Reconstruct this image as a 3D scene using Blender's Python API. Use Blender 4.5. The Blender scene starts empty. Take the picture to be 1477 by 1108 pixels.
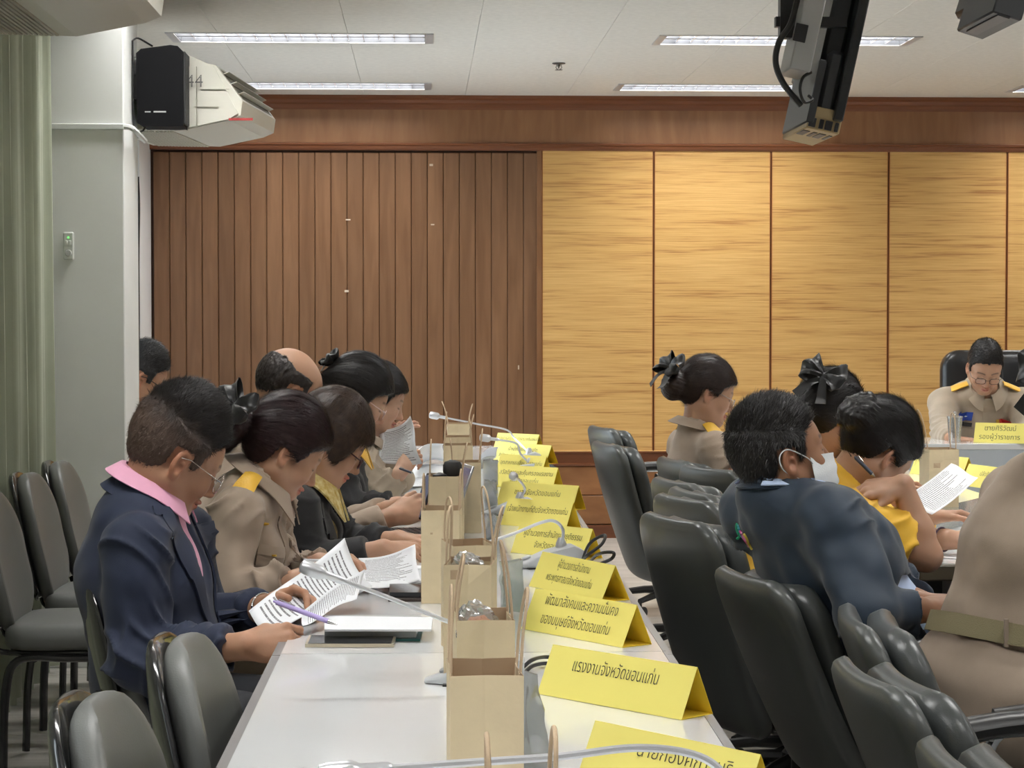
import bpy, bmesh, math, random
import numpy as np
from mathutils import Vector, Matrix
from mathutils.bvhtree import BVHTree
random.seed(7); np.random.seed(7)
SC = bpy.context.scene
COL = SC.collection
# ------------------------------------------------------------------ camera
FPX = 3100.0; CAMZ = 1.40
PITCH = math.atan(99/3100.0); YAW = math.atan(128.5/3100.0*math.cos(PITCH))
cam_data = bpy.data.cameras.new('camera'); cam = bpy.data.objects.new('camera', cam_data); COL.objects.link(cam)
cam.location = (0, 0, CAMZ); cam.rotation_euler = (math.pi/2-PITCH, 0, -YAW)
cam_data.sensor_width = 36.0; cam_data.lens = FPX/1477*36.0; cam_data.clip_end = 200

SC.camera = cam
# ------------------------------------------------------------------ world, exposure
w = bpy.data.worlds.new('world'); SC.world = w; w.use_nodes = True
w.node_tree.nodes['Background'].inputs[0].default_value = (0.86, 0.93, 1.0, 1)
w.node_tree.nodes['Background'].inputs[1].default_value = 6.0
SC.view_settings.view_transform = 'Standard'; SC.view_settings.look = 'None'
SC.view_settings.gamma = 1; SC.view_settings.exposure = 0.0; SC.view_settings.use_curve_mapping = False
SC.cycles.max_bounces = 7; SC.cycles.diffuse_bounces = 4; SC.cycles.transparent_max_bounces = 8
SC.cycles.caustics_reflective = False; SC.cycles.caustics_refractive = False
LAMP_STRENGTH = 39.0
LAMP_COLOR = (1.0, 0.985, 0.95, 1)
_cp, _sp, _cy, _sy = math.cos(PITCH), math.sin(PITCH), math.cos(YAW), math.sin(YAW)
FWD = np.array([_sy*_cp, _cy*_cp, -_sp]); RGT = np.array([_cy, -_sy, 0.0]); UPV = np.cross(RGT, FWD)
def ray(px, py): return FWD + RGT*(px-738.5)/FPX + UPV*(554-py)/FPX
def PY(px, py, Y):                       # point of the pixel's ray at depth Y in the room
    d = ray(px, py); p = d*(Y/d[1]); return np.array([p[0], p[1], p[2]+CAMZ])
def PZ(px, py, z):                       # ... at height z
    d = ray(px, py); t = (z-CAMZ)/d[2]; p = d*t; return np.array([p[0], p[1], z])
def PX(px, py, x):
    d = ray(px, py); t = x/d[0]; p = d*t; return np.array([x, p[1], p[2]+CAMZ])
TZ = 0.735
# ------------------------------------------------------------------ materials
MATS = {}
def mat(name, color=(0.5,0.5,0.5), rough=0.5, metal=0.0, var=0.0, vscale=8.0, bump=0.0, bscale=200.0, sheen=0.0, coat=0.0,
        trans=0.0, alpha=1.0, emit=None, estr=0.0, sss=0.0, spec=0.5, stretch=(1,1,1), attr=None, ior=1.45, vcol=None):
    if name in MATS: return MATS[name]
    m = bpy.data.materials.new(name); m.use_nodes = True; nt = m.node_tree; N = nt.nodes; L = nt.links
    b = N['Principled BSDF']; c = tuple(color)+(1,)
    b.inputs['Base Color'].default_value = c; b.inputs['Roughness'].default_value = rough
    b.inputs['Metallic'].default_value = metal; b.inputs['Sheen Weight'].default_value = sheen
    b.inputs['Coat Weight'].default_value = coat; b.inputs['Transmission Weight'].default_value = trans
    b.inputs['Alpha'].default_value = alpha; b.inputs['IOR'].default_value = ior
    b.inputs['Specular IOR Level'].default_value = spec
    b.inputs['Sheen Roughness'].default_value = 0.5
    if sss:
        b.inputs['Subsurface Weight'].default_value = sss; b.inputs['Subsurface Radius'].default_value = (0.012,0.005,0.003)
        b.inputs['Subsurface Scale'].default_value = 1.0
    if emit: b.inputs['Emission Color'].default_value = tuple(emit)+(1,); b.inputs['Emission Strength'].default_value = estr
    src = None
    if attr:
        a = N.new('ShaderNodeAttribute'); a.attribute_name = attr; src = a.outputs['Color']
    tc = None
    if var > 0 or bump > 0:
        tc = N.new('ShaderNodeTexCoord'); mp = N.new('ShaderNodeMapping'); mp.inputs['Scale'].default_value = stretch
        L.new(tc.outputs['Object'], mp.inputs['Vector'])
    if var > 0:
        n = N.new('ShaderNodeTexNoise'); n.inputs['Scale'].default_value = vscale; n.inputs['Detail'].default_value = 6
        L.new(mp.outputs['Vector'], n.inputs['Vector'])
        mx = N.new('ShaderNodeMix'); mx.data_type = 'RGBA'; mx.inputs[0].default_value = 1
        r = N.new('ShaderNodeMapRange'); r.inputs[1].default_value = 0.3; r.inputs[2].default_value = 0.7
        r.inputs[3].default_value = 0; r.inputs[4].default_value = 1
        L.new(n.outputs['Fac'], r.inputs[0]); L.new(r.outputs[0], mx.inputs[0])
        lo = tuple(max(0,x*(1-var)) for x in color)+(1,); hi = tuple(min(1,x*(1+var)) for x in color)+(1,)
        if vcol: hi = tuple(vcol)+(1,)
        if src is None:
            mx.inputs[6].default_value = lo; mx.inputs[7].default_value = hi
        else:
            mm = N.new('ShaderNodeMix'); mm.data_type='RGBA'; mm.blend_type='MULTIPLY'; mm.inputs[0].default_value=1
            mm.inputs[7].default_value = (1-var,1-var,1-var,1); L.new(src, mm.inputs[6])
            L.new(mm.outputs[2], mx.inputs[6]); L.new(src, mx.inputs[7])
        src = mx.outputs[2]
    if src is not None: L.new(src, b.inputs['Base Color'])
    if bump > 0:
        n2 = N.new('ShaderNodeTexNoise'); n2.inputs['Scale'].default_value = bscale; n2.inputs['Detail'].default_value = 3
        L.new(mp.outputs['Vector'], n2.inputs['Vector'])
        bp = N.new('ShaderNodeBump'); bp.inputs['Strength'].default_value = bump; bp.inputs['Distance'].default_value = 0.002
        L.new(n2.outputs['Fac'], bp.inputs['Height']); L.new(bp.outputs[0], b.inputs['Normal'])
    MATS[name] = m; return m
# ------------------------------------------------------------------ object helpers
def newmesh(name, V, F, m=None, parent=None, smooth=True, colors=None):
    V = np.asarray(V, dtype=np.float64)
    me = bpy.data.meshes.new(name)
    if isinstance(F, np.ndarray) and F.ndim == 2:
        k = F.shape[1]; me.vertices.add(len(V)); me.vertices.foreach_set('co', V.astype(np.float32).ravel())
        me.loops.add(F.size); me.loops.foreach_set('vertex_index', F.astype(np.int32).ravel())
        me.polygons.add(len(F)); me.polygons.foreach_set('loop_start', np.arange(0, F.size, k, dtype=np.int32))
        me.update(calc_edges=True)
    else:
        me.from_pydata([tuple(v) for v in V], [], [tuple(int(i) for i in f) for f in F]); me.update()
    if smooth: me.polygons.foreach_set('use_smooth', [True]*len(me.polygons))
    if colors is not None:
        a = me.color_attributes.new('tint', 'FLOAT_COLOR', 'POINT')
        c4 = np.ones((len(V),4), dtype=np.float32); c4[:,:3] = colors; a.data.foreach_set('color', c4.ravel())
    o = bpy.data.objects.new(name, me); COL.objects.link(o)
    if m is not None: me.materials.append(m)
    if parent is not None: setparent(o, parent)
    return o
def setparent(o, parent):
    o.parent = parent; o.matrix_parent_inverse = parent_matrix(parent).inverted()
def parent_matrix(p):
    M = p.matrix_basis.copy()
    if p.parent: M = parent_matrix(p.parent) @ p.matrix_parent_inverse @ M
    return M
def recenter(o):                          # put a top-level mesh's origin at its base centre
    me = o.data; n = len(me.vertices); a = np.empty(n*3, dtype=np.float32); me.vertices.foreach_get('co', a); a = a.reshape(-1,3)
    c = np.array([(a[:,0].min()+a[:,0].max())/2, (a[:,1].min()+a[:,1].max())/2, a[:,2].min()])
    a = a-c.astype(np.float32); me.vertices.foreach_set('co', a.ravel()); o.location = Vector(c.tolist()); me.update(); return o
def tag(o, label, cat, group=None, kind=None):
    o['label'] = label; o['category'] = cat
    if group: o['group'] = group
    if kind: o['kind'] = kind
    return o
def thing(name, loc, label, cat, group=None, rz=0):
    o = bpy.data.objects.new(name, None); COL.objects.link(o); o.location = Vector([float(x) for x in loc]); o.rotation_euler = (0,0,rz)
    o.empty_display_size = 0.05
    return tag(o, label, cat, group)
def struct(o): o['kind'] = 'structure'; return o
class MB:                                 # collects geometry for ONE mesh
    def __init__(s): s.V = []; s.F = []; s.n = 0; s.uv = None
    def add(s, V, F):
        V = np.asarray(V, dtype=float); s.V.append(V); s.F += [tuple(i+s.n for i in f) for f in F]; s.n += len(V); return s
    def box(s, lo, hi, R=None, c=None, bev=0.0):
        lo = np.minimum(lo, hi) if False else np.array(lo, float); hi = np.array(hi, float)
        if bev > 0: return s.bevbox(lo, hi, bev, R, c)
        V = np.array([[x,y,z] for x in (lo[0],hi[0]) for y in (lo[1],hi[1]) for z in (lo[2],hi[2])])
        F = [(0,1,3,2),(4,6,7,5),(0,4,5,1),(2,3,7,6),(0,2,6,4),(1,5,7,3)]
        if R is not None: V = V@np.array(R).T
        if c is not None: V = V+np.array(c)
        return s.add(V, F)
    def bevbox(s, lo, hi, b, R=None, c=None):
        b = min(b, *(0.49*(hi-lo)))
        ps = []; 
        for sx in (0,1):
            for sy in (0,1):
                for sz in (0,1):
                    k = np.where([sx,sy,sz], hi, lo); d = np.where([sx,sy,sz], -1, 1)*b
                    ps += [k+[0,d[1],d[2]], k+[d[0],0,d[2]], k+[d[0],d[1],0]]
        ps = np.array(ps); I = lambda sx,sy,sz,a: ((sx*2+sy)*2+sz)*3+a
        F = []
        for a in range(3):
            u,v = [(1,2),(2,0),(0,1)][a]
            for sa in (0,1):
                q = []
                for (su,sv) in ((0,0),(1,0),(1,1),(0,1)):
                    k=[0,0,0]; k[a]=sa; k[u]=su; k[v]=sv; q.append(I(*k,a))
                F.append(tuple(q) if sa else tuple(q[::-1]))
        for a in range(3):                # edges along axis a
            u,v = [(1,2),(2,0),(0,1)][a]
            for su in (0,1):
                for sv in (0,1):
                    k0=[0,0,0]; k0[u]=su; k0[v]=sv; k1=list(k0); k1[a]=1
                    q = (I(*k0,u), I(*k1,u), I(*k1,v), I(*k0,v))
                    F.append(q if (su==sv) else q[::-1])
        for sx in (0,1):
            for sy in (0,1):
                for sz in (0,1):
                    q=(I(sx,sy,sz,0),I(sx,sy,sz,1),I(sx,sy,sz,2)); F.append(q if (sx+sy+sz)%2 else q[::-1])
        if R is not None: ps = ps@np.array(R).T
        if c is not None: ps = ps+np.array(c)
        return s.add(ps, F)
    def tube(s, pts, r, n=8, cap=True, flat=None):
        P = np.array(pts, float); m = len(P); r = np.full(m, r) if np.isscalar(r) else np.array(r, float)
        T = np.gradient(P, axis=0); T /= np.linalg.norm(T, axis=1)[:,None]+1e-12
        u = np.cross(T[0], [0,0,1.0]); 
        if np.linalg.norm(u) < 1e-3: u = np.cross(T[0], [0,1.0,0])
        u /= np.linalg.norm(u); V = []
        for i in range(m):
            u = u-T[i]*u.dot(T[i]); u /= np.linalg.norm(u)+1e-12; v = np.cross(T[i], u)
            for k in range(n):
                a = 2*math.pi*k/n; V.append(P[i]+r[i]*(math.cos(a)*u*(flat or 1)+math.sin(a)*v))
        F = [(i*n+k, i*n+(k+1)%n, (i+1)*n+(k+1)%n, (i+1)*n+k) for i in range(m-1) for k in range(n)]
        if cap: F += [tuple(range(n))[::-1], tuple((m-1)*n+k for k in range(n))]
        return s.add(V, F)
    def lathe(s, prof, n=24, c=(0,0,0), R=None):
        V = [[r*math.cos(2*math.pi*k/n), r*math.sin(2*math.pi*k/n), z] for r,z in prof for k in range(n)]; V = np.array(V)
        if R is not None: V = V@np.array(R).T
        V = V+np.array(c); m = len(prof)
        F = [(i*n+k, i*n+(k+1)%n, (i+1)*n+(k+1)%n, (i+1)*n+k) for i in range(m-1) for k in range(n)]
        F += [tuple(range(n))[::-1], tuple((m-1)*n+k for k in range(n))]
        return s.add(V, F)
    def prism(s, poly, ax, a0, a1, R=None, c=None):   # 2D polygon extruded along axis ax
        n = len(poly); o = [i for i in range(3) if i != ax]; V = np.zeros((2*n,3))
        for j,(p,q) in enumerate(poly):
            for t,a in ((0,a0),(1,a1)): V[t*n+j,o[0]] = p; V[t*n+j,o[1]] = q; V[t*n+j,ax] = a
        F = [tuple(range(n)), tuple(range(2*n-1, n-1, -1))]+[(j, n+j, n+(j+1)%n, (j+1)%n) for j in range(n)]
        if R is not None: V = V@np.array(R).T
        if c is not None: V = V+np.array(c)
        return s.add(V, F)
    def sheet(s, G, th):                  # grid (a,b,3) given thickness
        G = np.asarray(G, float); a,b = G.shape[:2]
        du = np.gradient(G, axis=0); dv = np.gradient(G, axis=1); n = np.cross(du, dv); n /= np.linalg.norm(n, axis=2)[...,None]+1e-12
        V = np.concatenate([(G+n*th/2).reshape(-1,3), (G-n*th/2).reshape(-1,3)]); o = a*b
        F = []
        for i in range(a-1):
            for j in range(b-1):
                q = (i*b+j, (i+1)*b+j, (i+1)*b+j+1, i*b+j+1); F.append(q); F.append(tuple(o+k for k in q[::-1]))
        bd = [i*b for i in range(a)]+[(a-1)*b+j for j in range(1,b)]+[i*b+b-1 for i in range(a-2,-1,-1)]+[j for j in range(b-2,0,-1)]
        for x,y in zip(bd, bd[1:]+bd[:1]): F.append((x, o+x, o+y, y))
        return s.add(V, F)
    def build(s, name, m=None, parent=None, smooth=False, fix=True):
        o = newmesh(name, np.concatenate(s.V), s.F, m, parent, smooth)
        if fix:
            bm = bmesh.new(); bm.from_mesh(o.data); bmesh.ops.recalc_face_normals(bm, faces=bm.faces); bm.to_mesh(o.data); bm.free()
        if smooth: 
            try: o.data.set_sharp_from_angle(angle=math.radians(40))
            except Exception: pass
        return o
def unit(v): v = np.array(v, float); return v/(np.linalg.norm(v)+1e-12)
def rotz(a): c,s = math.cos(a), math.sin(a); return np.array([[c,-s,0],[s,c,0],[0,0,1.0]])
def rotx(a): c,s = math.cos(a), math.sin(a); return np.array([[1,0,0],[0,c,-s],[0,s,c.real]])
def roty(a): c,s = math.cos(a), math.sin(a); return np.array([[c,0,s],[0,1,0],[-s,0,c]])
def bez(pts, n=16):                       # Catmull-Rom through points
    P = np.array(pts, float); P = np.vstack([2*P[0]-P[1], P, 2*P[-1]-P[-2]]); out = []
    for i in range(1, len(P)-2):
        for t in np.linspace(0,1,n,endpoint=False):
            out.append(0.5*((2*P[i])+(-P[i-1]+P[i+1])*t+(2*P[i-1]-5*P[i]+4*P[i+1]-P[i+2])*t*t+(-P[i-1]+3*P[i]-3*P[i+1]+P[i+2])*t**3))
    out.append(P[-2]); return np.array(out)
# ------------------------------------------------------------------ room
def thin_glass(name, col, refl, rough=0.02, haze=0.0, hcol=(0.8,0.8,0.8)):
    m = bpy.data.materials.new(name); m.use_nodes = True; nt = m.node_tree; N = nt.nodes; L = nt.links; N.remove(N['Principled BSDF'])
    t = N.new('ShaderNodeBsdfTransparent'); t.inputs[0].default_value = tuple(col)+(1,)
    g = N.new('ShaderNodeBsdfGlossy'); g.inputs['Roughness'].default_value = rough
    lw = N.new('ShaderNodeLayerWeight'); lw.inputs[0].default_value = 0.25
    mr = N.new('ShaderNodeMapRange'); mr.inputs[3].default_value = refl; mr.inputs[4].default_value = 0.9; L.new(lw.outputs['Fresnel'], mr.inputs[0])
    x = N.new('ShaderNodeMixShader'); L.new(mr.outputs[0], x.inputs[0]); L.new(t.outputs[0], x.inputs[1]); L.new(g.outputs[0], x.inputs[2]); out = x.outputs[0]
    if haze:
        d = N.new('ShaderNodeBsdfDiffuse'); d.inputs[0].default_value = tuple(hcol)+(1,); y = N.new('ShaderNodeMixShader'); y.inputs[0].default_value = haze
        L.new(out, y.inputs[1]); L.new(d.outputs[0], y.inputs[2]); out = y.outputs[0]
    L.new(out, N['Material Output'].inputs[0]); MATS[name] = m; return m
XL, XR, YB, YF, CEIL = -1.69, 6.6, 13.48, -2.4, 2.765
def wood_mat(name, c1, c2, grain=(1,1,1), rough=0.4, scale=3.0, bump=0.15, ring=True):
    if name in MATS: return MATS[name]
    m = bpy.data.materials.new(name); m.use_nodes = True; nt = m.node_tree; N = nt.nodes; L = nt.links; b = N['Principled BSDF']
    tc = N.new('ShaderNodeTexCoord'); mp = N.new('ShaderNodeMapping'); mp.inputs['Scale'].default_value = grain
    oi = N.new('ShaderNodeObjectInfo'); ad = N.new('ShaderNodeVectorMath'); ad.operation='ADD'
    ml = N.new('ShaderNodeMath'); ml.operation='MULTIPLY'; ml.inputs[1].default_value = 37.0; L.new(oi.outputs['Random'], ml.inputs[0])
    L.new(tc.outputs['Object'], ad.inputs[0]); L.new(ml.outputs[0], ad.inputs[1]); L.new(ad.outputs[0], mp.inputs['Vector'])
    n = N.new('ShaderNodeTexNoise'); n.inputs['Scale'].default_value = scale; n.inputs['Detail'].default_value = 8; n.inputs['Distortion'].default_value = 0.6
    L.new(mp.outputs[0], n.inputs['Vector'])
    r = N.new('ShaderNodeValToRGB'); r.color_ramp.elements[0].position = 0.3; r.color_ramp.elements[1].position = 0.72
    r.color_ramp.elements[0].color = tuple(c1)+(1,); r.color_ramp.elements[1].color = tuple(c2)+(1,)
    L.new(n.outputs['Fac'], r.inputs[0])
    hs = N.new('ShaderNodeHueSaturation'); mr = N.new('ShaderNodeMapRange'); mr.inputs[3].default_value = 0.88; mr.inputs[4].default_value = 1.1
    L.new(oi.outputs['Random'], mr.inputs[0]); L.new(mr.outputs[0], hs.inputs['Value']); L.new(r.outputs[0], hs.inputs['Color'])
    L.new(hs.outputs[0], b.inputs['Base Color']); b.inputs['Roughness'].default_value = rough
    bp = N.new('ShaderNodeBump'); bp.inputs['Strength'].default_value = bump; bp.inputs['Distance'].default_value = 0.002
    L.new(n.outputs['Fac'], bp.inputs['Height']); L.new(bp.outputs[0], b.inputs['Normal'])
    MATS[name] = m; return m
M_WHITE = mat('painted_wall', (0.80,0.81,0.79), 0.6, var=0.04, vscale=3, bump=0.1, bscale=60)
M_CEIL = mat('ceiling_tile', (0.74,0.72,0.67), 0.85, var=0.05, vscale=30, bump=0.5, bscale=60)
M_PLANK = wood_mat('plank_wood', (0.165,0.078,0.036), (0.235,0.120,0.060), (7,7,0.6), 0.36)
M_BAND = wood_mat('band_wood', (0.21,0.092,0.037), (0.30,0.142,0.062), (5,5,0.8), 0.35)
M_DARKW = wood_mat('moulding_wood', (0.15,0.048,0.018), (0.22,0.075,0.029), (0.6,6,6), 0.3)
M_LOW = wood_mat('lower_panel_wood', (0.22,0.09,0.032), (0.33,0.145,0.055), (1.2,5,3), 0.35)
# floor: grey-beige planks
def floor_material():
    m = bpy.data.materials.new('floor_vinyl'); m.use_nodes = True; nt = m.node_tree; N = nt.nodes; L = nt.links; b = N['Principled BSDF']
    tc = N.new('ShaderNodeTexCoord'); mp = N.new('ShaderNodeMapping'); mp.inputs['Scale'].default_value = (0.5,9,1)
    L.new(tc.outputs['Object'], mp.inputs['Vector'])
    n = N.new('ShaderNodeTexNoise'); n.inputs['Scale'].default_value = 3; n.inputs['Detail'].default_value = 8; L.new(mp.outputs[0], n.inputs['Vector'])
    r = N.new('ShaderNodeValToRGB'); r.color_ramp.elements[0].position=0.3; r.color_ramp.elements[1].position=0.7
    r.color_ramp.elements[0].color=(0.36,0.34,0.31,1); r.color_ramp.elements[1].color=(0.55,0.52,0.48,1); L.new(n.outputs['Fac'], r.inputs[0])
    L.new(r.outputs[0], b.inputs['Base Color']); b.inputs['Roughness'].default_value = 0.35
    return m
fl = MB(); fl.box((XL-0.3, YF, -0.05), (XR, YB+0.2, -0.004)); struct(fl.build('floor', mat('floor_grout', (0.22,0.21,0.20), 0.6)))
floor_o = bpy.data.objects['floor']; MF = floor_material()
def quadbox_mesh(name, sx, sy, sz, m, bev=0.0):
    b = MB(); b.box((0,0,0), (sx,sy,sz), bev=bev); o = b.build(name, m); me = o.data; bpy.data.objects.remove(o); return me
PW, PL = 0.30, 1.2
me_fl = quadbox_mesh('floor_plank', PL-0.003, PW-0.003, 0.004, MF)
def inst(name, me, loc, parent, rot=None):
    o = bpy.data.objects.new(name, me); COL.objects.link(o); o.location = loc
    if rot: o.rotation_euler = rot
    if parent: setparent(o, parent)
    return o
j = 0; y = 2.4
while y < YB-0.05:
    x = XL + (-PL*0.5 if j % 2 else 0)
    while x < 5.2:
        if y+PW > 3.0 and (x+PL > -2) :
            inst('floor_plank', me_fl, (max(x,-99), y, -0.004), floor_o)
        x += PL
    y += PW; j += 1
# back wall
bw = MB(); bw.box((XL-0.3, YB, -0.05), (XR, YB+0.2, CEIL+0.3)); wall_back = struct(bw.build('wall_back', mat('dark_gap', (0.05,0.02,0.01), 0.7)))
def zb(py): return PY(700, py, YB)[2]
def xb(px): return PY(px, 400, YB)[0]
z_bandlo, z_bandhi, z_top = zb(216), zb(157), CEIL
xpl0, xpl1 = xb(222), xb(778)
npl = 24; pwid = (xpl1-xpl0)/npl
me_pl = None
b = MB(); b.box((0.0015,-0.018,0.0),(pwid-0.0015,0,z_bandlo-0.02), bev=0.004); o = b.build('plank', M_PLANK); me_pl = o.data; bpy.data.objects.remove(o)
for i in range(npl): inst('plank', me_pl, (xpl0+i*pwid, YB, 0.0), wall_back)
bpy.data.materials['plank_wood']
# fascia band with mouldings
b = MB(); b.box((XL,YB-0.05,z_bandlo+0.035),(XR,YB,z_bandhi)); b.build('frieze_board', M_BAND, wall_back)
b = MB(); b.prism([(YB-0.05,z_bandhi-0.012),(YB-0.062,z_bandhi),(YB-0.066,z_bandhi+0.02),(YB-0.078,z_bandhi+0.028),(YB-0.084,z_bandhi+0.045),(YB-0.10,z_bandhi+0.055),(YB-0.10,z_top),(YB,z_top),(YB,z_bandhi-0.012)],0,XL,XR)
b.build('crown_moulding', M_DARKW, wall_back)
b = MB(); b.prism([(YB,z_bandlo-0.008),(YB-0.04,z_bandlo-0.008),(YB-0.052,z_bandlo+0.004),(YB-0.056,z_bandlo+0.018),(YB-0.066,z_bandlo+0.024),(YB-0.066,z_bandlo+0.036),(YB,z_bandlo+0.046)],0,XL,XR)
b.build('lower_moulding', M_DARKW, wall_back)
# blinds recess: frame, five+ woven blinds
xbl = [xb(p) for p in (780.5,942,1110.5,1279.5,1450,1620,1790,1960,2130)]
zbl0, zbl1 = zb(651), z_bandlo-0.006
def blind_material():
    m = bpy.data.materials.new('woven_reed'); m.use_nodes = True; nt = m.node_tree; N = nt.nodes; L = nt.links; b = N['Principled BSDF']
    tc = N.new('ShaderNodeTexCoord'); oi = N.new('ShaderNodeObjectInfo'); ml = N.new('ShaderNodeMath'); ml.operation='MULTIPLY'; ml.inputs[1].default_value=19
    ad = N.new('ShaderNodeVectorMath'); ad.operation='ADD'; L.new(oi.outputs['Random'], ml.inputs[0]); L.new(tc.outputs['Object'], ad.inputs[0]); L.new(ml.outputs[0], ad.inputs[1])
    def no(scale, st, det=4):
        mp = N.new('ShaderNodeMapping'); mp.inputs['Scale'].default_value = st; L.new(ad.outputs[0], mp.inputs['Vector'])
        n = N.new('ShaderNodeTexNoise'); n.inputs['Scale'].default_value = scale; n.inputs['Detail'].default_value = det; L.new(mp.outputs[0], n.inputs['Vector']); return n.outputs['Fac']
    n1 = no(1.0, (3.5,1,110)); n2 = no(1.0, (1.2,1,20), 3)
    mx = N.new('ShaderNodeMath'); mx.operation='ADD'; L.new(n1, mx.inputs[0]); L.new(n2, mx.inputs[1])
    r = N.new('ShaderNodeValToRGB'); e = r.color_ramp.elements; e[0].position=0.36; e[0].color=(0.40,0.19,0.05,1); e[1].position=0.62; e[1].color=(0.70,0.43,0.15,1)
    q = e.new(0.46); q.color=(0.61,0.35,0.11,1)
    h = N.new('ShaderNodeMath'); h.operation='MULTIPLY'; h.inputs[1].default_value=0.5; L.new(mx.outputs[0], h.inputs[0]); L.new(h.outputs[0], r.inputs[0])
    L.new(r.outputs[0], b.inputs['Base Color']); b.inputs['Roughness'].default_value=0.6
    bp = N.new('ShaderNodeBump'); bp.inputs['Strength'].default_value=0.5; bp.inputs['Distance'].default_value=0.003; L.new(n1, bp.inputs['Height']); L.new(bp.outputs[0], b.inputs['Normal'])
    return m
MBL = blind_material(); M_EDGE = mat('reed_binding', (0.32,0.11,0.03), 0.6)
place = ['beside the wooden plank wall','second from the plank wall','third from the plank wall','between the yellow shirted woman and the officer','behind the officer chair','out to the right of the officer','further right','at the far right end']
for i in range(len(xbl)-1):
    x0, x1 = xbl[i]+0.003, xbl[i+1]-0.003
    t = thing('roller_blind', ((x0+x1)/2, YB-0.03, zbl0), 'amber woven reed blind on the back wall, '+place[i], 'blind', 'woven reed blinds on the back wall')
    G = np.zeros((2,2,3)); b = MB(); b.box((x0+0.004,YB-0.03,zbl0),(x1-0.004,YB-0.022,zbl1)); b.build('woven_panel', MBL, t)
    for xx in (x0, x1-0.005):
        b = MB(); b.box((xx,YB-0.032,zbl0),(xx+0.005,YB-0.02,zbl1)); b.build('side_binding', M_EDGE, t)
    b = MB(); b.tube([(x0,YB-0.03,zbl0),(x1,YB-0.03,zbl0)],0.007,8); b.build('bottom_rail', MBL, t)
b = MB(); b.box((xb(774),YB-0.035,0),(xb(781),YB,z_bandlo)); b.build('frame_stile', M_BAND, wall_back)
# dado
zl0 = zb(672); zl1 = zb(651)
b = MB(); b.prism([(YB,zl0),(YB-0.05,zl0),(YB-0.055,zl0+0.012),(YB-0.04,zl0+0.02),(YB-0.04,zl1-0.012),(YB-0.06,zl1-0.008),(YB-0.06,zl1),(YB,zl1)],0,xb(778),XR); b.build('dado_rail', M_DARKW, wall_back)
zlo = zb(757)
xx = xb(778)
rows = [(zlo+0.002, zb(715)),(zb(714), zl0-0.003)]
while xx < XR-0.2:
    for (za,zc) in rows:
        b = MB(); b.box((xx+0.003,YB-0.03,za),(xx+0.62,YB,zc), bev=0.004); b.build('lower_panel', M_LOW, wall_back)
    xx += 0.623
b = MB(); b.box((xb(778),YB-0.045,0),(XR,YB,zlo)); b.box((xb(778),YB-0.055,zlo-0.015),(XR,YB,zlo)); struct(b.build('baseboard_back', M_DARKW))
# ceiling: slab, tiles, troffers
b = MB(); b.box((XL-0.3,YF,CEIL+0.125),(XR,YB+0.2,CEIL+0.3)); ceil_o = struct(b.build('ceiling', M_CEIL))
TR = []
for cx in (-0.595, 1.80, 4.2):
    for cy in (12.86, 10.65, 8.44, 6.23, 4.02, 1.81, -0.4): TR.append((cx,cy))
TLX, TLY = 1.295, 0.36
def subrect(r, c):
    x0,y0,x1,y1 = r; a0,b0,a1,b1 = c
    if a1<=x0 or a0>=x1 or b1<=y0 or b0>=y1: return [r]
    out = []
    if a0>x0: out.append((x0,y0,a0,y1)); x0=a0
    if a1<x1: out.append((a1,y0,x1,y1)); x1=a1
    if b0>y0: out.append((x0,y0,x1,b0))
    if b1<y1: out.append((x0,b1,x1,y1))
    return out
me_tile = quadbox_mesh('ceiling_tile', 0.6248, 1.1988, 0.018, M_CEIL, bev=0.0012)
xs = -0.988-0.626*2
while xs < XR:
    ys = 12.22-1.2*12
    while ys < YB:
        r = (xs+0.00125, ys+0.00125, xs+0.6247, ys+1.1987); rs = [(max(r[0],XL),max(r[1],YF),min(r[2],XR),min(r[3],YB))]
        if rs[0][2]-rs[0][0] > 0.02 and rs[0][3]-rs[0][1] > 0.02:
            full = rs[0]==r
            for (cx,cy) in TR:
                c = (cx-TLX/2,cy-TLY/2,cx+TLX/2,cy+TLY/2); n2 = []
                for q in rs: n2 += subrect(q, c)
                if n2 != rs: full = False
                rs = n2
            if full: inst('ceiling_tile', me_tile, (r[0],r[1],CEIL), ceil_o)
            elif rs:
                b = MB()
                for q in rs: b.box((q[0],q[1],CEIL),(q[2],q[3],CEIL+0.018))
                b.build('ceiling_tile', M_CEIL, ceil_o)
        ys += 1.2
    xs += 0.626
M_LAMP = mat('lamp_tube', (1,1,1), 0.5, emit=LAMP_COLOR[:3], estr=LAMP_STRENGTH)
M_TROF = mat('troffer_frame', (0.55,0.55,0.56), 0.4, metal=0.3)
M_REFL = mat('reflector_inner', (0.055,0.058,0.066), 0.5)
M_LOUV = mat('louvre_silver', (0.82,0.84,0.88), 0.18, metal=0.9)
where = {12.86:'nearest the back wall',10.65:'second from the back wall',8.44:'third from the back wall',6.23:'fourth from the back wall',4.02:'fifth from the back wall',1.81:'sixth from the back wall',-0.4:'farthest from the back wall'}
side = {-0.595:'above the left table',1.80:'above the right table',4.2:'at the far right'}
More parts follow.
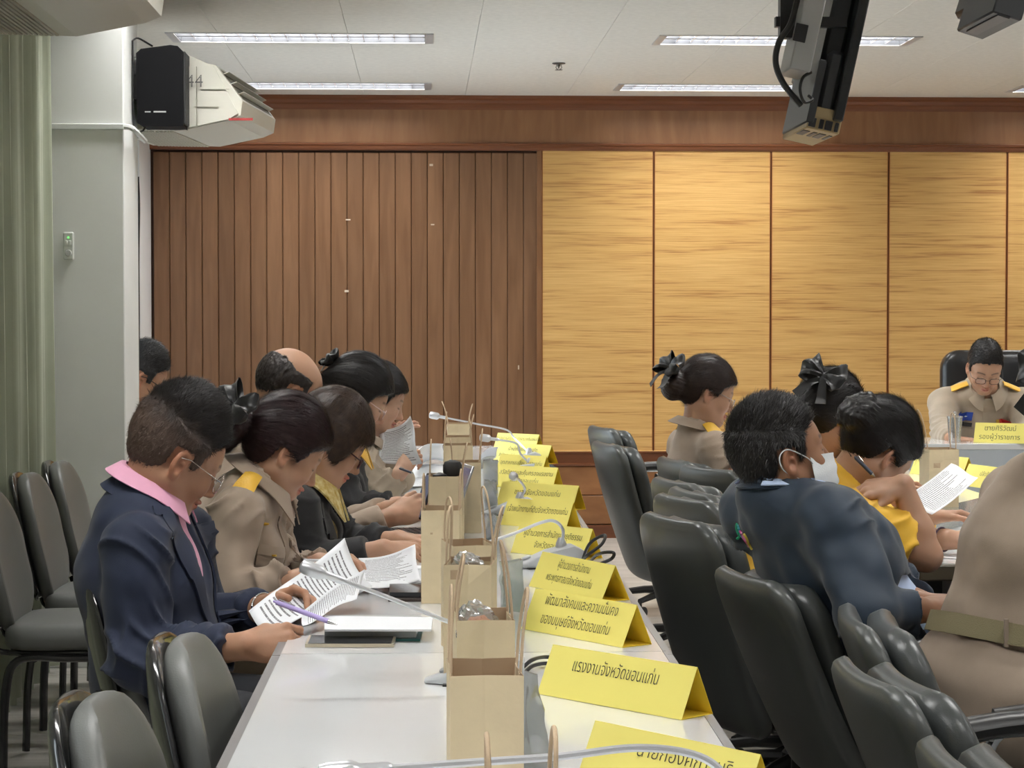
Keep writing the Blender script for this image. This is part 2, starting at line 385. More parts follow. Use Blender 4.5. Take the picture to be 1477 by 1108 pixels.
def mk_troffer():
    hx, hy = TLX/2, TLY/2
    t = thing('ceiling_light', (0,0,CEIL), '', 'ceiling light', 'recessed louvred ceiling lights')
    b = MB()
    for (x0,y0,x1,y1) in ((-hx,-hy,hx,-hy+0.014),(-hx,hy-0.014,hx,hy),(-hx,-hy,-hx+0.04,hy),(hx-0.04,-hy,hx,hy)):
        b.box((x0,y0,-0.004),(x1,y1,0.12),c=(0,0,CEIL))
    b.build('frame', M_TROF, t)
    b = MB()
    for (x0,y0,x1,y1) in ((-hx+0.04,-hy+0.014,hx-0.04,-hy+0.016),(-hx+0.04,hy-0.016,hx-0.04,hy-0.014),(-hx+0.04,-hy+0.014,-hx+0.042,hy-0.014),(hx-0.042,-hy+0.014,hx-0.04,hy-0.014)):
        b.box((x0,y0,0.001),(x1,y1,0.105),c=(0,0,CEIL))
    b.build('inner_reflector', M_REFL, t)
    b = MB(); b.box((-hx+0.04,-hy+0.014,0.105),(hx-0.04,hy-0.014,0.115),c=(0,0,CEIL)); b.build('lamp_panel', M_LAMP, t)
    for k in range(15):
        x = -hx+0.04+(k+1)*(TLX-0.08)/16
        b = MB(); b.box((x-0.0015,-hy+0.014,0.004),(x+0.0015,hy-0.014,0.05),c=(0,0,CEIL)); b.build('louvre_blade', M_LOUV, t)
    b = MB(); b.prism([(-0.012,0.004),(0.012,0.004),(0.004,0.045),(-0.004,0.045)],0,-hx+0.04,hx-0.04,c=(0,0,CEIL)); b.build('centre_reflector', M_REFL, t)
    return t
def copy_tree(o, parent=None):
    c = o.copy(); COL.objects.link(c)
    if parent: c.parent = parent; c.matrix_parent_inverse = o.matrix_parent_inverse.copy()
    for ch in list(o.children): copy_tree(ch, c)
    return c
tro = mk_troffer()
for i,(cx,cy) in enumerate(TR):
    o = tro if i == 0 else copy_tree(tro)
    o.location = (cx,cy,CEIL); o['label'] = 'recessed louvred ceiling light %s, %s' % (side[cx], where[cy])
# left wall with a window beyond the pillar and windows behind the curtains
WZ0, WZ1 = 0.30, 2.45
b = MB()
segs = [(YF,3.0),(8.0,9.0),(12.95,YB)]
for (y0,y1) in segs: b.box((XL-0.2,y0,0),(XL,y1,CEIL+0.13))
for (y0,y1) in ((3.0,8.0),(9.0,12.95)):
    b.box((XL-0.2,y0,0),(XL,y1,WZ0)); b.box((XL-0.2,y0,WZ1),(XL,y1,CEIL+0.13))
M_WALLL = mat('window_wall_paint', (0.85,0.86,0.87), 0.6, var=0.03, vscale=3)
wall_left = struct(b.build('wall_left', M_WALLL))
M_FRAME = mat('white_window_frame', (0.78,0.8,0.8), 0.35); M_GLASS = thin_glass('window_glass', (0.95,0.97,0.97), 0.06)
for wi,(y0,y1) in enumerate(((3.0,8.0),(9.0,12.95))):
    b = MB()
    b.box((XL-0.12,y0,WZ0),(XL-0.04,y0+0.06,WZ1)); b.box((XL-0.12,y1-0.06,WZ0),(XL-0.04,y1,WZ1)); b.box((XL-0.12,y0,WZ0),(XL-0.04,y1,WZ0+0.06)); b.box((XL-0.12,y0,WZ1-0.06),(XL-0.04,y1,WZ1))
    n = 4
    for k in range(1,n):
        yy = y0+(y1-y0)*k/n; b.box((XL-0.12,yy-0.035,WZ0),(XL-0.04,yy+0.035,WZ1))
    wo = struct(b.build('window_%d'%(wi+1), M_FRAME))
    for k in range(n):
        ya = y0+(y1-y0)*k/n+0.035; yb = y0+(y1-y0)*(k+1)/n-0.035
        b = MB(); b.box((XL-0.083,ya,WZ0+0.06),(XL-0.077,yb,WZ1-0.06)); b.build('pane', M_GLASS, wo)
# window side strip in sight: white reveal, latch
b = MB(); b.box((XL-0.03,12.55,1.66),(XL+0.02,12.6,1.84), bev=0.008); b.build('window_handle', mat('handle_grey',(0.6,0.6,0.6),0.4), bpy.data.objects['window_2'])
# other walls
b = MB(); b.box((XR,YF,0),(XR+0.2,YB+0.2,CEIL+0.13)); struct(b.build('wall_right', M_WHITE))
b = MB(); b.box((XL-0.3,YF-0.2,0),(XR+0.2,YF,CEIL+0.13)); struct(b.build('wall_front', M_WHITE))
# pillar
PYF = 8.56; px0 = PY(86,300,PYF)[0]; px1 = PY(179,300,PYF)[0]
b = MB(); b.box((XL,PYF,0),(px1,PYF+0.42,CEIL), bev=0.004); pil = struct(b.build('pillar', M_WHITE))
pil['kind'] = 'structure'
# conduit on the pillar
zc = PY(130,183,PYF)[2]
b = MB(); b.box((px0-0.05,PYF-0.018,zc-0.012),(px1+0.004,PYF,zc+0.012), bev=0.003); b.build('cable_trunking', mat('trunking_white',(0.66,0.68,0.66),0.4), pil)
b = MB(); b.tube(bez([(px1+0.004,PYF-0.006,zc),(px1+0.03,PYF-0.02,zc-0.004),(px1+0.05,PYF+0.01,zc-0.02),(px1+0.045,PYF+0.3,zc-0.03)],6),0.011,8); b.build('conduit_elbow', MATS['trunking_white'], pil, True)
zs = PY(99,355,PYF)[2]; xs_ = PY(99.5,355,PYF)[0]
t = thing('wall_switch', (xs_,PYF,zs-0.055), 'small white wall controller with a dial and green light on the grey pillar', 'switch')
b = MB(); b.box((xs_-0.021,PYF-0.014,zs-0.055),(xs_+0.021,PYF,zs+0.055), bev=0.005); b.build('plate', mat('switch_white',(0.68,0.70,0.66),0.35), t)
b = MB(); b.lathe([(0.0135,0),(0.0135,0.006),(0.011,0.009)],20,(xs_,PYF-0.014,zs-0.028),rotx(math.pi/2)); b.build('dial', mat('dial_grey',(0.45,0.46,0.44),0.3), t, True)
b = MB(); b.box((xs_-0.003,PYF-0.0165,zs+0.030),(xs_+0.003,PYF-0.013,zs+0.036)); b.build('indicator_light', mat('green_led',(0.1,0.6,0.1),0.4,emit=(0.2,1,0.2),estr=1.5), t)
for k in range(2):
    b = MB(); b.box((xs_-0.012+k*0.014,PYF-0.017,zs+0.004),(xs_-0.002+k*0.014,PYF-0.013,zs+0.022),bev=0.002); b.build('button', MATS['switch_white'], t)
# curtains
def curtain(name, x, y0, y1, z0, z1, label, amp=0.034, wl=0.14, m=None, gather=None):
    n = int((y1-y0)/0.008); ys = np.linspace(y0,y1,n); zz = np.linspace(z1,z0,10)
    G = np.zeros((len(zz),n,3))
    rs = np.random.RandomState(3); ph = np.cumsum(rs.uniform(0.75,1.3,n))*(ys[1]-ys[0])/wl*2*math.pi
    for i,z in enumerate(zz):
        t = i/(len(zz)-1)
        a = amp*(0.75+0.4*t)
        off = np.sin(ph+0.25*math.sin(3*t))+0.28*np.sin(2.3*ph+1+0.8*t)
        G[i,:,0] = x+a*off; G[i,:,1] = ys+0.012*np.cos(ph)+0.03*t*np.sin(ys*9); G[i,:,2] = z
    b = MB(); b.sheet(G, 0.003); o = b.build(name, m, smooth=True, fix=False); recenter(o); return tag(o, label, 'curtain')
M_CURT = mat('curtain_green', (0.42,0.45,0.34), 0.75, sheen=0.25, var=0.06, vscale=4, bump=0.15, bscale=300)
curtain('curtain', -1.475, 3.2, 8.50, 0.03, 2.62, 'long sage green pleated curtain along the left wall beside the pillar', m=M_CURT)
curtain('curtain', -1.50, 9.15, 10.7, 1.83, 2.42, 'short bunch of sage green curtain under the white air conditioner beyond the pillar', amp=0.03, wl=0.16, m=M_CURT)
b = MB(); b.box((-1.505,3.1,2.625),(-1.445,8.54,2.655),bev=0.006); b.box((XL,3.2,2.63),(-1.46,3.23,2.65)); b.box((XL,8.3,2.63),(-1.46,8.33,2.65)); b.box((XL,9.2,2.42),(-1.44,9.22,2.44)); b.box((XL,10.6,2.42),(-1.44,10.62,2.44)); b.box((-1.52,9.1,2.415),(-1.47,10.75,2.445)); o=b.build('curtain_rail', MATS['white_window_frame']); recenter(o); tag(o,'white curtain rail above the green curtains','rail')
# ------------------------------------------------------------------ signed-distance modelling (surface nets)
def _hash(ix, iy, iz):
    h = (ix*374761393+iy*668265263+iz*2147483647) & 0xffffffff
    h = ((h^(h>>13))*1274126177) & 0xffffffff
    return ((h^(h>>16)) & 0xffff)/65535.0
def vnoise(P):
    P = np.asarray(P, float); I = np.floor(P).astype(np.int64); f = P-I; f = f*f*(3-2*f); r = 0
    for dx in (0,1):
        for dy in (0,1):
            for dz in (0,1):
                w_ = (f[...,0] if dx else 1-f[...,0])*(f[...,1] if dy else 1-f[...,1])*(f[...,2] if dz else 1-f[...,2])
                r = r+w_*_hash(I[...,0]+dx, I[...,1]+dy, I[...,2]+dz)
    return r*2-1
def smin(a, b, k):
    if k <= 0: return np.minimum(a, b)
    h = np.clip(0.5+0.5*(b-a)/k, 0, 1); return b+(a-b)*h-k*h*(1-h)
class Ell:                                # ellipsoid
    def __init__(s, c, r, R=None): s.c=np.array(c,float); s.r=np.array(r,float); s.R=None if R is None else np.array(R,float)
    def bb(s): m = max(s.r) if s.R is not None else s.r; return s.c-m, s.c+m
    def d(s, X):
        Q = X-s.c
        if s.R is not None: Q = Q@s.R
        k0 = np.linalg.norm(Q/s.r, axis=-1); k1 = np.linalg.norm(Q/(s.r*s.r), axis=-1)+1e-9
        return k0*(k0-1)/k1
class Cap:                                # tapered capsule
    def __init__(s, a, b, r1, r2=None): s.a=np.array(a,float); s.b=np.array(b,float); s.r1=r1; s.r2=r1 if r2 is None else r2
    def bb(s): m=max(s.r1,s.r2); return np.minimum(s.a,s.b)-m, np.maximum(s.a,s.b)+m
    def d(s, X):
        ab = s.b-s.a; t = np.clip(((X-s.a)@ab)/(ab@ab+1e-12),0,1)
        return np.linalg.norm(X-s.a-t[...,None]*ab, axis=-1)-(s.r1+(s.r2-s.r1)*t)
class ECap:                               # capsule of elliptical section: lateral axis u, radii (lateral, depth)
    def __init__(s, a, b, ra, rb, u): s.a=np.array(a,float); s.b=np.array(b,float); s.ra=ra; s.rb=rb; s.u=unit(u)
    def bb(s): m=max(*s.ra,*s.rb); return np.minimum(s.a,s.b)-m, np.maximum(s.a,s.b)+m
    def d(s, X):
        ab = s.b-s.a; L = np.linalg.norm(ab); w_ = ab/L; u = unit(s.u-w_*(s.u@w_)); v = np.cross(w_, u)
        Q = X-s.a; h = Q@w_; t = np.clip(h/L,0,1); ex = h-t*L
        ru = s.ra[0]+(s.rb[0]-s.ra[0])*t; rv = s.ra[1]+(s.rb[1]-s.ra[1])*t; rm = np.minimum(ru,rv)
        a = Q@u; b = Q@v; k0 = np.sqrt((a/ru)**2+(b/rv)**2+(ex/rm)**2); k1 = np.sqrt((a/ru**2)**2+(b/rv**2)**2+(ex/rm**2)**2)+1e-9
        return k0*(k0-1)/k1
class Box3:
    def __init__(s, c, h, R=None, r=0.003): s.c=np.array(c,float); s.h=np.array(h,float); s.R=np.eye(3) if R is None else np.array(R,float); s.r=r
    def bb(s): m=np.linalg.norm(s.h)+s.r; return s.c-m, s.c+m
    def d(s, X):
        Q = np.abs((X-s.c)@s.R)-s.h+s.r
        return np.linalg.norm(np.maximum(Q,0),axis=-1)+np.minimum(Q.max(axis=-1),0)-s.r
class Grid:
    def __init__(s, lo, hi, h):
        s.lo=np.array(lo,float); s.h=h; s.n=np.ceil((np.array(hi)-s.lo)/h).astype(int)+1
        s.D = np.full(tuple(s.n), 1.0, dtype=np.float32)
    def sl(s, lo, hi, m):
        a = np.clip(np.floor((lo-m-s.lo)/s.h).astype(int),0,s.n); b = np.clip(np.ceil((hi+m-s.lo)/s.h).astype(int)+1,0,s.n)
        return a,b
    def pts(s, a, b):
        ax = [s.lo[i]+s.h*np.arange(a[i],b[i]) for i in range(3)]
        return np.stack(np.meshgrid(*ax, indexing='ij'), axis=-1)
    def op(s, p, k, mode):
        lo,hi = p.bb(); a,b = s.sl(lo,hi,max(k,0.01)+3*s.h)
        if np.any(b-a<=0): return s
        sl = tuple(slice(a[i],b[i]) for i in range(3)); d = p.d(s.pts(a,b)); D = s.D[sl]
        s.D[sl] = smin(D,d,k) if mode=='+' else -smin(-D,d,k); return s
    def add(s, p, k=0.0): return s.op(p,k,'+')
    def sub(s, p, k=0.0): return s.op(p,k,'-')
    def cut(s, f, k=0.0):                 # intersect with the region f(X)<0
        d = f(s.pts(np.zeros(3,int), s.n)); s.D = -smin(-s.D,-d,k) if k>0 else np.maximum(s.D,d); return s
    def mesh(s, smooth=1):
        D = s.D; D[0]=1;D[-1]=1;D[:,0]=1;D[:,-1]=1;D[:,:,0]=1;D[:,:,-1]=1
        D = np.where(D==0,1e-6,D); S = D<0; n = np.array(D.shape)
        cnt = np.zeros(tuple(n-1),dtype=np.int8)
        C = [(x,y,z) for x in (0,1) for y in (0,1) for z in (0,1)]
        for (x,y,z) in C: cnt += S[x:n[0]-1+x, y:n[1]-1+y, z:n[2]-1+z]
        act = np.argwhere((cnt>0)&(cnt<8)); 
        if len(act)==0: return np.zeros((0,3)),np.zeros((0,4),int)
        idx = np.full(tuple(n-1),-1,dtype=np.int32); idx[act[:,0],act[:,1],act[:,2]] = np.arange(len(act))
        vals = {c: D[act[:,0]+c[0],act[:,1]+c[1],act[:,2]+c[2]] for c in C}
        P = np.zeros((len(act),3)); W = np.zeros(len(act))
        for c in C:
            for a in range(3):
                if c[a]==0:
                    c2 = list(c); c2[a]=1; c2=tuple(c2); va,vb = vals[c],vals[c2]; m = (va<0)!=(vb<0)
                    t = np.where(m, va/np.where(m,va-vb,1), 0); q = np.tile(np.array(c,float),(len(act),1)); q[:,a]+=t
                    P += q*m[:,None]; W += m
        V = s.lo+s.h*(act+P/W[:,None]); F = []
        for a in range(3):
            b_,c_ = (a+1)%3,(a+2)%3
            sl0 = [slice(1,n[i]-1) for i in range(3)]; sl0[a]=slice(0,n[a]-1); sl1=list(sl0); sl1[a]=slice(1,n[a])
            s0,s1 = S[tuple(sl0)],S[tuple(sl1)]; e = np.argwhere(s0!=s1); flip = s0[e[:,0],e[:,1],e[:,2]]
            off = np.array([1,1,1]); off[a]=0; e = e+off
            def g(db,dc):
                q=e.copy(); q[:,b_]-=db; q[:,c_]-=dc; return idx[q[:,0],q[:,1],q[:,2]]
            quad = np.stack([g(1,1),g(0,1),g(0,0),g(1,0)],axis=1)
            quad[~flip] = quad[~flip][:,::-1]; F.append(quad)
        F = np.concatenate(F); F = F[(F>=0).all(axis=1)]
        for _ in range(smooth): V = laplace(V,F,0.5)
        return V,F
def laplace(V, F, k=0.5):
    A = np.zeros_like(V); n = np.zeros(len(V))
    for i in range(4):
        j = (i+1)%4; np.add.at(A, F[:,i], V[F[:,j]]); np.add.at(n, F[:,i], 1)
        np.add.at(A, F[:,j], V[F[:,i]]); np.add.at(n, F[:,j], 1)
    return V*(1-k)+k*A/np.maximum(n,1)[:,None]
def vnormals(V, F):
    fn = np.cross(V[F[:,2]]-V[F[:,0]], V[F[:,3]]-V[F[:,1]]); N = np.zeros_like(V)
    for i in range(4): np.add.at(N, F[:,i], fn)
    return N/(np.linalg.norm(N,axis=1)[:,None]+1e-12)
def prims_bb(prims, pad=0.02):
    lo = np.min([p.bb()[0] for p in prims],axis=0)-pad; hi = np.max([p.bb()[1] for p in prims],axis=0)+pad; return lo,hi
def ss(a, b, x): t = np.clip((x-a)/(b-a),0,1); return t*t*(3-2*t)
# ------------------------------------------------------------------ head (local frame: x right, y face, z up, origin between the ears)
def frame(fwd, up):
    f = unit(fwd); r = unit(np.cross(f, up)); u = np.cross(r, f); return np.stack([r,f,u],axis=1)   # columns
SKIN = {'tan':(0.44,0.235,0.145),'mid':(0.50,0.29,0.19),'light':(0.62,0.39,0.28),'brown':(0.35,0.18,0.105)}
M_SKIN = mat('skin', (0.5,0.3,0.2), 0.48, attr='tint', sss=0.12, var=0.06, vscale=25, bump=0.12, bscale=500)
def head_mesh(R, c, neck, skin, h=0.0032, fem=False, fat=1.0, eyes='down', beard=0.0, bald=False, mouth=0.0, scale=1.0):
    nk = (np.array(neck)-np.array(c))@R/scale
    g = Grid((-0.105,-0.125,-0.20),(0.105,0.135,0.135),h)
    w_ = 0.95 if fem else 1.0; w_ *= fat
    g.add(Ell((0,-0.014,0.036),(0.0745*w_,0.094,0.090)))
    g.add(Ell((0,0.034,0.028),(0.064*w_,0.056,0.062)),0.03)
    g.add(Ell((0,0.030,-0.030),(0.057*w_,0.058,0.064)),0.03)
    for s in (-1,1):
        g.add(Cap((s*0.054*w_,0.0,-0.045),(s*0.016,0.066,-0.088 if not fem else -0.083),0.019*fat,0.016),0.025)
        g.add(Ell((s*0.036*w_,0.060,-0.026),(0.026,0.024,0.026)),0.02)
        g.add(Cap((s*0.014,0.0845,0.024),(s*0.046,0.070,0.024),0.0085 if not fem else 0.006,0.007),0.012)
        g.add(Ell((s*0.0105,0.0915,-0.033),(0.0085,0.0095,0.0075)),0.006)
    g.add(Ell((0,0.070,-0.086),(0.018,0.016,0.014)),0.018)
    for s in (-1,1): g.sub(Ell((s*0.0315,0.101,0.006),(0.016,0.018,0.011)),0.010)
    for s in (-1,1): g.add(Ell((s*0.0315,0.0725,0.004),(0.0165,0.0145,0.0125)),0.004)
    g.add(Cap((0,0.085,0.016),(0,0.1055,-0.026),0.006,0.0088),0.010)
    g.add(Ell((0,0.1045,-0.029),(0.0105,0.0105,0.0085)),0.008)
    zl = -0.0565
    g.add(Cap((-0.015,0.0855,zl),(0.0,0.0935,zl+0.002),0.0045,0.0065),0.006); g.add(Cap((0.015,0.0855,zl),(0.0,0.0935,zl+0.002),0.0045,0.0065),0.006)
    g.add(Cap((-0.012,0.085,zl-0.011),(0.012,0.085,zl-0.011),0.0055,0.0055),0.008); g.add(Ell((0,0.0895,zl-0.010),(0.013,0.006,0.006)),0.006)
    g.sub(Cap((-0.022,0.086,zl-0.005),(0.022,0.086,zl-0.005),0.0016,0.0016),0.003); g.sub(Ell((0,0.098,zl-0.0045),(0.016,0.006,0.0014)),0.003)
    g.sub(Ell((0,0.096,zl+0.012),(0.003,0.006,0.007)),0.004)
    for s in (-1,1):                       # ears
        e = np.array((s*0.0755*w_,-0.006,-0.004)); Re = rotz(s*0.38)@rotx(-0.18)
        g.add(Ell(e,(0.0075,0.0185,0.031),Re),0.005)
        g.add(Ell(e+np.array((0,0.002,-0.026)),(0.006,0.010,0.010)),0.006)
        g.sub(Ell(e+np.array((s*0.006,0.003,0.001)),(0.0065,0.0105,0.0205),Re),0.004)
        g.add(Ell(e+np.array((s*0.002,0.006,-0.002)),(0.004,0.004,0.010),Re),0.003)
        g.sub(Ell(e+np.array((s*0.003,0.006,-0.006)),(0.006,0.004,0.005)),0.003)
    rn = 0.052 if fem else 0.060; rn *= fat
    top = np.array((0,-0.018,-0.045)); g.add(Cap(top, top+unit(nk-top)*min(0.15,np.linalg.norm(nk-top)), rn*0.92, rn*1.02),0.03)
    if fat>1.02: g.add(Ell((0,0.035,-0.085),(0.04,0.04,0.022)),0.03)
    V,F = g.mesh(1)
    x,y,z = V[:,0],V[:,1],V[:,2]; base = np.array(SKIN[skin]); Cc = np.tile(base,(len(V),1))
    def paint(mask, col): Cc[:] = Cc*(1-mask[:,None])+np.array(col)*mask[:,None]
    face = ss(0.03,0.06,y)
    ax = np.abs(x)
    paint(0.35*np.exp(-(((ax-0.036)/0.020)**2+((z+0.028)/0.02)**2))*face, base*np.array((1.15,0.72,0.68)))
    paint(0.4*np.exp(-(((ax)/0.014)**2+((z+0.030)/0.012)**2))*ss(0.085,0.10,y), base*np.array((1.1,0.75,0.7)))
    paint(0.4*ss(0.066,0.074,ax)*ss(0.05,0.02,np.abs(z)), base*np.array((1.12,0.74,0.66)))
    lm = np.exp(-((ax/0.0225)**4+((z-zl+0.005)/0.0105)**4))*ss(0.078,0.084,y)
    paint(0.75*lm, (0.50,0.16,0.13) if not fem else (0.55,0.10,0.10))
    paint(0.8*np.exp(-((z-zl+0.0048)/0.0013)**2)*(ax<0.021)*ss(0.078,0.084,y), (0.14,0.04,0.03))
    bz = 0.0265+0.004*np.cos((ax-0.032)/0.016); bm = np.exp(-((z-bz)/0.0038)**4)*ss(0.011,0.016,ax)*ss(0.053,0.046,ax)*face
    paint((0.75 if not fem else 0.55)*bm, (0.022,0.016,0.013))
    ez = 0.0005-0.0022*np.cos((ax-0.0315)/0.0105) if eyes=='down' else 0.003-0.0*ax
    em = np.exp(-((z-ez)/0.0019)**2)*ss(0.0155,0.019,ax)*ss(0.0495,0.045,ax)*face
    paint(0.92*em, (0.012,0.010,0.009))
    if beard>0: paint(beard*ss(-0.035,-0.06,z)*ss(0.0,0.03,y)*(1-lm), (0.10,0.08,0.07))
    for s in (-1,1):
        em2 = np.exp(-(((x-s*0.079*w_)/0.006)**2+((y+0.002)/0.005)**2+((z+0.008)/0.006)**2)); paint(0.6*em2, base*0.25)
    return (V*scale)@R.T+np.array(c), F, Cc
def skull(g, t, fem=False, fat=1.0, top=0.0):
    w_ = (0.95 if fem else 1.0)*fat
    g.add(Ell((0,-0.014,0.036+top*0.5),(0.0745*w_+t,0.094+t,0.090+t+top)))
    g.add(Ell((0,0.034,0.028),(0.064*w_+t,0.056+t,0.062+t)),0.03)
def hairline(ys, gs, X): return np.interp(X[...,1], ys, gs)-X[...,2]
HL = {'male': ([-0.2,-0.06,-0.034,-0.028,0.016,0.020,0.034,0.040,0.058,0.085,0.12],[-0.075,-0.068,-0.045,0.028,0.026,-0.006,-0.002,0.046,0.066,0.082,0.086]),
      'female': ([-0.2,-0.05,-0.034,-0.028,0.012,0.030,0.045,0.07,0.095,0.12],[-0.085,-0.075,-0.030,0.016,0.010,-0.006,0.034,0.056,0.070,0.074]),
      'bob': ([-0.2,-0.03,0.02,0.04,0.055,0.075,0.10,0.12],[-0.10,-0.10,-0.072,-0.05,0.0,0.045,0.058,0.06]),
      'bald': ([-0.2,-0.05,-0.034,-0.028,0.016,0.020,0.034,0.036,0.08],[-0.072,-0.066,-0.045,0.026,0.024,-0.012,-0.010,0.2,0.3])}
def hair_mesh(R, c, kind, t=0.010, top=0.0, fem=False, fat=1.0, extra=(), groove=0.0016, h=0.0035, flow=None, scale=1.0, cutf=None, seed=0, gfreq=170, erode=0.0):
    lo = np.array((-0.13,-0.20,-0.17)); hi = np.array((0.13,0.15,0.17)); g = Grid(lo,hi,h)
    skull(g, t, fem, fat, top)
    ys,gs = HL[kind]; g.cut(lambda X: hairline(ys,gs,X)+0.006*vnoise(X*90+seed), 0.008)
    if cutf: g.cut(cutf,0.006)
    for p,k in extra: g.add(p,k)
    V,F = g.mesh(1); N = vnormals(V,F)
    # combed grooves: noise stretched along the flow direction (towards the back of the head)
    q = V.copy(); a = np.arctan2(q[:,0], q[:,2]-0.0); rr = np.linalg.norm(q[:,[0,2]],axis=1)
    if flow == 'up': Q = np.stack([q[:,0]*220,q[:,1]*220,q[:,2]*60],1)
    else: Q = np.stack([a*gfreq*0.12, q[:,1]*10, rr*40],1)
    V = V+N*(groove*vnoise(Q+seed)+groove*0.7*vnoise(Q*2.3+5))[:,None]
    return V,F,N
def strands(V, N, n, dirf, L, wd=0.0007, lift=0.35, seg=2, seed=1, mask=None, jit=0.25, down=0.0):
    rs = np.random.RandomState(seed); idx = np.arange(len(V)) if mask is None else np.nonzero(mask)[0]
    if len(idx)==0: return np.zeros((0,3)),np.zeros((0,4),int)
    i = idx[rs.randint(0,len(idx),n)]; p = V[i]+rs.normal(0,0.0012,(n,3)); nn = N[i]; d = dirf(V[i], nn)
    d = d-nn*(d*nn).sum(1)[:,None]*(1-lift*0); d = d/(np.linalg.norm(d,axis=1)[:,None]+1e-9); d = d+rs.normal(0,jit,(n,3)); d = d+nn*lift; d /= np.linalg.norm(d,axis=1)[:,None]
    s_ = np.cross(d,nn); s_ /= np.linalg.norm(s_,axis=1)[:,None]+1e-9; Ls = L*rs.uniform(0.6,1.15,n)
    rows = []
    for k in range(seg+1):
        t = k/seg; q = p+d*(Ls*t)[:,None]-nn*(0.35*lift*Ls*t*t)[:,None]; wk = wd*(1-0.85*t); rows += [q-s_*wk, q+s_*wk]
    VV = np.stack(rows,1).reshape(-1,3); m = 2*(seg+1); base = (np.arange(n)*m)[:,None]
    FF = np.concatenate([base+np.array([[2*k,2*k+1,2*k+3,2*k+2]]) for k in range(seg)])
    return VV,FF
def hair_obj(name, R, c, parts, m, parent, scale=1.0, fadecol=None):
    Vs=[];Fs=[];n=0
    for V,F in parts: Vs.append(V); Fs.append(F+n); n+=len(V)
    V = np.concatenate(Vs); cols=None
    if fadecol is not None:
        w_ = ss(0.015,0.09,V[:,2]+0.25*V[:,1]+0.012*vnoise(V*60))[:,None]; cols = np.array(fadecol[0])*(1-w_)+np.array(fadecol[1])*w_
    return newmesh(name, V*scale@R.T+np.array(c), np.concatenate(Fs), m, parent, True, cols)
def hairmat(name, col, gl=0.42): return mat(name, col, gl, spec=0.45, var=0.35, vscale=60, stretch=(1,0.2,1))
# ------------------------------------------------------------------ hands
FB = [(0.088,0.030,0.0),(0.092,0.0095,0.001),(0.088,-0.0105,0.0),(0.080,-0.029,-0.002)]
FL = [(0.040,0.024,0.020),(0.044,0.028,0.021),(0.040,0.026,0.020),(0.032,0.020,0.018)]
POSES = {'relax': ([(25,30,18),(28,34,20),(32,36,22),(36,38,22)],(35,-12,20),[3,0,-3,-7]),
         'flat': ([(6,8,5),(5,8,5),(6,9,6),(8,10,6)],(45,-6,8),[5,1,-3,-8]),
         'pinch': ([(48,42,22),(58,55,30),(66,62,34),(72,64,36)],(20,-38,18),[4,0,-3,-6]),
         'grip': ([(58,62,34),(62,66,36),(66,68,38),(70,68,38)],(18,-40,30),[2,0,-2,-4]),
         'hold': ([(38,30,14),(42,34,16),(46,38,20),(52,42,22)],(28,-30,10),[4,0,-3,-7]),
         'fist': ([(78,88,50),(80,90,50),(82,90,50),(84,88,48)],(22,-38,42),[1,0,-1,-3])}
def hand_prims(w0, d, dorsal, side, pose, sc=1.0):
    """w0 wrist, d towards the fingers, dorsal = back of the hand, side=+1 right hand / -1 left"""
    d = unit(d); z = unit(np.array(dorsal,float)-d*(np.dot(dorsal,d))); y = np.cross(z,d)*(1 if side>0 else -1)
    # right hand, palm down (z up), fingers ahead (d): thumb points left = cross(z,d)
    B = np.stack([d,y,z],axis=1); T = lambda p: np.array(w0)+B@(np.array(p)*sc)
    cur, th, spl = POSES[pose]; out = []
    Rb = B
    out.append((Ell(T((0.048,-0.002,-0.002)),np.array((0.052,0.040,0.0150))*sc,Rb),0.012))
    for (bx,by,bz) in FB: out.append((Cap(T((0.012,by*0.5,-0.002)),T((bx,by,bz-0.003)),0.0125*sc,0.0098*sc),0.010))
    out.append((Cap(T((0.012,0.016,-0.008)),T((0.046,0.034,-0.014)),0.015*sc,0.013*sc),0.012))
    fingers = []
    for i in range(4):
        p = np.array(FB[i]); a = 0; sp = math.radians(spl[i]); r = (0.0088,0.0090,0.0086,0.0076)[i]; ch=[p.copy()]
        for j in range(3):
            a -= math.radians(cur[i][j]); v = np.array((math.cos(a)*math.cos(sp),math.sin(sp)*math.cos(a),math.sin(a)))
            q = p+v*FL[i][j]; r2 = r*(0.93 if j<2 else 0.86); out.append((Cap(T(p),T(q),r*sc,r2*sc),0.0035 if j else 0.006)); p=q; r=r2; ch.append(q.copy())
        fingers.append([T(q) for q in ch])
    p = np.array((0.046,0.034,-0.014)); az,el,be = [math.radians(v) for v in th]
    v = np.array((math.cos(el)*math.cos(az),math.cos(el)*math.sin(az),math.sin(el))); q = p+v*0.036; out.append((Cap(T(p),T(q),0.0118*sc,0.0102*sc),0.008))
    az2 = az-be; v2 = np.array((math.cos(el)*math.cos(az2),math.cos(el)*math.sin(az2),math.sin(el)-0.1)); v2/=np.linalg.norm(v2)
    q2 = q+v2*0.029; out.append((Cap(T(q),T(q2),0.0100*sc,0.0084*sc),0.004)); fingers.append([T(p),T(q),T(q2)])
    return out, fingers, T
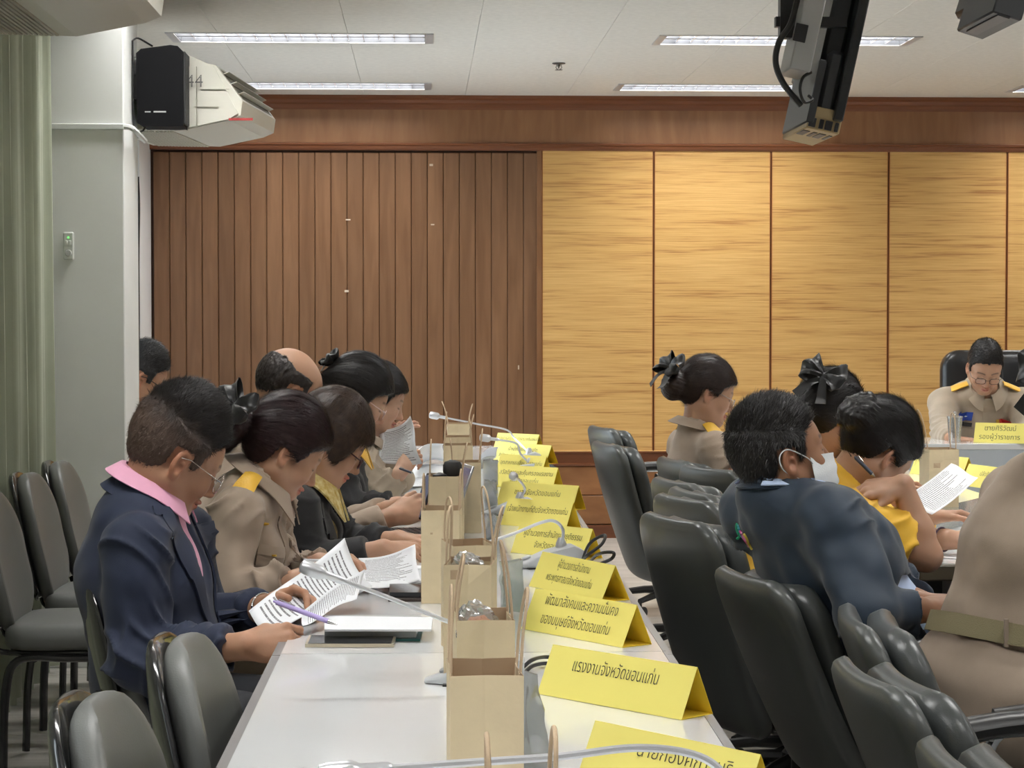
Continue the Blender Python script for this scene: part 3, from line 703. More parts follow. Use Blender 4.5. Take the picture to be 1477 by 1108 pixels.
def arm_mesh(elbow, wrist, d, dorsal, side, pose, skin, h=0.0034, sc=1.0, shoulder=None, rf=0.040, r_up=0.05):
    pr, fingers, T = hand_prims(wrist, d, dorsal, side, pose, sc)
    wrist = np.array(wrist,float); elbow = np.array(elbow,float); mid = elbow+(wrist-elbow)*0.35
    allp = [Cap(elbow,mid,rf*0.98*sc,rf*sc), Cap(mid,wrist,rf*sc,0.0265*sc)]
    g_pr = [(allp[0],0.0),(allp[1],0.02),(Cap(wrist,T((0.03,0,-0.002)),0.0255*sc,0.020*sc),0.012)]
    if shoulder is not None: g_pr.append((Cap(shoulder,elbow,r_up*sc,rf*1.0*sc),0.02))
    g_pr += pr
    lo,hi = prims_bb([p for p,_ in g_pr],0.015); g = Grid(lo,hi,h)
    for p,k in g_pr: g.add(p,k)
    V,F = g.mesh(1); base = np.array(SKIN[skin]); Cc = np.tile(base,(len(V),1))
    for ch in fingers:                       # knuckles and tips a little redder, nails paler
        for q in ch[1:]:
            m = 0.35*np.exp(-((V-q)**2).sum(1)/0.009**2)[:,None]; Cc = Cc*(1-m)+base*np.array((1.12,0.74,0.68))*m
    return V,F,Cc,fingers,T
def merge(parts):
    Vs=[];Fs=[];Cs=[];n=0
    for V,F,C in parts: Vs.append(V);Fs.append(F+n);Cs.append(C);n+=len(V)
    return np.concatenate(Vs),np.concatenate(Fs),np.concatenate(Cs)
# ------------------------------------------------------------------ cloth
def wrinkle(V, N, segs, amp=0.004, freq=1.0, seed=0):
    """fine folds across limb segments: segs = [(a,b,strength)] """
    D = np.zeros(len(V)); q = V*9+seed
    D += amp*0.55*vnoise(q)+amp*0.3*vnoise(q*2.3)
    for a,b,st in segs:
        a=np.array(a,float);b=np.array(b,float);ab=b-a;L=np.linalg.norm(ab);w_=ab/L;u=unit(np.cross(w_,(0.3,0.2,1)));v=np.cross(w_,u)
        Q=V-a;t=(Q@w_);rad=np.linalg.norm(Q-t[:,None]*w_,axis=1);m=ss(0.13,0.09,rad)*ss(-0.06,0.0,t)*ss(L+0.06,L,t)
        ang=np.arctan2(Q@u,Q@v)
        ph=t*52*freq+2.2*np.sin(ang+seed)+2.6*vnoise(V*8+seed*3)
        rid=(1-np.abs(np.sin(ph)))**2.5-0.25
        near=0.35+0.9*np.exp(-((t-L)/0.09)**2)+0.5*np.exp(-(t/0.07)**2)
        D += m*amp*1.25*st*near*rid*ss(-0.25,0.45,vnoise(V*6+9+seed))
    return V+N*D[:,None]
def garment(prims, h, cuts=(), segs=(), amp=0.004, k=0.03, seed=0, smooth=2, subs=()):
    lo,hi = prims_bb([p[0] if isinstance(p,tuple) else p for p in prims],0.03); g = Grid(lo,hi,h)
    for p in prims:
        if isinstance(p,tuple): g.add(p[0],p[1])
        else: g.add(p,k)
    for p,kk in subs: g.sub(p,kk)
    for f in cuts: g.cut(f,0.004)
    V,F = g.mesh(smooth); N = vnormals(V,F)
    V = wrinkle(V,N,segs,amp*1.7,1.0,seed); V = laplace(V,F,0.2)
    return V,F
def plane(p, n):
    p=np.array(p,float);n=unit(n); return lambda X: (X-p)@n
# ------------------------------------------------------------------ people
M_HAIR_BLACK = hairmat('hair_black', (0.016,0.014,0.014)); M_HAIR_BROWN = hairmat('hair_brown', (0.055,0.032,0.022)); M_HAIR_PLUM = hairmat('hair_plum', (0.030,0.014,0.016))
M_HAIR_GREY = hairmat('hair_greying', (0.035,0.028,0.026))
M_RIBBON = mat('black_ribbon', (0.012,0.012,0.013), 0.38, sheen=0.2)
def cloth(name, col, rough=0.75, sheen=0.15): return mat(name, col, rough, sheen=sheen, var=0.08, vscale=12, bump=0.25, bscale=900)
M_KHAKI = cloth('khaki_twill', (0.385,0.300,0.232)); M_KHAKI2 = cloth('khaki_light', (0.44,0.365,0.28)); M_NAVY = cloth('navy_wool', (0.016,0.024,0.055), 0.75, 0.10)
M_BLACKC = cloth('black_cloth', (0.012,0.012,0.014), 0.75, 0.12); M_PINK = cloth('pink_jersey', (0.80,0.40,0.56)); M_YEL = cloth('yellow_jersey', (0.80,0.46,0.035), 0.7)
M_NAVYJ = cloth('navy_jacket_cloth', (0.014,0.030,0.055), 0.6, 0.2); M_BLUES = cloth('pale_blue_cotton', (0.50,0.62,0.86)); M_SCARF = mat('yellow_print', (0.80,0.50,0.04), 0.6, var=0.25, vscale=55, vcol=(0.92,0.82,0.45))
M_TROU = cloth('dark_trouser', (0.016,0.018,0.024)); M_SHOE = mat('black_shoe', (0.015,0.015,0.015), 0.3)
M_GOLD = mat('gold_thread', (0.85,0.52,0.08), 0.4, metal=0.5, bump=0.5, bscale=300); M_GOLDY = mat('yellow_braid', (0.85,0.50,0.06), 0.5, bump=0.5, bscale=250)
M_SILV = mat('silver_metal', (0.75,0.75,0.77), 0.22, metal=1.0); M_LENS = None
M_BLKP = mat('black_plastic', (0.02,0.02,0.022), 0.32)
def eyeglasses(parent, R, c, m, sc=1.0, rx=0.021, ry=0.016, drop=0.0, r=0.0011, square=False):
    T = lambda p: np.array(c)+R@(np.array(p)*sc)
    b = MB()
    for s in (-1,1):
        pts = []
        for k in range(25):
            a = 2*math.pi*k/24; e = 0.55 if square else 1.0
            ca, sa = math.cos(a), math.sin(a); ca = math.copysign(abs(ca)**e,ca); sa = math.copysign(abs(sa)**e,sa)
            x = s*0.0325+rx*ca; pts.append(T((x, 0.103-0.10*max(0,abs(x)-0.02), -0.001+drop+ry*sa)))
        b.tube(pts, r, 6)
        b.tube([T((s*0.055,0.098,0.006+drop)),T((s*0.074,0.080,0.007+drop)),T((s*0.0805,0.01,0.012)),T((s*0.079,-0.014,0.006)),T((s*0.076,-0.022,-0.008))], r, 6)
    b.tube(bez([T((-0.012,0.102,0.003+drop)),T((0,0.108,0.006+drop)),T((0.012,0.102,0.003+drop))],4), r, 6)
    f = b.build('glasses', m, parent, True)
    g = MB()
    for s in (-1,1):
        ring = [T((s*0.0325+(rx-0.0005)*math.cos(2*math.pi*k/20),0.1025-0.10*max(0,abs(s*0.0325+rx*math.cos(2*math.pi*k/20))-0.02),-0.001+drop+(ry-0.0005)*math.sin(2*math.pi*k/20))) for k in range(20)]
        g.add(ring,[tuple(range(20))])
    g.build('lens', M_LENS, f, False, False); return f
def bow(parent, p, nrm, up, size=0.05, m=None, seed=0, tails=True, net=True):
    """black ribbon hair bow: two loops, knot, tails"""
    n = unit(nrm); u = unit(np.array(up,float)-n*np.dot(up,n)); r = np.cross(u,n); p = np.array(p,float); m = m or M_RIBBON; rs = np.random.RandomState(seed)
    bm_ = MB()
    for s,ang in ((-1,0.5),(1,0.45),(-1,-0.3),(1,-0.35)):
        d = unit(r*s*math.cos(ang)+u*math.sin(ang)+n*0.25); w_ = unit(np.cross(d,n)); G=[]
        for k in range(13):
            t = 2*math.pi*k/12; cx = size*(0.52-0.52*math.cos(t)); cz = size*0.26*math.sin(t)*(1+0.2*rs.randn()*0)
            wd = size*(0.10+0.30*(0.5-0.5*math.cos(t))); ctr = p+d*cx+n*(cz+size*0.15)
            G.append([ctr+w_*wd*v+n*0.10*size*math.cos(3*v+t) for v in (-1,-0.5,0,0.5,1)])
        bm_.sheet(G,0.0012)
    if tails:
        for s in (-1,1):
            d = unit(r*s*0.45-u); G=[]
            for k in range(8):
                t=k/7; ctr=p+d*size*1.5*t+n*size*(0.2+0.12*math.sin(5*t+s)); w_=unit(np.cross(d,n)); G.append([ctr+w_*size*(0.12+0.12*t)*v for v in (-1,0,1)])
            bm_.sheet(G,0.0012)
    o = bm_.build('hair_bow', m, parent, True)
    k = MB(); k.lathe([(0.001,-0.13*size),(0.13*size,-0.11*size),(0.17*size,0),(0.13*size,0.11*size),(0.001,0.13*size)],12,p+n*size*0.2,np.stack([n,r,u],1)); k.build('knot', m, o, True)
    return o
class Torso:
    bvh = None; inf = 0.0
    def __init__(s, hip, neck, b, fem=False, size=1.0, hunch=0.05, wid=1.0, dep=1.0):
        s.b = unit([b[0],b[1],0]); s.s = np.array([s.b[1],-s.b[0],0.0])       # s = the person's right
        s.hip=np.array(hip,float); s.neck=np.array(neck,float); s.ax = unit(s.neck-s.hip); s.fr = unit(np.cross(s.ax, s.s)*-1)
        if s.fr@s.b < 0: s.fr = -s.fr
        L = np.linalg.norm(s.neck-s.hip)
        ts = [0.0,0.28,0.62,0.86,1.0]; off = [0,0.35,1.0,0.9,0.0]
        s.P = [s.hip+(s.neck-s.hip)*t-s.fr*hunch*o for t,o in zip(ts,off)]
        if fem: W=[0.160,0.125,0.135,0.112,0.05]; D=[0.118,0.098,0.104,0.072,0.045]
        else: W=[0.160,0.148,0.160,0.135,0.055]; D=[0.120,0.112,0.116,0.082,0.048]
        s.W=[w_*wid*size for w_ in W]; s.D=[d*dep*size for d in D]; s.ts=np.array(ts); s.fem=fem; s.size=size
    def at(s, t):
        P = np.array(s.P); return np.array([np.interp(t,s.ts,P[:,i]) for i in range(3)]), np.interp(t,s.ts,s.W), np.interp(t,s.ts,s.D)
    def surf(s, t, ang, off=0.0):
        c,w_,d = s.at(t); e = 0.01; c2=s.at(min(1,t+0.02))[0]; c1=s.at(max(0,t-0.02))[0]; ax=unit(c2-c1); f=unit(s.fr-ax*(s.fr@ax))
        P = c+s.s*(w_+off)*math.sin(ang)+f*(d+off)*math.cos(ang)
        if s.bvh is not None:
            P0 = c+s.s*(w_+s.inf)*math.sin(ang)+f*(d+s.inf)*math.cos(ang); D = unit(P0-c)
            h = s.bvh.ray_cast(Vector((P0+D*0.10).tolist()), Vector((-D).tolist()), 0.2)[0]
            if h is not None:
                dl = (np.array(h)-P0)@D
                if -0.02 < dl < 0.075: return np.array(h)+D*(max(off-s.inf,0.0012)*0.6+0.001)
        return P
    def prims(s, inf=0.0):
        out=[]
        for i in range(3):
            out.append((ECap(s.P[i],s.P[i+1],(s.W[i]+inf,s.D[i]+inf),(s.W[i+1]+inf,s.D[i+1]+inf),s.s),0.04))
        out.append((ECap(s.P[3],s.P[4],(s.W[3]*0.5+inf,s.D[3]*0.75+inf),(s.W[4]+inf,s.D[4]+inf),s.s),0.035))
        if s.fem:
            for k in (-1,1): out.append((Ell(s.P[2]+s.fr*s.D[2]*0.72+s.s*k*0.062*s.size+s.ax*0.015,np.array((0.062,0.058,0.06))*s.size+inf),0.035))
        return out
def collar_obj(T, headc, m, parent, name='collar', r=0.066, stand=0.030, fall=0.034, tip=0.045, gap=0.35, tilt=0.25, th=0.003, spread=0.02, lift=0.0, amax=None, fsh=0.004):
    if amax:
        os_=[]
        for sg in (1,-1): os_.append(_collar(T,headc,m,parent,name,r,stand,fall,tip,sg*gap,sg*amax,tilt,th,spread,lift,fsh))
        return os_
    return _collar(T,headc,m,parent,name,r,stand,fall,tip,gap,2*math.pi-gap,tilt,th,spread,lift,fsh)
def _collar(T,headc,m,parent,name,r,stand,fall,tip,a_0,a_1,tilt,th,spread,lift,fsh):
    n = unit(unit(headc-T.neck)+T.ax*0.9); f = unit(T.fr-n*(T.fr@n)); sd = np.cross(f,n); sd = sd if sd@T.s>0 else -sd
    c0 = T.neck+n*(0.012+lift)+f*fsh; G=[]
    for i in range(33):
        a = a_0+(a_1-a_0)*i/32; fr = 0.5+0.5*math.cos(a); fr2 = max(0,math.cos(a))**3
        row=[]
        for v in (0,0.35,0.7,1.0,1.15,1.5,2.0):
            if v<=1: rr = r+0.001*v; h = -0.012+(stand+0.012)*v
            else:
                q=v-1; h = stand+0.004-(fall+tip*fr2)*q; rr = r+0.006+q*(0.020+spread*(1+1.2*fr2))
            h -= 0.040*fr*(0.6+0.4*tilt)     # lower in front
            d = sd*math.sin(a)*rr+f*math.cos(a)*(rr*(1.0)+0.004)
            row.append(c0+d+n*h)
        G.append(row)
    b = MB(); b.sheet(G, th); return b.build(name, m, parent, True)
def ribbon_on(T, pts, w_, m, parent, name, off=0.018, th=0.003, n=14):
    """strip on the torso surface: pts = [(t, angle)], w_ = half widths (angle) at both ends"""
    P = bez([(a,b_,0) for a,b_ in pts],n); G=[]
    for i,p in enumerate(P):
        q = i/(len(P)-1); hw = w_[0]+(w_[1]-w_[0])*q; G.append([T.surf(p[0],p[1]+hw*v,off) for v in (-1,-0.33,0.33,1)])
    b = MB(); b.sheet(G, th); return b.build(name, m, parent, True)
def patch_on(T, t0, t1, a0, a1, m, parent, name, off=0.02, th=0.004, nt=5, na=5):
    G=[[T.surf(t0+(t1-t0)*i/(nt-1),a0+(a1-a0)*j/(na-1),off) for j in range(na)] for i in range(nt)]
    b = MB(); b.sheet(G, th); return b.build(name, m, parent, True)
def epaulette(T, sh, m, parent, edge=None, w_=0.026, off=0.07, l0=0.25, l1=0.95, lift=0.0):
    sh = np.array(sh,float); a = T.neck+(sh-T.neck)*l0; d = (sh-T.neck)*(l1-l0); n_ = 5; fwd = T.fr; up = unit(np.cross(d,fwd)); up = up if up[2]>0 else -up; G=[]
    for i in range(8):
        t=i/7; c = a+d*t+up*(off+lift-0.012*t*t-0.004*(1-t)); G.append([c+fwd*w_*(0.8+0.25*t)*v-up*0.006*abs(v)**2 for v in (-1,-0.5,0,0.5,1)])
    b = MB(); b.sheet(G, 0.007); o = b.build('shoulder_board', m, parent, True); return o
def person(label, spec):
    S = spec; c = np.array(S['head']); R = frame(S['fwd'], S['up']); fem = S.get('fem',False); size = S.get('size',1.0); hs = S.get('hs',size)
    T = Torso(S['hip'], S['neck'], S['b'], fem, size, S.get('hunch',0.05), S.get('wid',1.0), S.get('dep',1.0))
    root = thing('person', (S['hip'][0],S['hip'][1],0), label, 'person', S.get('group')); hh = S.get('hh',0.0034)
    skin = S.get('skin','mid'); parts = [head_mesh(R,c,T.neck,skin,hh,fem,S.get('fat',1.0),beard=S.get('beard',0.0),scale=hs)]
    arms = {}; sw = (0.150 if fem else 0.172)*size*S.get('swid',1.0)
    for k,sgn in (('R',1),('L',-1)):
        A = S.get(k); sh = T.neck+T.s*sgn*sw-T.ax*0.070*size+T.fr*S.get('shf',0.01)
        if A is None: A = {}
        if 'sh' in A: sh = np.array(A['sh'])
        el = np.array(A['el']) if 'el' in A else sh+T.s*sgn*0.03-np.array([0,0,0.25*size])+T.b*0.06
        wr = np.array(A['wr']) if 'wr' in A else el+T.b*0.22*size-T.s*sgn*0.06
        d = A.get('d', wr-el); do = A.get('dorsal',(0,0,1))
        if A.get('hand',True):
            V,F,Cc,fing,TT = arm_mesh(el,wr,d,do,sgn,A.get('pose','relax'),skin,S.get('ha',0.0036),(0.93 if fem else 1.0)*size,sh if S.get('sleeve')=='short' else None, 0.038 if fem else 0.041, A.get('rup',0.05)); parts.append((V,F,Cc))
            arms[k]=(sh,el,wr,fing,TT)
        else: arms[k]=(sh,el,wr,None,None)
    # hidden core of the body
    lo,hi = prims_bb([p for p,_ in T.prims(0)],0.03); g = Grid(lo,hi,0.016)
    for p,k in T.prims(-0.012): g.add(p,k)
    g.add(Cap(T.P[3],T.neck+unit(c-T.neck)*0.03,0.06*size,0.05*size),0.03)
    V,F = g.mesh(1); parts.append((V,F,np.tile(np.array(SKIN[skin]),(len(V),1))))
    V,F,Cc = merge(parts); body = newmesh('body', V, F, M_SKIN, root, True, Cc)
    # upper garment
    inf = S.get('inf',0.014); pr = T.prims(inf)
    gh = S.get('gh',0.0075); segs=[]; cuts=[]; subs=[]
    nd = unit(c-T.neck)
    pr.append((Cap(T.neck-T.ax*0.03-T.fr*0.0,T.neck+T.ax*0.0,0.062*size+inf*0.4,0.058*size),0.04))
    for k,(sh,el,wr,fg,TT) in arms.items():
        sgn = 1 if k=='R' else -1; mid = T.neck+(sh-T.neck)*0.30-T.ax*0.040; r_sh = (0.052 if fem else 0.060)*size+inf*0.5
        pr.append((Cap(mid,sh,0.044*size+inf*0.5,r_sh*0.95),0.035)); up_r = r_sh+S.get('bulk',0.0)
        if S.get('sleeve')=='short':
            e2 = sh+(el-sh)*S.get('slen',0.62); pr.append((Cap(sh,e2+unit(el-sh)*0.03,up_r,S.get('cuffr',0.064)*size),0.03)); dd=unit(el-sh)
            rr = np.stack([dd,*[v for v in _perp(dd)]],1); subs.append((Box3(e2+dd*0.062,(0.06,0.10,0.10),rr),0.002)); segs.append((sh,e2,0.6))
            arms[k] = arms[k]+(e2,)
        else:
            cu = el+(wr-el)*S.get('clen',0.88); dd=unit(wr-el); rc=(S.get('cuffr',0.040))*size
            pr.append((Cap(sh,el,up_r,(0.056+S.get('bulk',0.0))*size),0.03)); pr.append((Cap(el,el+(wr-el)*0.5,(0.056+S.get('bulk',0.0))*size,0.050*size),0.02)); pr.append((Cap(el+(wr-el)*0.5,cu+dd*0.03,0.050*size,rc),0.01))
            rr = np.stack([dd,*[v for v in _perp(dd)]],1); subs.append((Box3(cu+dd*0.051,(0.05,0.06,0.06),rr),0.002)); segs += [(sh,el,1.0),(el,cu,0.9)]
    segs.append((T.P[0],T.P[2],0.3))
    hem = S.get('hem', 0.0); cuts.append(plane(T.hip-T.ax*(0.06+hem), -T.ax))
    subs.append((Cap(T.neck+nd*0.018+T.fr*0.012,T.neck+nd*0.2+T.fr*0.02,S.get('neckr',0.062)*size,0.07*size),0.004))
    for q in S.get('open',[]): subs.append(q(T))
    V,F = garment(pr, gh, cuts, segs, S.get('wamp',0.005), seed=S.get('seed',1), subs=subs); top = newmesh(S.get('topname','shirt'), V, F, S['mtop'], root)
    T.inf = inf; T.bvh = BVHTree.FromPolygons([tuple(v) for v in V.tolist()], [tuple(f) for f in F.tolist()])
    # lower body
    kn = S.get('knee',0.41)*size; out=[]; hz=T.hip+np.array([0,0,-0.01]); ztop = S.get('kz', hz[2]-0.01)
    if S.get('legs',True):
        pr=[(ECap(T.P[0]+T.ax*0.02,hz,((T.W[0]+0.006)*S.get('hipw',1),(T.D[0]+0.006)*S.get('hipw',1)),((T.W[0]+0.006)*S.get('hipw',1),T.D[0]*S.get('hipw',1)),T.s),0.03)]; shoes=MB()
        for sgn in (-1,1):
            h0 = hz+T.s*sgn*0.085*size; k0 = np.array([*(h0+T.b*kn+T.s*sgn*0.04)[:2], ztop]); a0 = np.array([*(k0+T.b*S.get('shin',0.02))[:2],0.10])
            pr += [(Cap(h0,k0,0.088*size,0.062*size),0.03),(Cap(k0,a0,0.062*size,0.052*size),0.01)]; out.append(a0)
        V,F = garment(pr, 0.013, [plane((0,0,0.085),(0,0,-1))], [(hz,hz+T.b*kn,0.8)], 0.006, seed=3); newmesh(S.get('lowname','trousers'), V, F, S.get('mlow',M_TROU), root)
        gs = []
        for a0 in out:
            gg = [Cap((a0[0],a0[1],0.075),(a0[0],a0[1],0.045),0.036,0.038), ECap(np.array([a0[0],a0[1],0.038])-T.b*0.03,np.array([a0[0],a0[1],0.030])+T.b*0.15,(0.038,0.036),(0.036,0.024),T.s)]
            lo,hi=prims_bb(gg,0.02); g=Grid(lo,hi,0.009)
            for q in gg: g.add(q,0.02)
            g.cut(plane((0,0,0.004),(0,0,-1))); V,F=g.mesh(1); newmesh('shoe',V,F,M_SHOE,root)
    # hair
    hk = S.get('hair')
    if hk: hk(root,R,c,S,T)
    return root,T,R,c,{k:v[:5] for k,v in arms.items()}
def _perp(d):
    u = unit(np.cross(d,(0.1,0.2,1))); return u, np.cross(d,u)
# hair styles --------------------------------------------------------------
def hair_short(m, t=0.008, top=0.018, L=0.012, n=9000, mid=None, fade=True, spike=0.9, kind='male', seed=2, jit=0.3, er=None, wd=0.0008, fadecol=None):
    def f(root,R,c,S,T):
        sc = S.get('hs',S.get('size',1.0)); V,F,N = hair_mesh(R,c,kind,t*0.45,top*0.75,S.get('fem',False),S.get('fat',1.0),flow='up',seed=seed,groove=0.0022,cutf=(lambda X: X[...,2]-(0.080-0.35*(X[...,1]+0.05))+0.008*vnoise(X*60)) if kind=='bald' else None)
        if S.get('fade',fade):           # close-cropped sides
            m_ = ss(0.035,0.075,V[:,2]+0.25*V[:,1]); V = V+N*(0.0022*(1-m_))[:,None]
        dirf = lambda P,NN: np.stack([P[:,0]*2.0, 0.35+P[:,1]*2, 0.5+0*P[:,2]],1)
        par = [(V,F)]
        up = V[:,2]+0.25*V[:,1]; wt = ss(0.03,0.085,up)
        def df(P,NN):
            q = ss(0.02,0.085,P[:,2]+0.25*P[:,1])[:,None]; return dirf(P,NN)*q+np.stack([0.2*P[:,0],-0.35+0*P[:,0],-1+0*P[:,0]],1)*(1-q)
        for lo_,hi_,Lk,sk in ((-1,0.04,0.35 if fade else 0.75,0.30),(0.03,0.06,0.6,0.5),(0.05,0.08,0.85,0.8),(0.07,1,1.0,1.0)):
            mk = (up>lo_)&(up<=hi_); 
            if mk.sum()<5: continue
            VV,FF = strands(V,N,max(200,int(n*1.5*mk.sum()/len(V))),df,L*Lk,wd*(0.7 if Lk<0.7 else 1),spike*sk,2,seed+int(Lk*10),mask=mk,jit=jit); par.append((VV,FF))
        hair_obj('hair',R,c,par,m,root,sc,fadecol)
    return f
def hair_long(m, t=0.013, bun=(0,-0.125,0.0), br=0.042, kind='female', n=9000, seed=4, bowat=None, bsize=0.05, curls=0, pony=None, extra=(), top=0.004, wisps=500):
    def f(root,R,c,S,T):
        sc = S.get('hs',S.get('size',1.0)); ex=[]; bn=np.array(bun,float)
        if br>0: ex.append((Ell(bn,(br*1.1,br*0.85,br)),0.02))
        ex += list(extra)
        if curls:
            rs = np.random.RandomState(seed)
            for i in range(curls):
                a = i*2.4; rr = br*0.9*math.sqrt((i+0.5)/curls); q = bn+np.array((rr*math.cos(a),-br*0.55*(1-(rr/br)**2)-0.004,rr*math.sin(a)))
                ex.append((Ell(q,np.array((0.015,0.013,0.014))*(0.8+0.4*rs.rand()),rotz(rs.rand()*3)@rotx(rs.rand()*3)),0.003))
        V,F,N = hair_mesh(R,c,kind,t,top,S.get('fem',True),S.get('fat',1.0),ex,groove=0.0024 if not curls else 0.0018,seed=seed)
        tgt = bn if br>0 or pony is None else np.array(pony); kb = kind=='bob'
        def dirf(P,NN):
            if kb: return np.stack([P[:,0]*4,-0.15-P[:,1]*0.5,-0.8-P[:,2]*0+0.0*P[:,0]],1)
            d = tgt-P; return d
        mask = (np.linalg.norm(V-bn,axis=1)>br*1.15) if br>0 else None
        VV,FF = strands(V,N,n,dirf,0.035,0.0009,0.05,4,seed,mask=mask,jit=0.06); par=[(V,F),(VV,FF)]
        VV,FF = strands(V,N,wisps,dirf,0.03,0.0004,0.3,3,seed+5,mask=mask,jit=0.35); par.append((VV,FF))
        hair_obj('hair',R,c,par,m,root,sc)
        if bowat is not None:
            p = np.array(c)+R@(np.array(bowat[0])*sc); bow(root,p,R@np.array(bowat[1],float),R@np.array(bowat[2],float),bsize,seed=seed)
    return f
def face_mask(parent, R, c, sc=1.0, below=False, m=None):
    T = lambda p: np.array(c)+R@(np.array(p)*sc); m = m or M_MASK
    G=[]; z0,z1 = (-0.016,-0.100) if not below else (-0.062,-0.120)
    for i in range(15):
        q=i/14; z=z0+(z1-z0)*q; row=[]
        for j in range(17):
            s=-1+2*j/16; a=abs(s); w_=0.074*(1-0.20*abs(q-0.45)*1.5); bul=0.116-0.008*q-0.03*max(0,q-0.75)*4*0.6 if not below else 0.107-0.012*q
            x=w_*math.sin(s*1.25)/math.sin(1.25); y=bul-0.072*(a**2.0)-0.006*max(0,0.15-q)*6*(a<0.3)
            y+=0.0016*math.cos(q*2*math.pi*3.0)*(1-a**3); row.append(T((x,y,z+0.010*a*(0.5-q)*2)))
        G.append(row)
    b=MB(); b.sheet(G,0.0012); o=b.build('face_mask',m,parent,True)
    for s in (-1,1):
        b=MB()
        e0=T((s*0.070,0.045,z0-0.006)) if not below else T((s*0.055,0.05,z0)); e1=T((s*0.064,0.042,z1+0.014))
        b.tube(bez([e0,T((s*0.076,0.03,-0.0+(-0.004 if not below else 0))),T((s*0.081,-0.006,0.020)),T((s*0.083,-0.028,0.008)),T((s*0.080,-0.024,-0.022)),T((s*0.072,0.008,-0.048)),e1],5),0.0014,6); b.build('ear_loop',m,o,True)
    return o
M_MASK = mat('mask_white', (0.80,0.83,0.86), 0.8, bump=0.2, bscale=300)
M_LENS = thin_glass('spectacle_lens', (0.96,0.97,0.98), 0.07)
def V3(*a): return np.array(a,float)
# man in the navy blazer --------------------------------------------------------
hd = PY(250,660,4.72)
S = dict(head=hd, fwd=(0.80,0.36,-0.50), up=(0.45,0.1,0.87), hip=V3(-0.575,4.72,0.53), neck=PY(212,714,4.72), b=(0.99,-0.12,0), hs=1.07, size=1.03, skin='tan', hunch=0.02, wid=1.0, dep=1.0,
  R=dict(sh=PY(196,790,4.53),el=PY(200,950,4.48), wr=PY(352,932,4.40), d=(1,0.12,0.10), dorsal=(-0.25,-0.85,0.45), pose='pinch'),
  L=dict(sh=PY(262,778,4.88),el=PY(290,900,4.98), wr=PY(385,876,4.75), d=(1,-0.45,0.35), dorsal=(-0.35,0.75,0.4), pose='hold'),
  mtop=M_NAVY, topname='blazer', inf=0.020, bulk=0.006, cuffr=0.045, wamp=0.009, hem=0.10, gh=0.0065, hh=0.003, ha=0.003, neckr=0.072, clen=0.86,
  open=[lambda T:(Cap(T.neck+T.fr*0.13-T.ax*0.02,T.P[1]+T.fr*0.20,0.070,0.035),0.006)],
  hair=hair_short(mat('hair_cropped',(0.03,0.03,0.03),0.5,attr='tint',spec=0.4),0.010,0.030,0.020,16000,spike=0.8,seed=2,fadecol=((0.105,0.070,0.055),(0.020,0.017,0.017))))
man1,T,R,c,arms = person('man in a navy blazer over a pink shirt, reading papers at the left table', S)
b_pr = [(p,k) for p,k in T.prims(0.002)]+[(Cap(T.neck-T.ax*0.05,T.neck+T.ax*0.01,0.07,0.064),0.03)]
V,F = garment(b_pr,0.008,[plane(T.hip-T.ax*0.03,-T.ax)],[(T.P[1],T.P[3],0.4)],0.003,subs=[(Cap(T.neck+T.ax*0.02+T.fr*0.012,T.neck+unit(c-T.neck)*0.2,0.062,0.07),0.003)]); newmesh('polo_shirt',V,F,M_PINK,man1)
collar_obj(T,c,M_PINK,man1,'shirt_collar',0.064,0.036,0.030,0.035,0.30,0.3,lift=0.008,spread=0.012)
collar_obj(T,c,M_NAVY,man1,'blazer_collar',0.070,0.014,0.030,0.00,1.0,0.3,0.005,spread=0.006,lift=-0.006)
for sg in (1,-1):
    ribbon_on(T,[(0.99,sg*0.95),(0.85,sg*0.62),(0.60,sg*0.42),(0.34,sg*0.20)],(0.22,0.05),M_NAVY,man1,'lapel',0.027,0.005)
eyeglasses(man1,R,c,M_SILV,1.07,0.024,0.020,-0.004,0.0011)
for k in range(1):
    sh,el,wr,fg,TT = arms['L']; d=unit(wr-el); b=MB(); pr_=_perp(d)
    b.tube([wr-d*0.012+pr_[0]*0.031*math.cos(a)+pr_[1]*0.031*math.sin(a) for a in np.linspace(0,2*math.pi,25)],0.006,6,flat=0.4); b.build('wrist_watch',M_SILV,man1,True)
def khaki_trim(root,T,arms,c,m=M_KHAKI,near='R',boards=True,pocket=True,col=True):
    if col: collar_obj(T,c,m,root,'shirt_collar',0.064,0.026,0.028,0.05,0.32,0.3,lift=0.002)
    for k in ('R','L'):
        sh = arms[k][0]
        if boards: epaulette(T,sh,M_GOLDY,root,off=0.072,l0=0.5,l1=1.05)
    if pocket:
        for sg in (1,-1):
            a=sg*0.62; patch_on(T,0.60,0.72,a-0.24,a+0.24,m,root,'pocket',0.024); patch_on(T,0.69,0.74,a-0.26,a+0.26,m,root,'pocket_flap',0.029)
            p=T.surf(0.70,a,0.035); b=MB(); b.lathe([(0.006,-0.002),(0.006,0.002)],10,p); b.build('button',M_GOLD,root)
    ribbon_on(T,[(0.93,0.0),(0.5,0.0),(0.1,0.0)],(0.07,0.09),m,root,'placket',0.019,0.003)
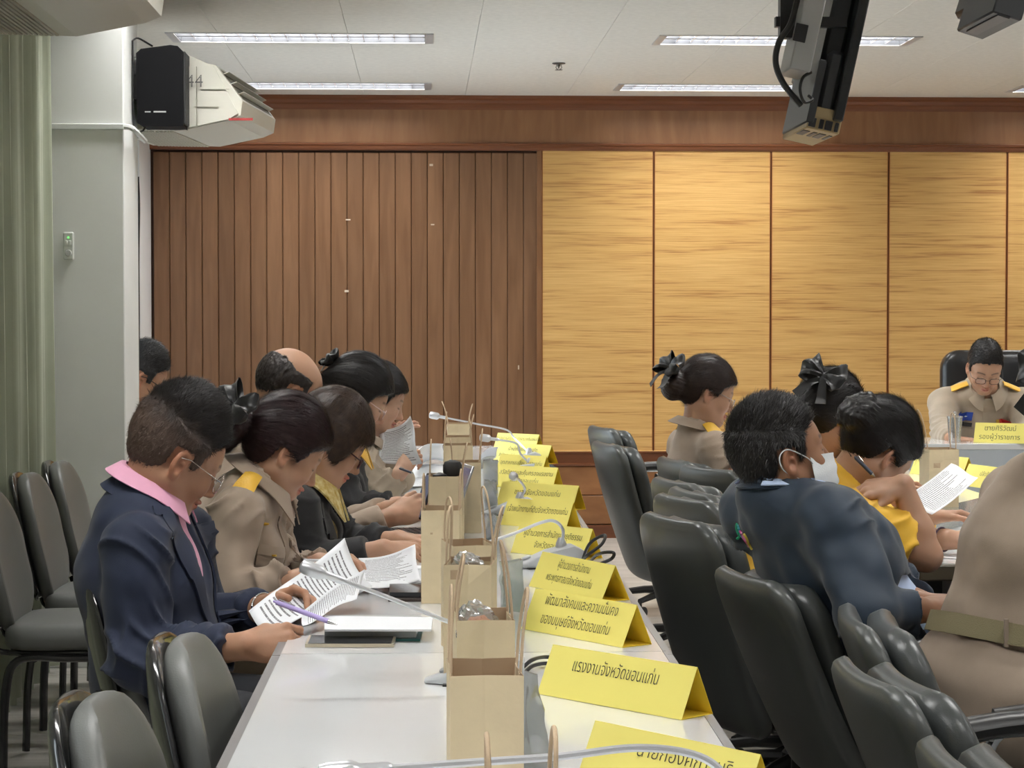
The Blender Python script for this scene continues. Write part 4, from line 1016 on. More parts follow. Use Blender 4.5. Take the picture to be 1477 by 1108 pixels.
# 2 woman in khaki
S = dict(head=PY(408,652,5.35), fwd=(0.80,0.24,-0.54), up=(0.42,0.1,0.85), hip=V3(-0.545,5.35,0.53), neck=PY(376,694,5.35), b=(0.99,-0.10,0), fem=True, hs=0.98, size=0.98, skin='mid', hunch=0.03,
  R=dict(sh=PY(340,742,5.17),el=PY(322,858,5.12), wr=PY(425,838,5.05), d=(1,0.1,0.1), dorsal=(-0.2,-0.9,0.4), pose='hold'),
  L=dict(el=PY(400,840,5.62), wr=PY(462,812,5.42), d=(1,-0.3,0.2), dorsal=(-0.3,0.3,0.9), pose='hold'),
  hunch0=0, mtop=M_KHAKI, inf=0.020, bulk=0.006, wamp=0.011, cuffr=0.046, gh=0.0065, clen=0.92, mlow=M_KHAKI, seed=4,
  hair=hair_long(M_HAIR_PLUM,0.017,(0,-0.135,0.0),0.040,n=14000,seed=4,bowat=((0.035,-0.160,0.025),(0.5,-1,0.3),(0,0.3,1)),bsize=0.072,top=0.010,extra=((Ell((0,-0.145,-0.05),(0.036,0.032,0.04)),0.02),)))
r_,T,R,c,arms = person('woman in long sleeved khaki, plum hair with black bow, beside the blazer man', S)
khaki_trim(r_,T,arms,c); W2=(r_,T,R,c)
bun_net = MB()
p = T.surf(0.80,0.75,0.034); b=MB(); b.box((-0.012,-0.012,-0.030),(0.012,0.0,0.0),c=T.surf(0.58,0.9,0.040)); b.build('name_badge',M_BLKP,r_)
for t_,a_ in ((0.9,0.85),(0.80,0.95)):
    b=MB(); b.lathe([(0.001,-0.004),(0.009,-0.002),(0.011,0),(0.009,0.002),(0.001,0.004)],10,T.surf(t_,a_,0.036)); b.build('uniform_pin',M_GOLD if t_>0.85 else M_SILV,r_,True)
# 3 woman in black jacket, short brown hair, dark red glasses
S = dict(head=PY(474,640,6.0), fwd=(0.84,0.12,-0.52), up=(0.42,0.1,0.85), hip=V3(-0.44,6.0,0.53), neck=PY(444,692,6.0), b=(0.99,-0.10,0), fem=True, hs=1.0, size=1.03, skin='mid', hunch=0.03, fat=1.05, wid=1.05,
  R=dict(el=PY(438,820,5.82), wr=PY(553,792,5.78), d=(1,0.15,0.0), dorsal=(-0.1,-0.4,0.9), pose='relax'),
  L=dict(el=PY(490,790,6.3), wr=PY(575,778,6.15), d=(1,0,0), dorsal=(0,0.3,1), pose='relax'),
  mtop=M_BLACKC, topname='jacket', inf=0.022, bulk=0.008, wamp=0.006, cuffr=0.045, clen=0.80, seed=8, neckr=0.07,
  open=[lambda T:(Cap(T.neck+T.fr*0.12-T.ax*0.02,T.P[1]+T.fr*0.18,0.05,0.035),0.006)],
  hair=hair_long(M_HAIR_BROWN,0.020,(0,-0.06,-0.03),0.0,kind='bob',n=14000,seed=7,top=0.012,extra=((Ell((0,-0.075,-0.045),(0.066,0.05,0.05)),0.03),)))
r_,T,R,c,arms = person('woman in a black jacket with brown hair, red framed glasses and yellow print collar', S)
V,F = garment([(p,k) for p,k in T.prims(0.011)]+[(Cap(T.neck-T.ax*0.05,T.neck,0.064,0.06),0.03)],0.008,[plane(T.hip-T.ax*0.02,-T.ax)],[],0.003,subs=[(Cap(T.neck+T.ax*0.02+T.fr*0.012,T.neck+unit(c-T.neck)*0.2,0.06,0.07),0.003)]); newmesh('blouse',V,F,mat('black_yellow_print',(0.02,0.02,0.02),0.5,var=0.9,vscale=40,vcol=(0.30,0.20,0.02)),r_)
collar_obj(T,c,M_SCARF,r_,'collar',0.066,0.03,0.03,0.06,0.25,0.3,0.006,spread=0.025,lift=0.004)
for sg in (1,-1): ribbon_on(T,[(0.98,sg*0.9),(0.8,sg*0.55),(0.35,sg*0.25)],(0.2,0.08),M_BLACKC,r_,'lapel',0.028,0.005)
eyeglasses(r_,R,c,mat('red_black_frame',(0.05,0.006,0.01),0.3),1.0,0.024,0.015,-0.004,0.0020,True)
# 4 balding man
S = dict(head=PY(414,566,6.55), fwd=(0.80,0.36,-0.42), up=(0.38,0.1,0.88), hip=V3(-0.66,6.55,0.53), neck=PY(378,628,6.55), b=(0.95,0.28,0), hs=1.04, size=1.03, skin='mid', hunch=0.03,
  R=dict(el=PY(440,790,6.32), wr=PY(566,745,6.33), d=(1,0.25,0.35), dorsal=(-0.1,-0.9,0.3), pose='hold'),
  L=dict(el=PY(470,770,6.85), wr=PY(560,735,6.62), d=(1,-0.1,0.3), dorsal=(-0.1,0.6,0.7), pose='hold'),
  mtop=M_KHAKI, inf=0.02, bulk=0.006, wamp=0.006, cuffr=0.048, clen=0.9, mlow=M_KHAKI, seed=11,
  hair=hair_short(M_HAIR_GREY,0.008,0.0,0.007,5000,spike=0.3,kind='bald',fade=False,wd=0.0006))
r_,T,R,c,arms = person('balding man in khaki uniform sitting behind the woman with red framed glasses', S); khaki_trim(r_,T,arms,c)
p0=arms['R'][3][2][1]; b=MB(); b.tube([p0+rotz(0)@V3(0,0.0105*math.cos(a),0.0105*math.sin(a)) for a in np.linspace(0,6.28,17)],0.002,6); b.build('finger_ring',M_SILV,r_,True)
# 5 woman with clear glasses, black jacket, bow
S = dict(head=PY(514,577,7.1), fwd=(0.87,0.10,-0.46), up=(0.38,0.1,0.88), hip=V3(-0.40,7.1,0.53), neck=PY(490,634,7.1), b=(0.99,-0.05,0), fem=True, hs=1.0, size=1.0, skin='light', hunch=0.03,
  R=dict(el=PY(500,735,6.92), wr=PY(575,728,6.9), d=(1,0.1,0), dorsal=(0,-0.4,1), pose='relax'),
  mtop=M_BLACKC, topname='jacket', inf=0.022, bulk=0.006, wamp=0.006, seed=14, cuffr=0.045, neckr=0.07, gh=0.009,
  open=[lambda T:(Cap(T.neck+T.fr*0.12-T.ax*0.02,T.P[1]+T.fr*0.18,0.05,0.035),0.006)],
  hair=hair_long(M_HAIR_BLACK,0.018,(0,-0.11,0.03),0.030,n=9000,seed=9,bowat=((-0.02,-0.125,0.075),(0,-1,0.4),(0,0.3,1)),bsize=0.05,top=0.012))
r_,T,R,c,arms = person('woman in a black jacket and yellow shirt with thin clear glasses and a black bow', S)
V,F = garment([(p,k) for p,k in T.prims(0.011)]+[(Cap(T.neck-T.ax*0.05,T.neck,0.064,0.06),0.03)],0.009,[plane(T.hip,-T.ax)],[],0.003,subs=[(Cap(T.neck+T.ax*0.02+T.fr*0.012,T.neck+unit(c-T.neck)*0.2,0.06,0.07),0.003)]); newmesh('yellow_shirt',V,F,M_YEL,r_)
collar_obj(T,c,M_YEL,r_,'shirt_collar',0.066,0.03,0.03,0.055,0.28,0.3,lift=0.004)
eyeglasses(r_,R,c,mat('clear_pink_frame',(0.75,0.55,0.52),0.2),1.0,0.022,0.017,-0.004,0.0014)
# 6 woman holding the sheet up, farthest at the table
S = dict(head=PY(543,578,7.75), fwd=(0.90,0.10,-0.36), up=(0.32,0.1,0.9), hip=V3(-0.30,7.75,0.53), neck=PY(524,630,7.75), b=(0.99,-0.05,0), fem=True, hs=0.98, size=0.98, skin='light', hunch=0.05,
  R=dict(el=PY(553,712,7.55), wr=PY(576,683,7.52), d=(0.6,0.2,0.9), dorsal=(-0.6,-0.8,0.2), pose='pinch'),
  L=dict(el=PY(575,690,7.95), wr=PY(556,645,7.8), d=(0.6,-0.1,0.85), dorsal=(-0.5,-0.7,0.4), pose='relax'),
  mtop=M_KHAKI2, inf=0.018, bulk=0.004, wamp=0.006, seed=17, gh=0.009, mlow=M_KHAKI,
  hair=hair_long(M_HAIR_BLACK,0.015,(0,-0.11,-0.02),0.035,n=7000,seed=12,top=0.006))
r_,T,R,c,arms = person('woman in light khaki farthest along the left table, lifting a printed sheet', S); khaki_trim(r_,T,arms,c,M_KHAKI2)
# 7 man beyond the pillar
S = dict(head=PY(203,545,9.35), fwd=(0.84,0.20,-0.45), up=(0.4,0.05,0.88), hip=V3(-1.34,9.35,0.53), neck=PY(183,600,9.35), b=(0.97,0.2,0), hs=1.08, size=1.0, skin='tan', hunch=0.06,
  mtop=M_KHAKI2, inf=0.018, seed=19, gh=0.011, mlow=M_KHAKI,
  hair=hair_short(M_HAIR_BLACK,0.012,0.024,0.022,7000,spike=0.35,seed=5))
r_,T,R,c,arms = person('man with black glasses in light khaki, half hidden beyond the pillar', S); khaki_trim(r_,T,arms,c,M_KHAKI2)
eyeglasses(r_,R,c,M_BLKP,1.08,0.023,0.016,-0.003,0.0018,True)
# 8 woman, right side, khaki short sleeves, seen from behind
S = dict(head=PY(1019,569,7.95), fwd=(0.96,0.04,-0.32), up=(0.32,0.1,0.9), hip=V3(1.05,8.0,0.53), neck=PY(1005,618,7.95), b=(0.97,0.25,0), fem=True, hs=1.0, size=1.05, wid=1.0, dep=0.9, skin='mid', hunch=0.0, fat=1.03, sleeve='short', slen=0.66, cuffr=0.070,
  R=dict(el=PY(1066,700,7.72), wr=PY(1120,696,7.75), d=(1,0.1,0), dorsal=(0,-0.2,1), pose='relax'),
  mtop=M_KHAKI, inf=0.018, bulk=0.004, wamp=0.006, seed=21, gh=0.008, mlow=M_KHAKI,
  hair=hair_long(mat('hair_darkbrown',(0.028,0.015,0.012),0.4,spec=0.45,var=0.3,vscale=60),0.015,(0,-0.125,-0.005),0.058,n=9000,seed=15,bowat=((0.03,-0.150,0.045),(0.4,-1,0.5),(0,0.3,1)),bsize=0.070,top=0.006))
r_,T,R,c,arms = person('woman in short sleeved khaki with a black bow, right side near the blinds', S); khaki_trim(r_,T,arms,c)
eyeglasses(r_,R,c,M_SILV,1.0,0.022,0.017,-0.004,0.0011)
# 9 masked man in the navy jacket
S = dict(head=PY(1127,662,4.85), fwd=(0.95,0.14,0.22), up=(-0.25,0.05,0.95), hip=V3(1.10,4.87,0.535), neck=PY(1114,714,4.85), b=(0.92,0.39,0), hs=1.05, size=1.05, skin='brown', hunch=-0.02, wid=1.03, dep=0.98,
  R=dict(el=PY(1258,886,4.58), wr=PY(1326,880,4.62), d=(1,0.35,0.02), dorsal=(0.1,-0.5,0.85), pose='grip', rup=0.06),
  L=dict(el=PY(1272,840,5.1), wr=PY(1322,868,4.78), d=(1,-0.25,0.0), dorsal=(0.2,0.4,0.9), pose='grip'),
  mtop=M_NAVYJ, topname='jacket', inf=0.026, bulk=0.010, wamp=0.014, cuffr=0.050, swid=0.93, clen=0.93, seed=23, gh=0.0065, hh=0.003, ha=0.003, neckr=0.072, hem=0.06,
  open=[lambda T:(Cap(T.neck+T.fr*0.13-T.ax*0.02,T.P[0]+T.fr*0.22,0.06,0.07),0.006)],
  hair=hair_short(M_HAIR_BLACK,0.014,0.014,0.020,15000,spike=0.5,seed=8,fade=False))
r_,T,R,c,arms = person('man wearing a white face mask and navy jacket with a coloured back logo', S); M9T=T
V,F = garment([(p,k) for p,k in T.prims(0.014)]+[(Cap(T.neck-T.ax*0.05,T.neck,0.066,0.064),0.03)],0.008,[plane(T.hip-T.ax*0.03,-T.ax)],[],0.004,subs=[(Cap(T.neck+T.ax*0.02+T.fr*0.012,T.neck+unit(c-T.neck)*0.2,0.062,0.07),0.003)]); newmesh('shirt',V,F,M_BLUES,r_)
collar_obj(T,c,M_BLUES,r_,'shirt_collar',0.060,0.026,0.016,0.05,0.30,0.3,lift=0.012,spread=0.012,amax=2.5,fsh=0.022)
collar_obj(T,c,M_NAVYJ,r_,'jacket_collar',0.066,0.024,0.012,0.0,0.9,0.3,0.004,spread=0.004,lift=0.002,fsh=0.022)
face_mask(r_,R,c,1.05)
# 10 woman with ribbon bow and mask (behind the yellow polo)
S = dict(head=PY(1194,606,6.15), fwd=(0.70,0.58,-0.38), up=(0.34,0.15,0.9), hip=V3(1.02,6.2,0.53), neck=PY(1168,668,6.15), b=(0.9,0.4,0), fem=True, hs=1.03, size=1.0, skin='mid', hunch=0.05,
  R=dict(el=PY(1240,790,6.0), wr=PY(1272,722,6.05), d=(0.9,-0.1,0.35), dorsal=(0.2,-0.6,0.7), pose='hold'),
  L=dict(el=PY(1290,760,6.4), wr=PY(1345,745,6.3), d=(1,-0.2,0.1), dorsal=(0,0.3,1), pose='relax'),
  mtop=M_YEL, inf=0.018, seed=25, gh=0.008,
  hair=hair_long(M_HAIR_BLACK,0.014,(0,-0.10,0.0),0.038,n=9000,seed=18,bowat=((0.035,-0.11,0.085),(0.5,-1,0.5),(0,0.3,1)),bsize=0.066,top=0.006))
r_,T,R,c,arms = person('woman with a black ribbon bow and lowered mask behind the yellow polo', S)
face_mask(r_,R,c,1.0,True); collar_obj(T,c,M_YEL,r_,'shirt_collar',0.064,0.03,0.03,0.05,0.3,0.3)
pe = np.array(c)+R@V3(0.080,-0.004,-0.045); b=MB(); b.lathe([(0.002,-0.011),(0.010,-0.006),(0.012,0),(0.010,0.006),(0.002,0.011)],14,pe); b.build('gold_earring',mat('gold_shell',(0.85,0.50,0.10),0.3,metal=0.8),r_,True)
# 11 woman in the yellow polo resting her head on her hand
S = dict(head=PY(1262,652,5.60), fwd=(0.62,0.40,-0.68), up=(0.52,0.1,0.84), hip=V3(0.93,5.6,0.53), neck=PY(1212,702,5.62), b=(0.93,0.35,0), fem=True, hs=1.05, size=1.10, wid=1.12, skin='mid', hunch=0.04, sleeve='short', slen=0.72, cuffr=0.078,
  R=dict(sh=PY(1228,760,5.42), el=PY(1336,802,5.42), wr=PY(1302,700,5.44), d=(-1.0,0.05,-0.10), dorsal=(0.05,-0.45,0.85), pose='relax', rup=0.058),
  L=dict(el=PY(1310,782,5.95), wr=PY(1366,778,5.85), d=(1,0.1,0.12), dorsal=(0,-0.2,1), pose='relax'),
  mtop=M_YEL, topname='polo_shirt', inf=0.02, bulk=0.014, wamp=0.012, seed=27, gh=0.0065, ha=0.003, hh=0.003,
  hair=hair_long(M_HAIR_BLACK,0.013,(0,-0.112,0.030),0.052,n=12000,seed=20,curls=34,top=0.004))
r_,T,R,c,arms = person('woman in a yellow polo shirt with a braided bun resting her forehead on her hand', S)
collar_obj(T,c,M_YEL,r_,'polo_collar',0.066,0.030,0.034,0.04,0.3,0.3)
sh,el,wr,fg,TT = arms['L']; d=unit(wr-el); u1,u2=_perp(d)
b=MB(); b.tube([wr-d*0.02+u1*0.028*math.cos(a)+u2*0.028*math.sin(a) for a in np.linspace(0,2*math.pi,25)],0.011,6,flat=0.3); b.build('purple_wristband',mat('purple_band',(0.06,0.025,0.06),0.5),r_,True)
# 12 khaki woman at the right edge, back to the camera
S = dict(head=V3(1.45,4.42,1.225), fwd=(0.85,0.40,-0.30), up=(0.3,0.1,0.93), hip=V3(1.20,4.40,0.60), neck=V3(1.355,4.42,1.075), b=(0.88,0.47,0), fem=True, hs=1.0, size=1.05, wid=1.15, dep=1.10, hipw=1.18, skin='mid', hunch=0.02, sleeve='short', slen=0.7, cuffr=0.070,
  R=dict(el=V3(1.50,4.1,0.86), wr=V3(1.68,4.2,0.80), d=(1,0.2,0), dorsal=(0,0,1), pose='relax'),
  mtop=M_KHAKI, inf=0.020, bulk=0.006, wamp=0.008, seed=31, gh=0.0065, mlow=M_KHAKI, hem=-0.17, kz=0.57,
  hair=hair_long(M_HAIR_BLACK,0.016,(0,-0.150,-0.04),0.060,n=6000,seed=22,bowat=((0.03,-0.20,-0.0),(0.5,-1,0.1),(0,0.1,1)),bsize=0.075))
r_,T,R,c,arms = person('woman in khaki with a woven belt at the right edge, her back turned', S); khaki_trim(r_,T,arms,c,pocket=False,boards=False)
P_=[]
for k in range(49):
    a=2*math.pi*k/48; P_.append(T.surf(0.27,a,0.050))
G=[[p+T.ax*(0.022*v) for v in (-1,-0.4,0.4,1)] for p in P_]; b=MB(); b.sheet(G,0.004); b.build('woven_belt',mat('khaki_webbing',(0.27,0.23,0.13),0.7,bump=0.6,bscale=500),r_,True)
for a in (1.5,2.6):
    b=MB(); b.box((-0.004,-0.004,-0.028),(0.004,0.004,0.028),c=T.surf(0.27,a,0.056)); b.build('belt_loop',M_KHAKI,r_)
# 13 officer at the head table facing the camera
S = dict(head=PY(1420,531,10.85), fwd=(-0.06,-0.82,-0.56), up=(0,-0.5,0.85), hip=V3(2.86,11.15,0.55), neck=PY(1421,561,10.98), b=(-0.05,-1,0), hs=1.08, size=1.08, wid=1.12, skin='mid', hunch=0.03, swid=1.08,
  R=dict(el=PY(1362,625,10.75), wr=PY(1372,634,10.56), d=(0.8,-0.5,0), dorsal=(0,0,1), pose='relax'),
  L=dict(el=PY(1485,625,10.75), wr=PY(1460,632,10.56), d=(-0.8,-0.5,0), dorsal=(0,0,1), pose='relax'),
  mtop=M_KHAKI2, inf=0.018, bulk=0.006, wamp=0.005, seed=33, gh=0.009, mlow=M_KHAKI,
  hair=hair_short(M_HAIR_BLACK,0.012,0.010,0.014,6000,spike=0.15,seed=9,fade=False))
r_,T,R,c,arms = person('officer in light khaki uniform with gold shoulder boards facing the room at the head table', S)
collar_obj(T,c,M_KHAKI2,r_,'shirt_collar',0.066,0.03,0.024,0.04,0.25,0.3,spread=0.02)
for k in ('R','L'): epaulette(T,arms[k][0],M_GOLD,r_,w_=0.034,off=0.072,l0=0.35,l1=1.05)
eyeglasses(r_,R,c,M_BLKP,1.08,0.023,0.015,-0.004,0.0012,True)
patch_on(T,0.74,0.82,0.30,0.62,mat('badge_blue',(0.02,0.06,0.35),0.4),r_,'crest_badge',0.026); b=MB(); b.lathe([(0.001,-0.003),(0.011,0),(0.001,0.003)],8,T.surf(0.78,0.46,0.034)); b.build('crest_emblem',mat('emblem_white',(0.8,0.8,0.75),0.4),r_)
patch_on(T,0.68,0.72,0.28,0.66,M_BLKP,r_,'name_badge',0.028)
for i,col in enumerate(((0.5,0.45,0.4),(0.08,0.05,0.05),(0.55,0.03,0.03),(0.5,0.04,0.03),(0.6,0.35,0.05))):
    patch_on(T,0.70,0.75,-0.66+i*0.08,-0.585+i*0.08,mat('ribbon_%d'%i,col,0.5),r_,'medal_ribbon',0.030)
patch_on(T,0.685,0.70,-0.66,-0.265,M_GOLD,r_,'ribbon_bar',0.030)
for sg in (1,-1): patch_on(T,0.48,0.66,sg*0.46-0.25,sg*0.46+0.25,M_KHAKI2,r_,'pocket',0.022)
ribbon_on(T,[(0.93,0.0),(0.5,0.0),(0.1,0.0)],(0.06,0.07),M_KHAKI2,r_,'placket',0.018,0.003)
# ------------------------------------------------------------------ tables
M_TOP = mat('table_top_laminate', (0.80,0.82,0.84), 0.12, coat=0.3, var=0.02, vscale=3)
M_TEDGE = mat('table_edge_grey', (0.20,0.19,0.19), 0.45); M_TLEG = mat('table_leg_black', (0.03,0.03,0.03), 0.4)
M_TALU = mat('table_edge_silver', (0.50,0.50,0.51), 0.35, metal=0.6)
def edge_pts(y0, y1, zt=TZ):              # left and right edges of the left table at depth y
    La, Lb = PZ(327.3,1108,zt), PZ(405.3,943.2,zt); Ra, Rb = PZ(1061.5,1104.7,zt), PZ(844.8,767,zt)
    f = lambda A,B,y: A+(B-A)*((y-A[1])/(B[1]-A[1])); return f(La,Lb,y0),f(La,Lb,y1),f(Ra,Rb,y0),f(Ra,Rb,y1)
def table(y0, y1, label):
    l0,l1,r0,r1 = edge_pts(y0,y1-0.004); t = thing('meeting_table', ((l0[0]+r0[0])/2,(y0+y1)/2,0), label, 'table', 'white topped meeting tables in the left row')
    th=0.028
    def slab(pts,z0,z1,name,m,bev=0.0):
        V=[[p[0],p[1],z] for z in (z0,z1) for p in pts]; b=MB(); b.add(V,[(0,1,2,3),(7,6,5,4)]+[(i,(i+1)%4,4+(i+1)%4,4+i) for i in range(4)]); return b.build(name,m,t)
    slab([l0,l1,r1,r0],TZ-th,TZ,'tabletop',M_TOP)
    e=0.018; slab([l0-V3(e,0,0),l1-V3(e,0,0),l1-V3(0.0005,0,0),l0-V3(0.0005,0,0)],TZ-th-0.004,TZ-0.003,'edge_band',M_TEDGE)
    slab([r0+V3(0.0005,0,0),r1+V3(0.0005,0,0),r1+V3(0.006,0,0),r0+V3(0.006,0,0)],TZ-th,TZ+0.001,'edge_band',M_TALU)
    slab([r0+V3(0.006,0,0),r1+V3(0.006,0,0),r1+V3(0.020,0,0),r0+V3(0.020,0,0)],TZ-th-0.005,TZ-0.006,'edge_band',M_TALU)
    xm0=(l0[0]*0.45+r0[0]*0.55)
    b=MB(); b.box((xm0-0.01,y0+0.08,0.30),(xm0+0.01,y1-0.08,TZ-th-0.002)); b.build('modesty_panel',M_TEDGE,t)
    for y in (y0+0.09,y1-0.09):
        for q in (0.12,0.88):
            l,_,r,_ = edge_pts(y,y+0.1); x=l[0]+(r[0]-l[0])*q
            b=MB(); b.box((x-0.02,y-0.02,0.0),(x+0.02,y+0.02,TZ-th)); b.build('leg',M_TLEG,t)
    b=MB()
    for y in (y0+0.09,y1-0.09):
        l,_,r,_=edge_pts(y,y+0.1); b.box((l[0]+0.09,y-0.015,TZ-th-0.045),(r[0]-0.09,y+0.015,TZ-th-0.002))
    b.build('frame',M_TLEG,t); return t
ys_seam = PZ(500,942.5,TZ)[1]
wds = ['nearest the camera','second, under the blazer man papers','third, under the open laptop','fourth, under the far microphones','farthest, nearest the back wall']
seams=[1.2,ys_seam,ys_seam+1.75,ys_seam+3.5,ys_seam+5.25,10.95]
for i in range(5): table(seams[i],seams[i+1],'white topped meeting table in the left row, '+wds[i])
# right table row
def table2(x0,x1,y0,y1,zt,label,group=None):
    t=thing('meeting_table',((x0+x1)/2,(y0+y1)/2,0),label,'table',group)
    b=MB(); b.box((x0,y0,zt-0.028),(x1,y1-0.004,zt)); b.build('tabletop',M_TOP,t)
    b=MB(); b.box((x0-0.02,y0,zt-0.045),(x0-0.001,y1-0.004,zt-0.002),bev=0.004); b.build('edge_band',mat('dark_bronze_edge',(0.10,0.085,0.06),0.35),t)
    b=MB(); b.box((x0,y0-0.02,zt-0.045),(x1,y0-0.001,zt-0.002),bev=0.004); b.build('edge_band',MATS['dark_bronze_edge'],t)
    b=MB(); b.box((x0+0.34,y0+0.06,0.30),(x0+0.36,y1-0.06,zt-0.03)); b.build('modesty_panel',M_TEDGE,t)
    for y in (y0+0.07,y1-0.09):
        for x in (x0+0.06,x1-0.06): b=MB(); b.box((x-0.02,y-0.02,0),(x+0.02,y+0.02,zt-0.03)); b.build('leg',M_TLEG,t)
    return t
rx = PZ(1326,812,TZ)[0]; ry=PZ(1326,812,TZ)[1]
XRT=rx-0.01
table2(XRT,XRT+0.76,ry-0.02,ry+1.75,TZ,'white topped table with dark bronze edge under the yellow polo woman elbow','right row tables')
table2(XRT,XRT+0.76,ry+1.75,ry+3.5,TZ,'white topped table farther along the right row behind the papers','right row tables')
table2(XRT+0.17,XRT+0.93,ry-1.78,ry-0.024,TZ,'white topped right row table hidden by the khaki woman back','right row tables')
# head table with white front panel
hz_ = PY(1420,640,10.30)[2]; t=thing('head_table',(3.2,10.6,0),'white head table with a plain front panel before the seated officer','table')
hx0=PY(1300,640,10.30)[0]
b=MB(); b.box((hx0,10.30,hz_-0.03),(hx0+2.6,10.85,hz_),bev=0.003); b.build('tabletop',M_TOP,t)
b=MB(); b.box((hx0,10.305,0.05),(hx0+2.6,10.325,hz_-0.03)); b.build('front_panel',mat('panel_white',(0.55,0.60,0.66),0.3),t)
for x in (hx0+0.03,hx0+2.57): b=MB(); b.box((x-0.02,10.33,0),(x+0.02,10.83,hz_-0.03)); b.build('side_panel',MATS['panel_white'],t)
# ------------------------------------------------------------------ office chairs
M_LEA = mat('grey_leatherette', (0.075,0.082,0.082), 0.30, bump=0.15, bscale=350, var=0.10, vscale=5); M_CHR = mat('chrome', (0.8,0.8,0.82), 0.08, metal=1.0)
M_SHELL = mat('chair_shell', (0.085,0.092,0.090), 0.30, bump=0.12, bscale=350); M_CBASE = mat('chair_black', (0.02,0.02,0.02), 0.35)
def pad(wd, ht, th, rt=0.12, rb=0.06, crown=0.012, curve=0.05, lean=0.0, nx=17, nz=25, bow=0.0):
    """upholstered pad in local coords: x across, y thickness (front = +y), z up"""
    def outline(u, v):                    # u,v in [-1,1] -> rounded rectangle
        z = v; r = rt if v>0 else rb; hw=wd/2; hh=ht/2; zz=v*hh; lim = hw
        dz = hh-abs(zz)
        if dz < r: lim = hw-r+math.sqrt(max(0,r*r-(r-dz)**2))
        return u*lim, zz
    us=np.sin(np.linspace(-1,1,nx)*math.pi/2); vs=np.sin(np.linspace(-1,1,nz)*math.pi/2)
    F=[];B=[]
    for v in vs:
        rf=[];rb_=[]
        for u in us:
            x,z=outline(u,v); e=min(1,max(0,(1-max(abs(u),abs(v))))/0.18) ; e=math.sqrt(1-(1-e)**2)
            cy=curve*(2*x/wd)**2+bow*(2*z/ht)**2; rf.append((x,cy+th*(0.1+0.4*e)+crown*(1-u*u)*(1-v*v),z+ht/2)); rb_.append((x,cy-th*(0.1+0.4*e),z+ht/2))
        F.append(rf);B.append(rb_)
    F=np.array(F);B=np.array(B);a,b_=nz,nx; V=np.concatenate([F.reshape(-1,3),B.reshape(-1,3)]);o=a*b_;fs=[]
    for i in range(a-1):
        for j in range(b_-1):
            q=(i*b_+j,i*b_+j+1,(i+1)*b_+j+1,(i+1)*b_+j); fs.append(q); fs.append(tuple(o+k for k in q[::-1]))
    bd=[j for j in range(b_)]+[i*b_+b_-1 for i in range(1,a)]+[(a-1)*b_+j for j in range(b_-2,-1,-1)]+[i*b_ for i in range(a-2,0,-1)]
    for x,y in zip(bd,bd[1:]+bd[:1]): fs.append((y,x,o+x,o+y))
    return V,fs
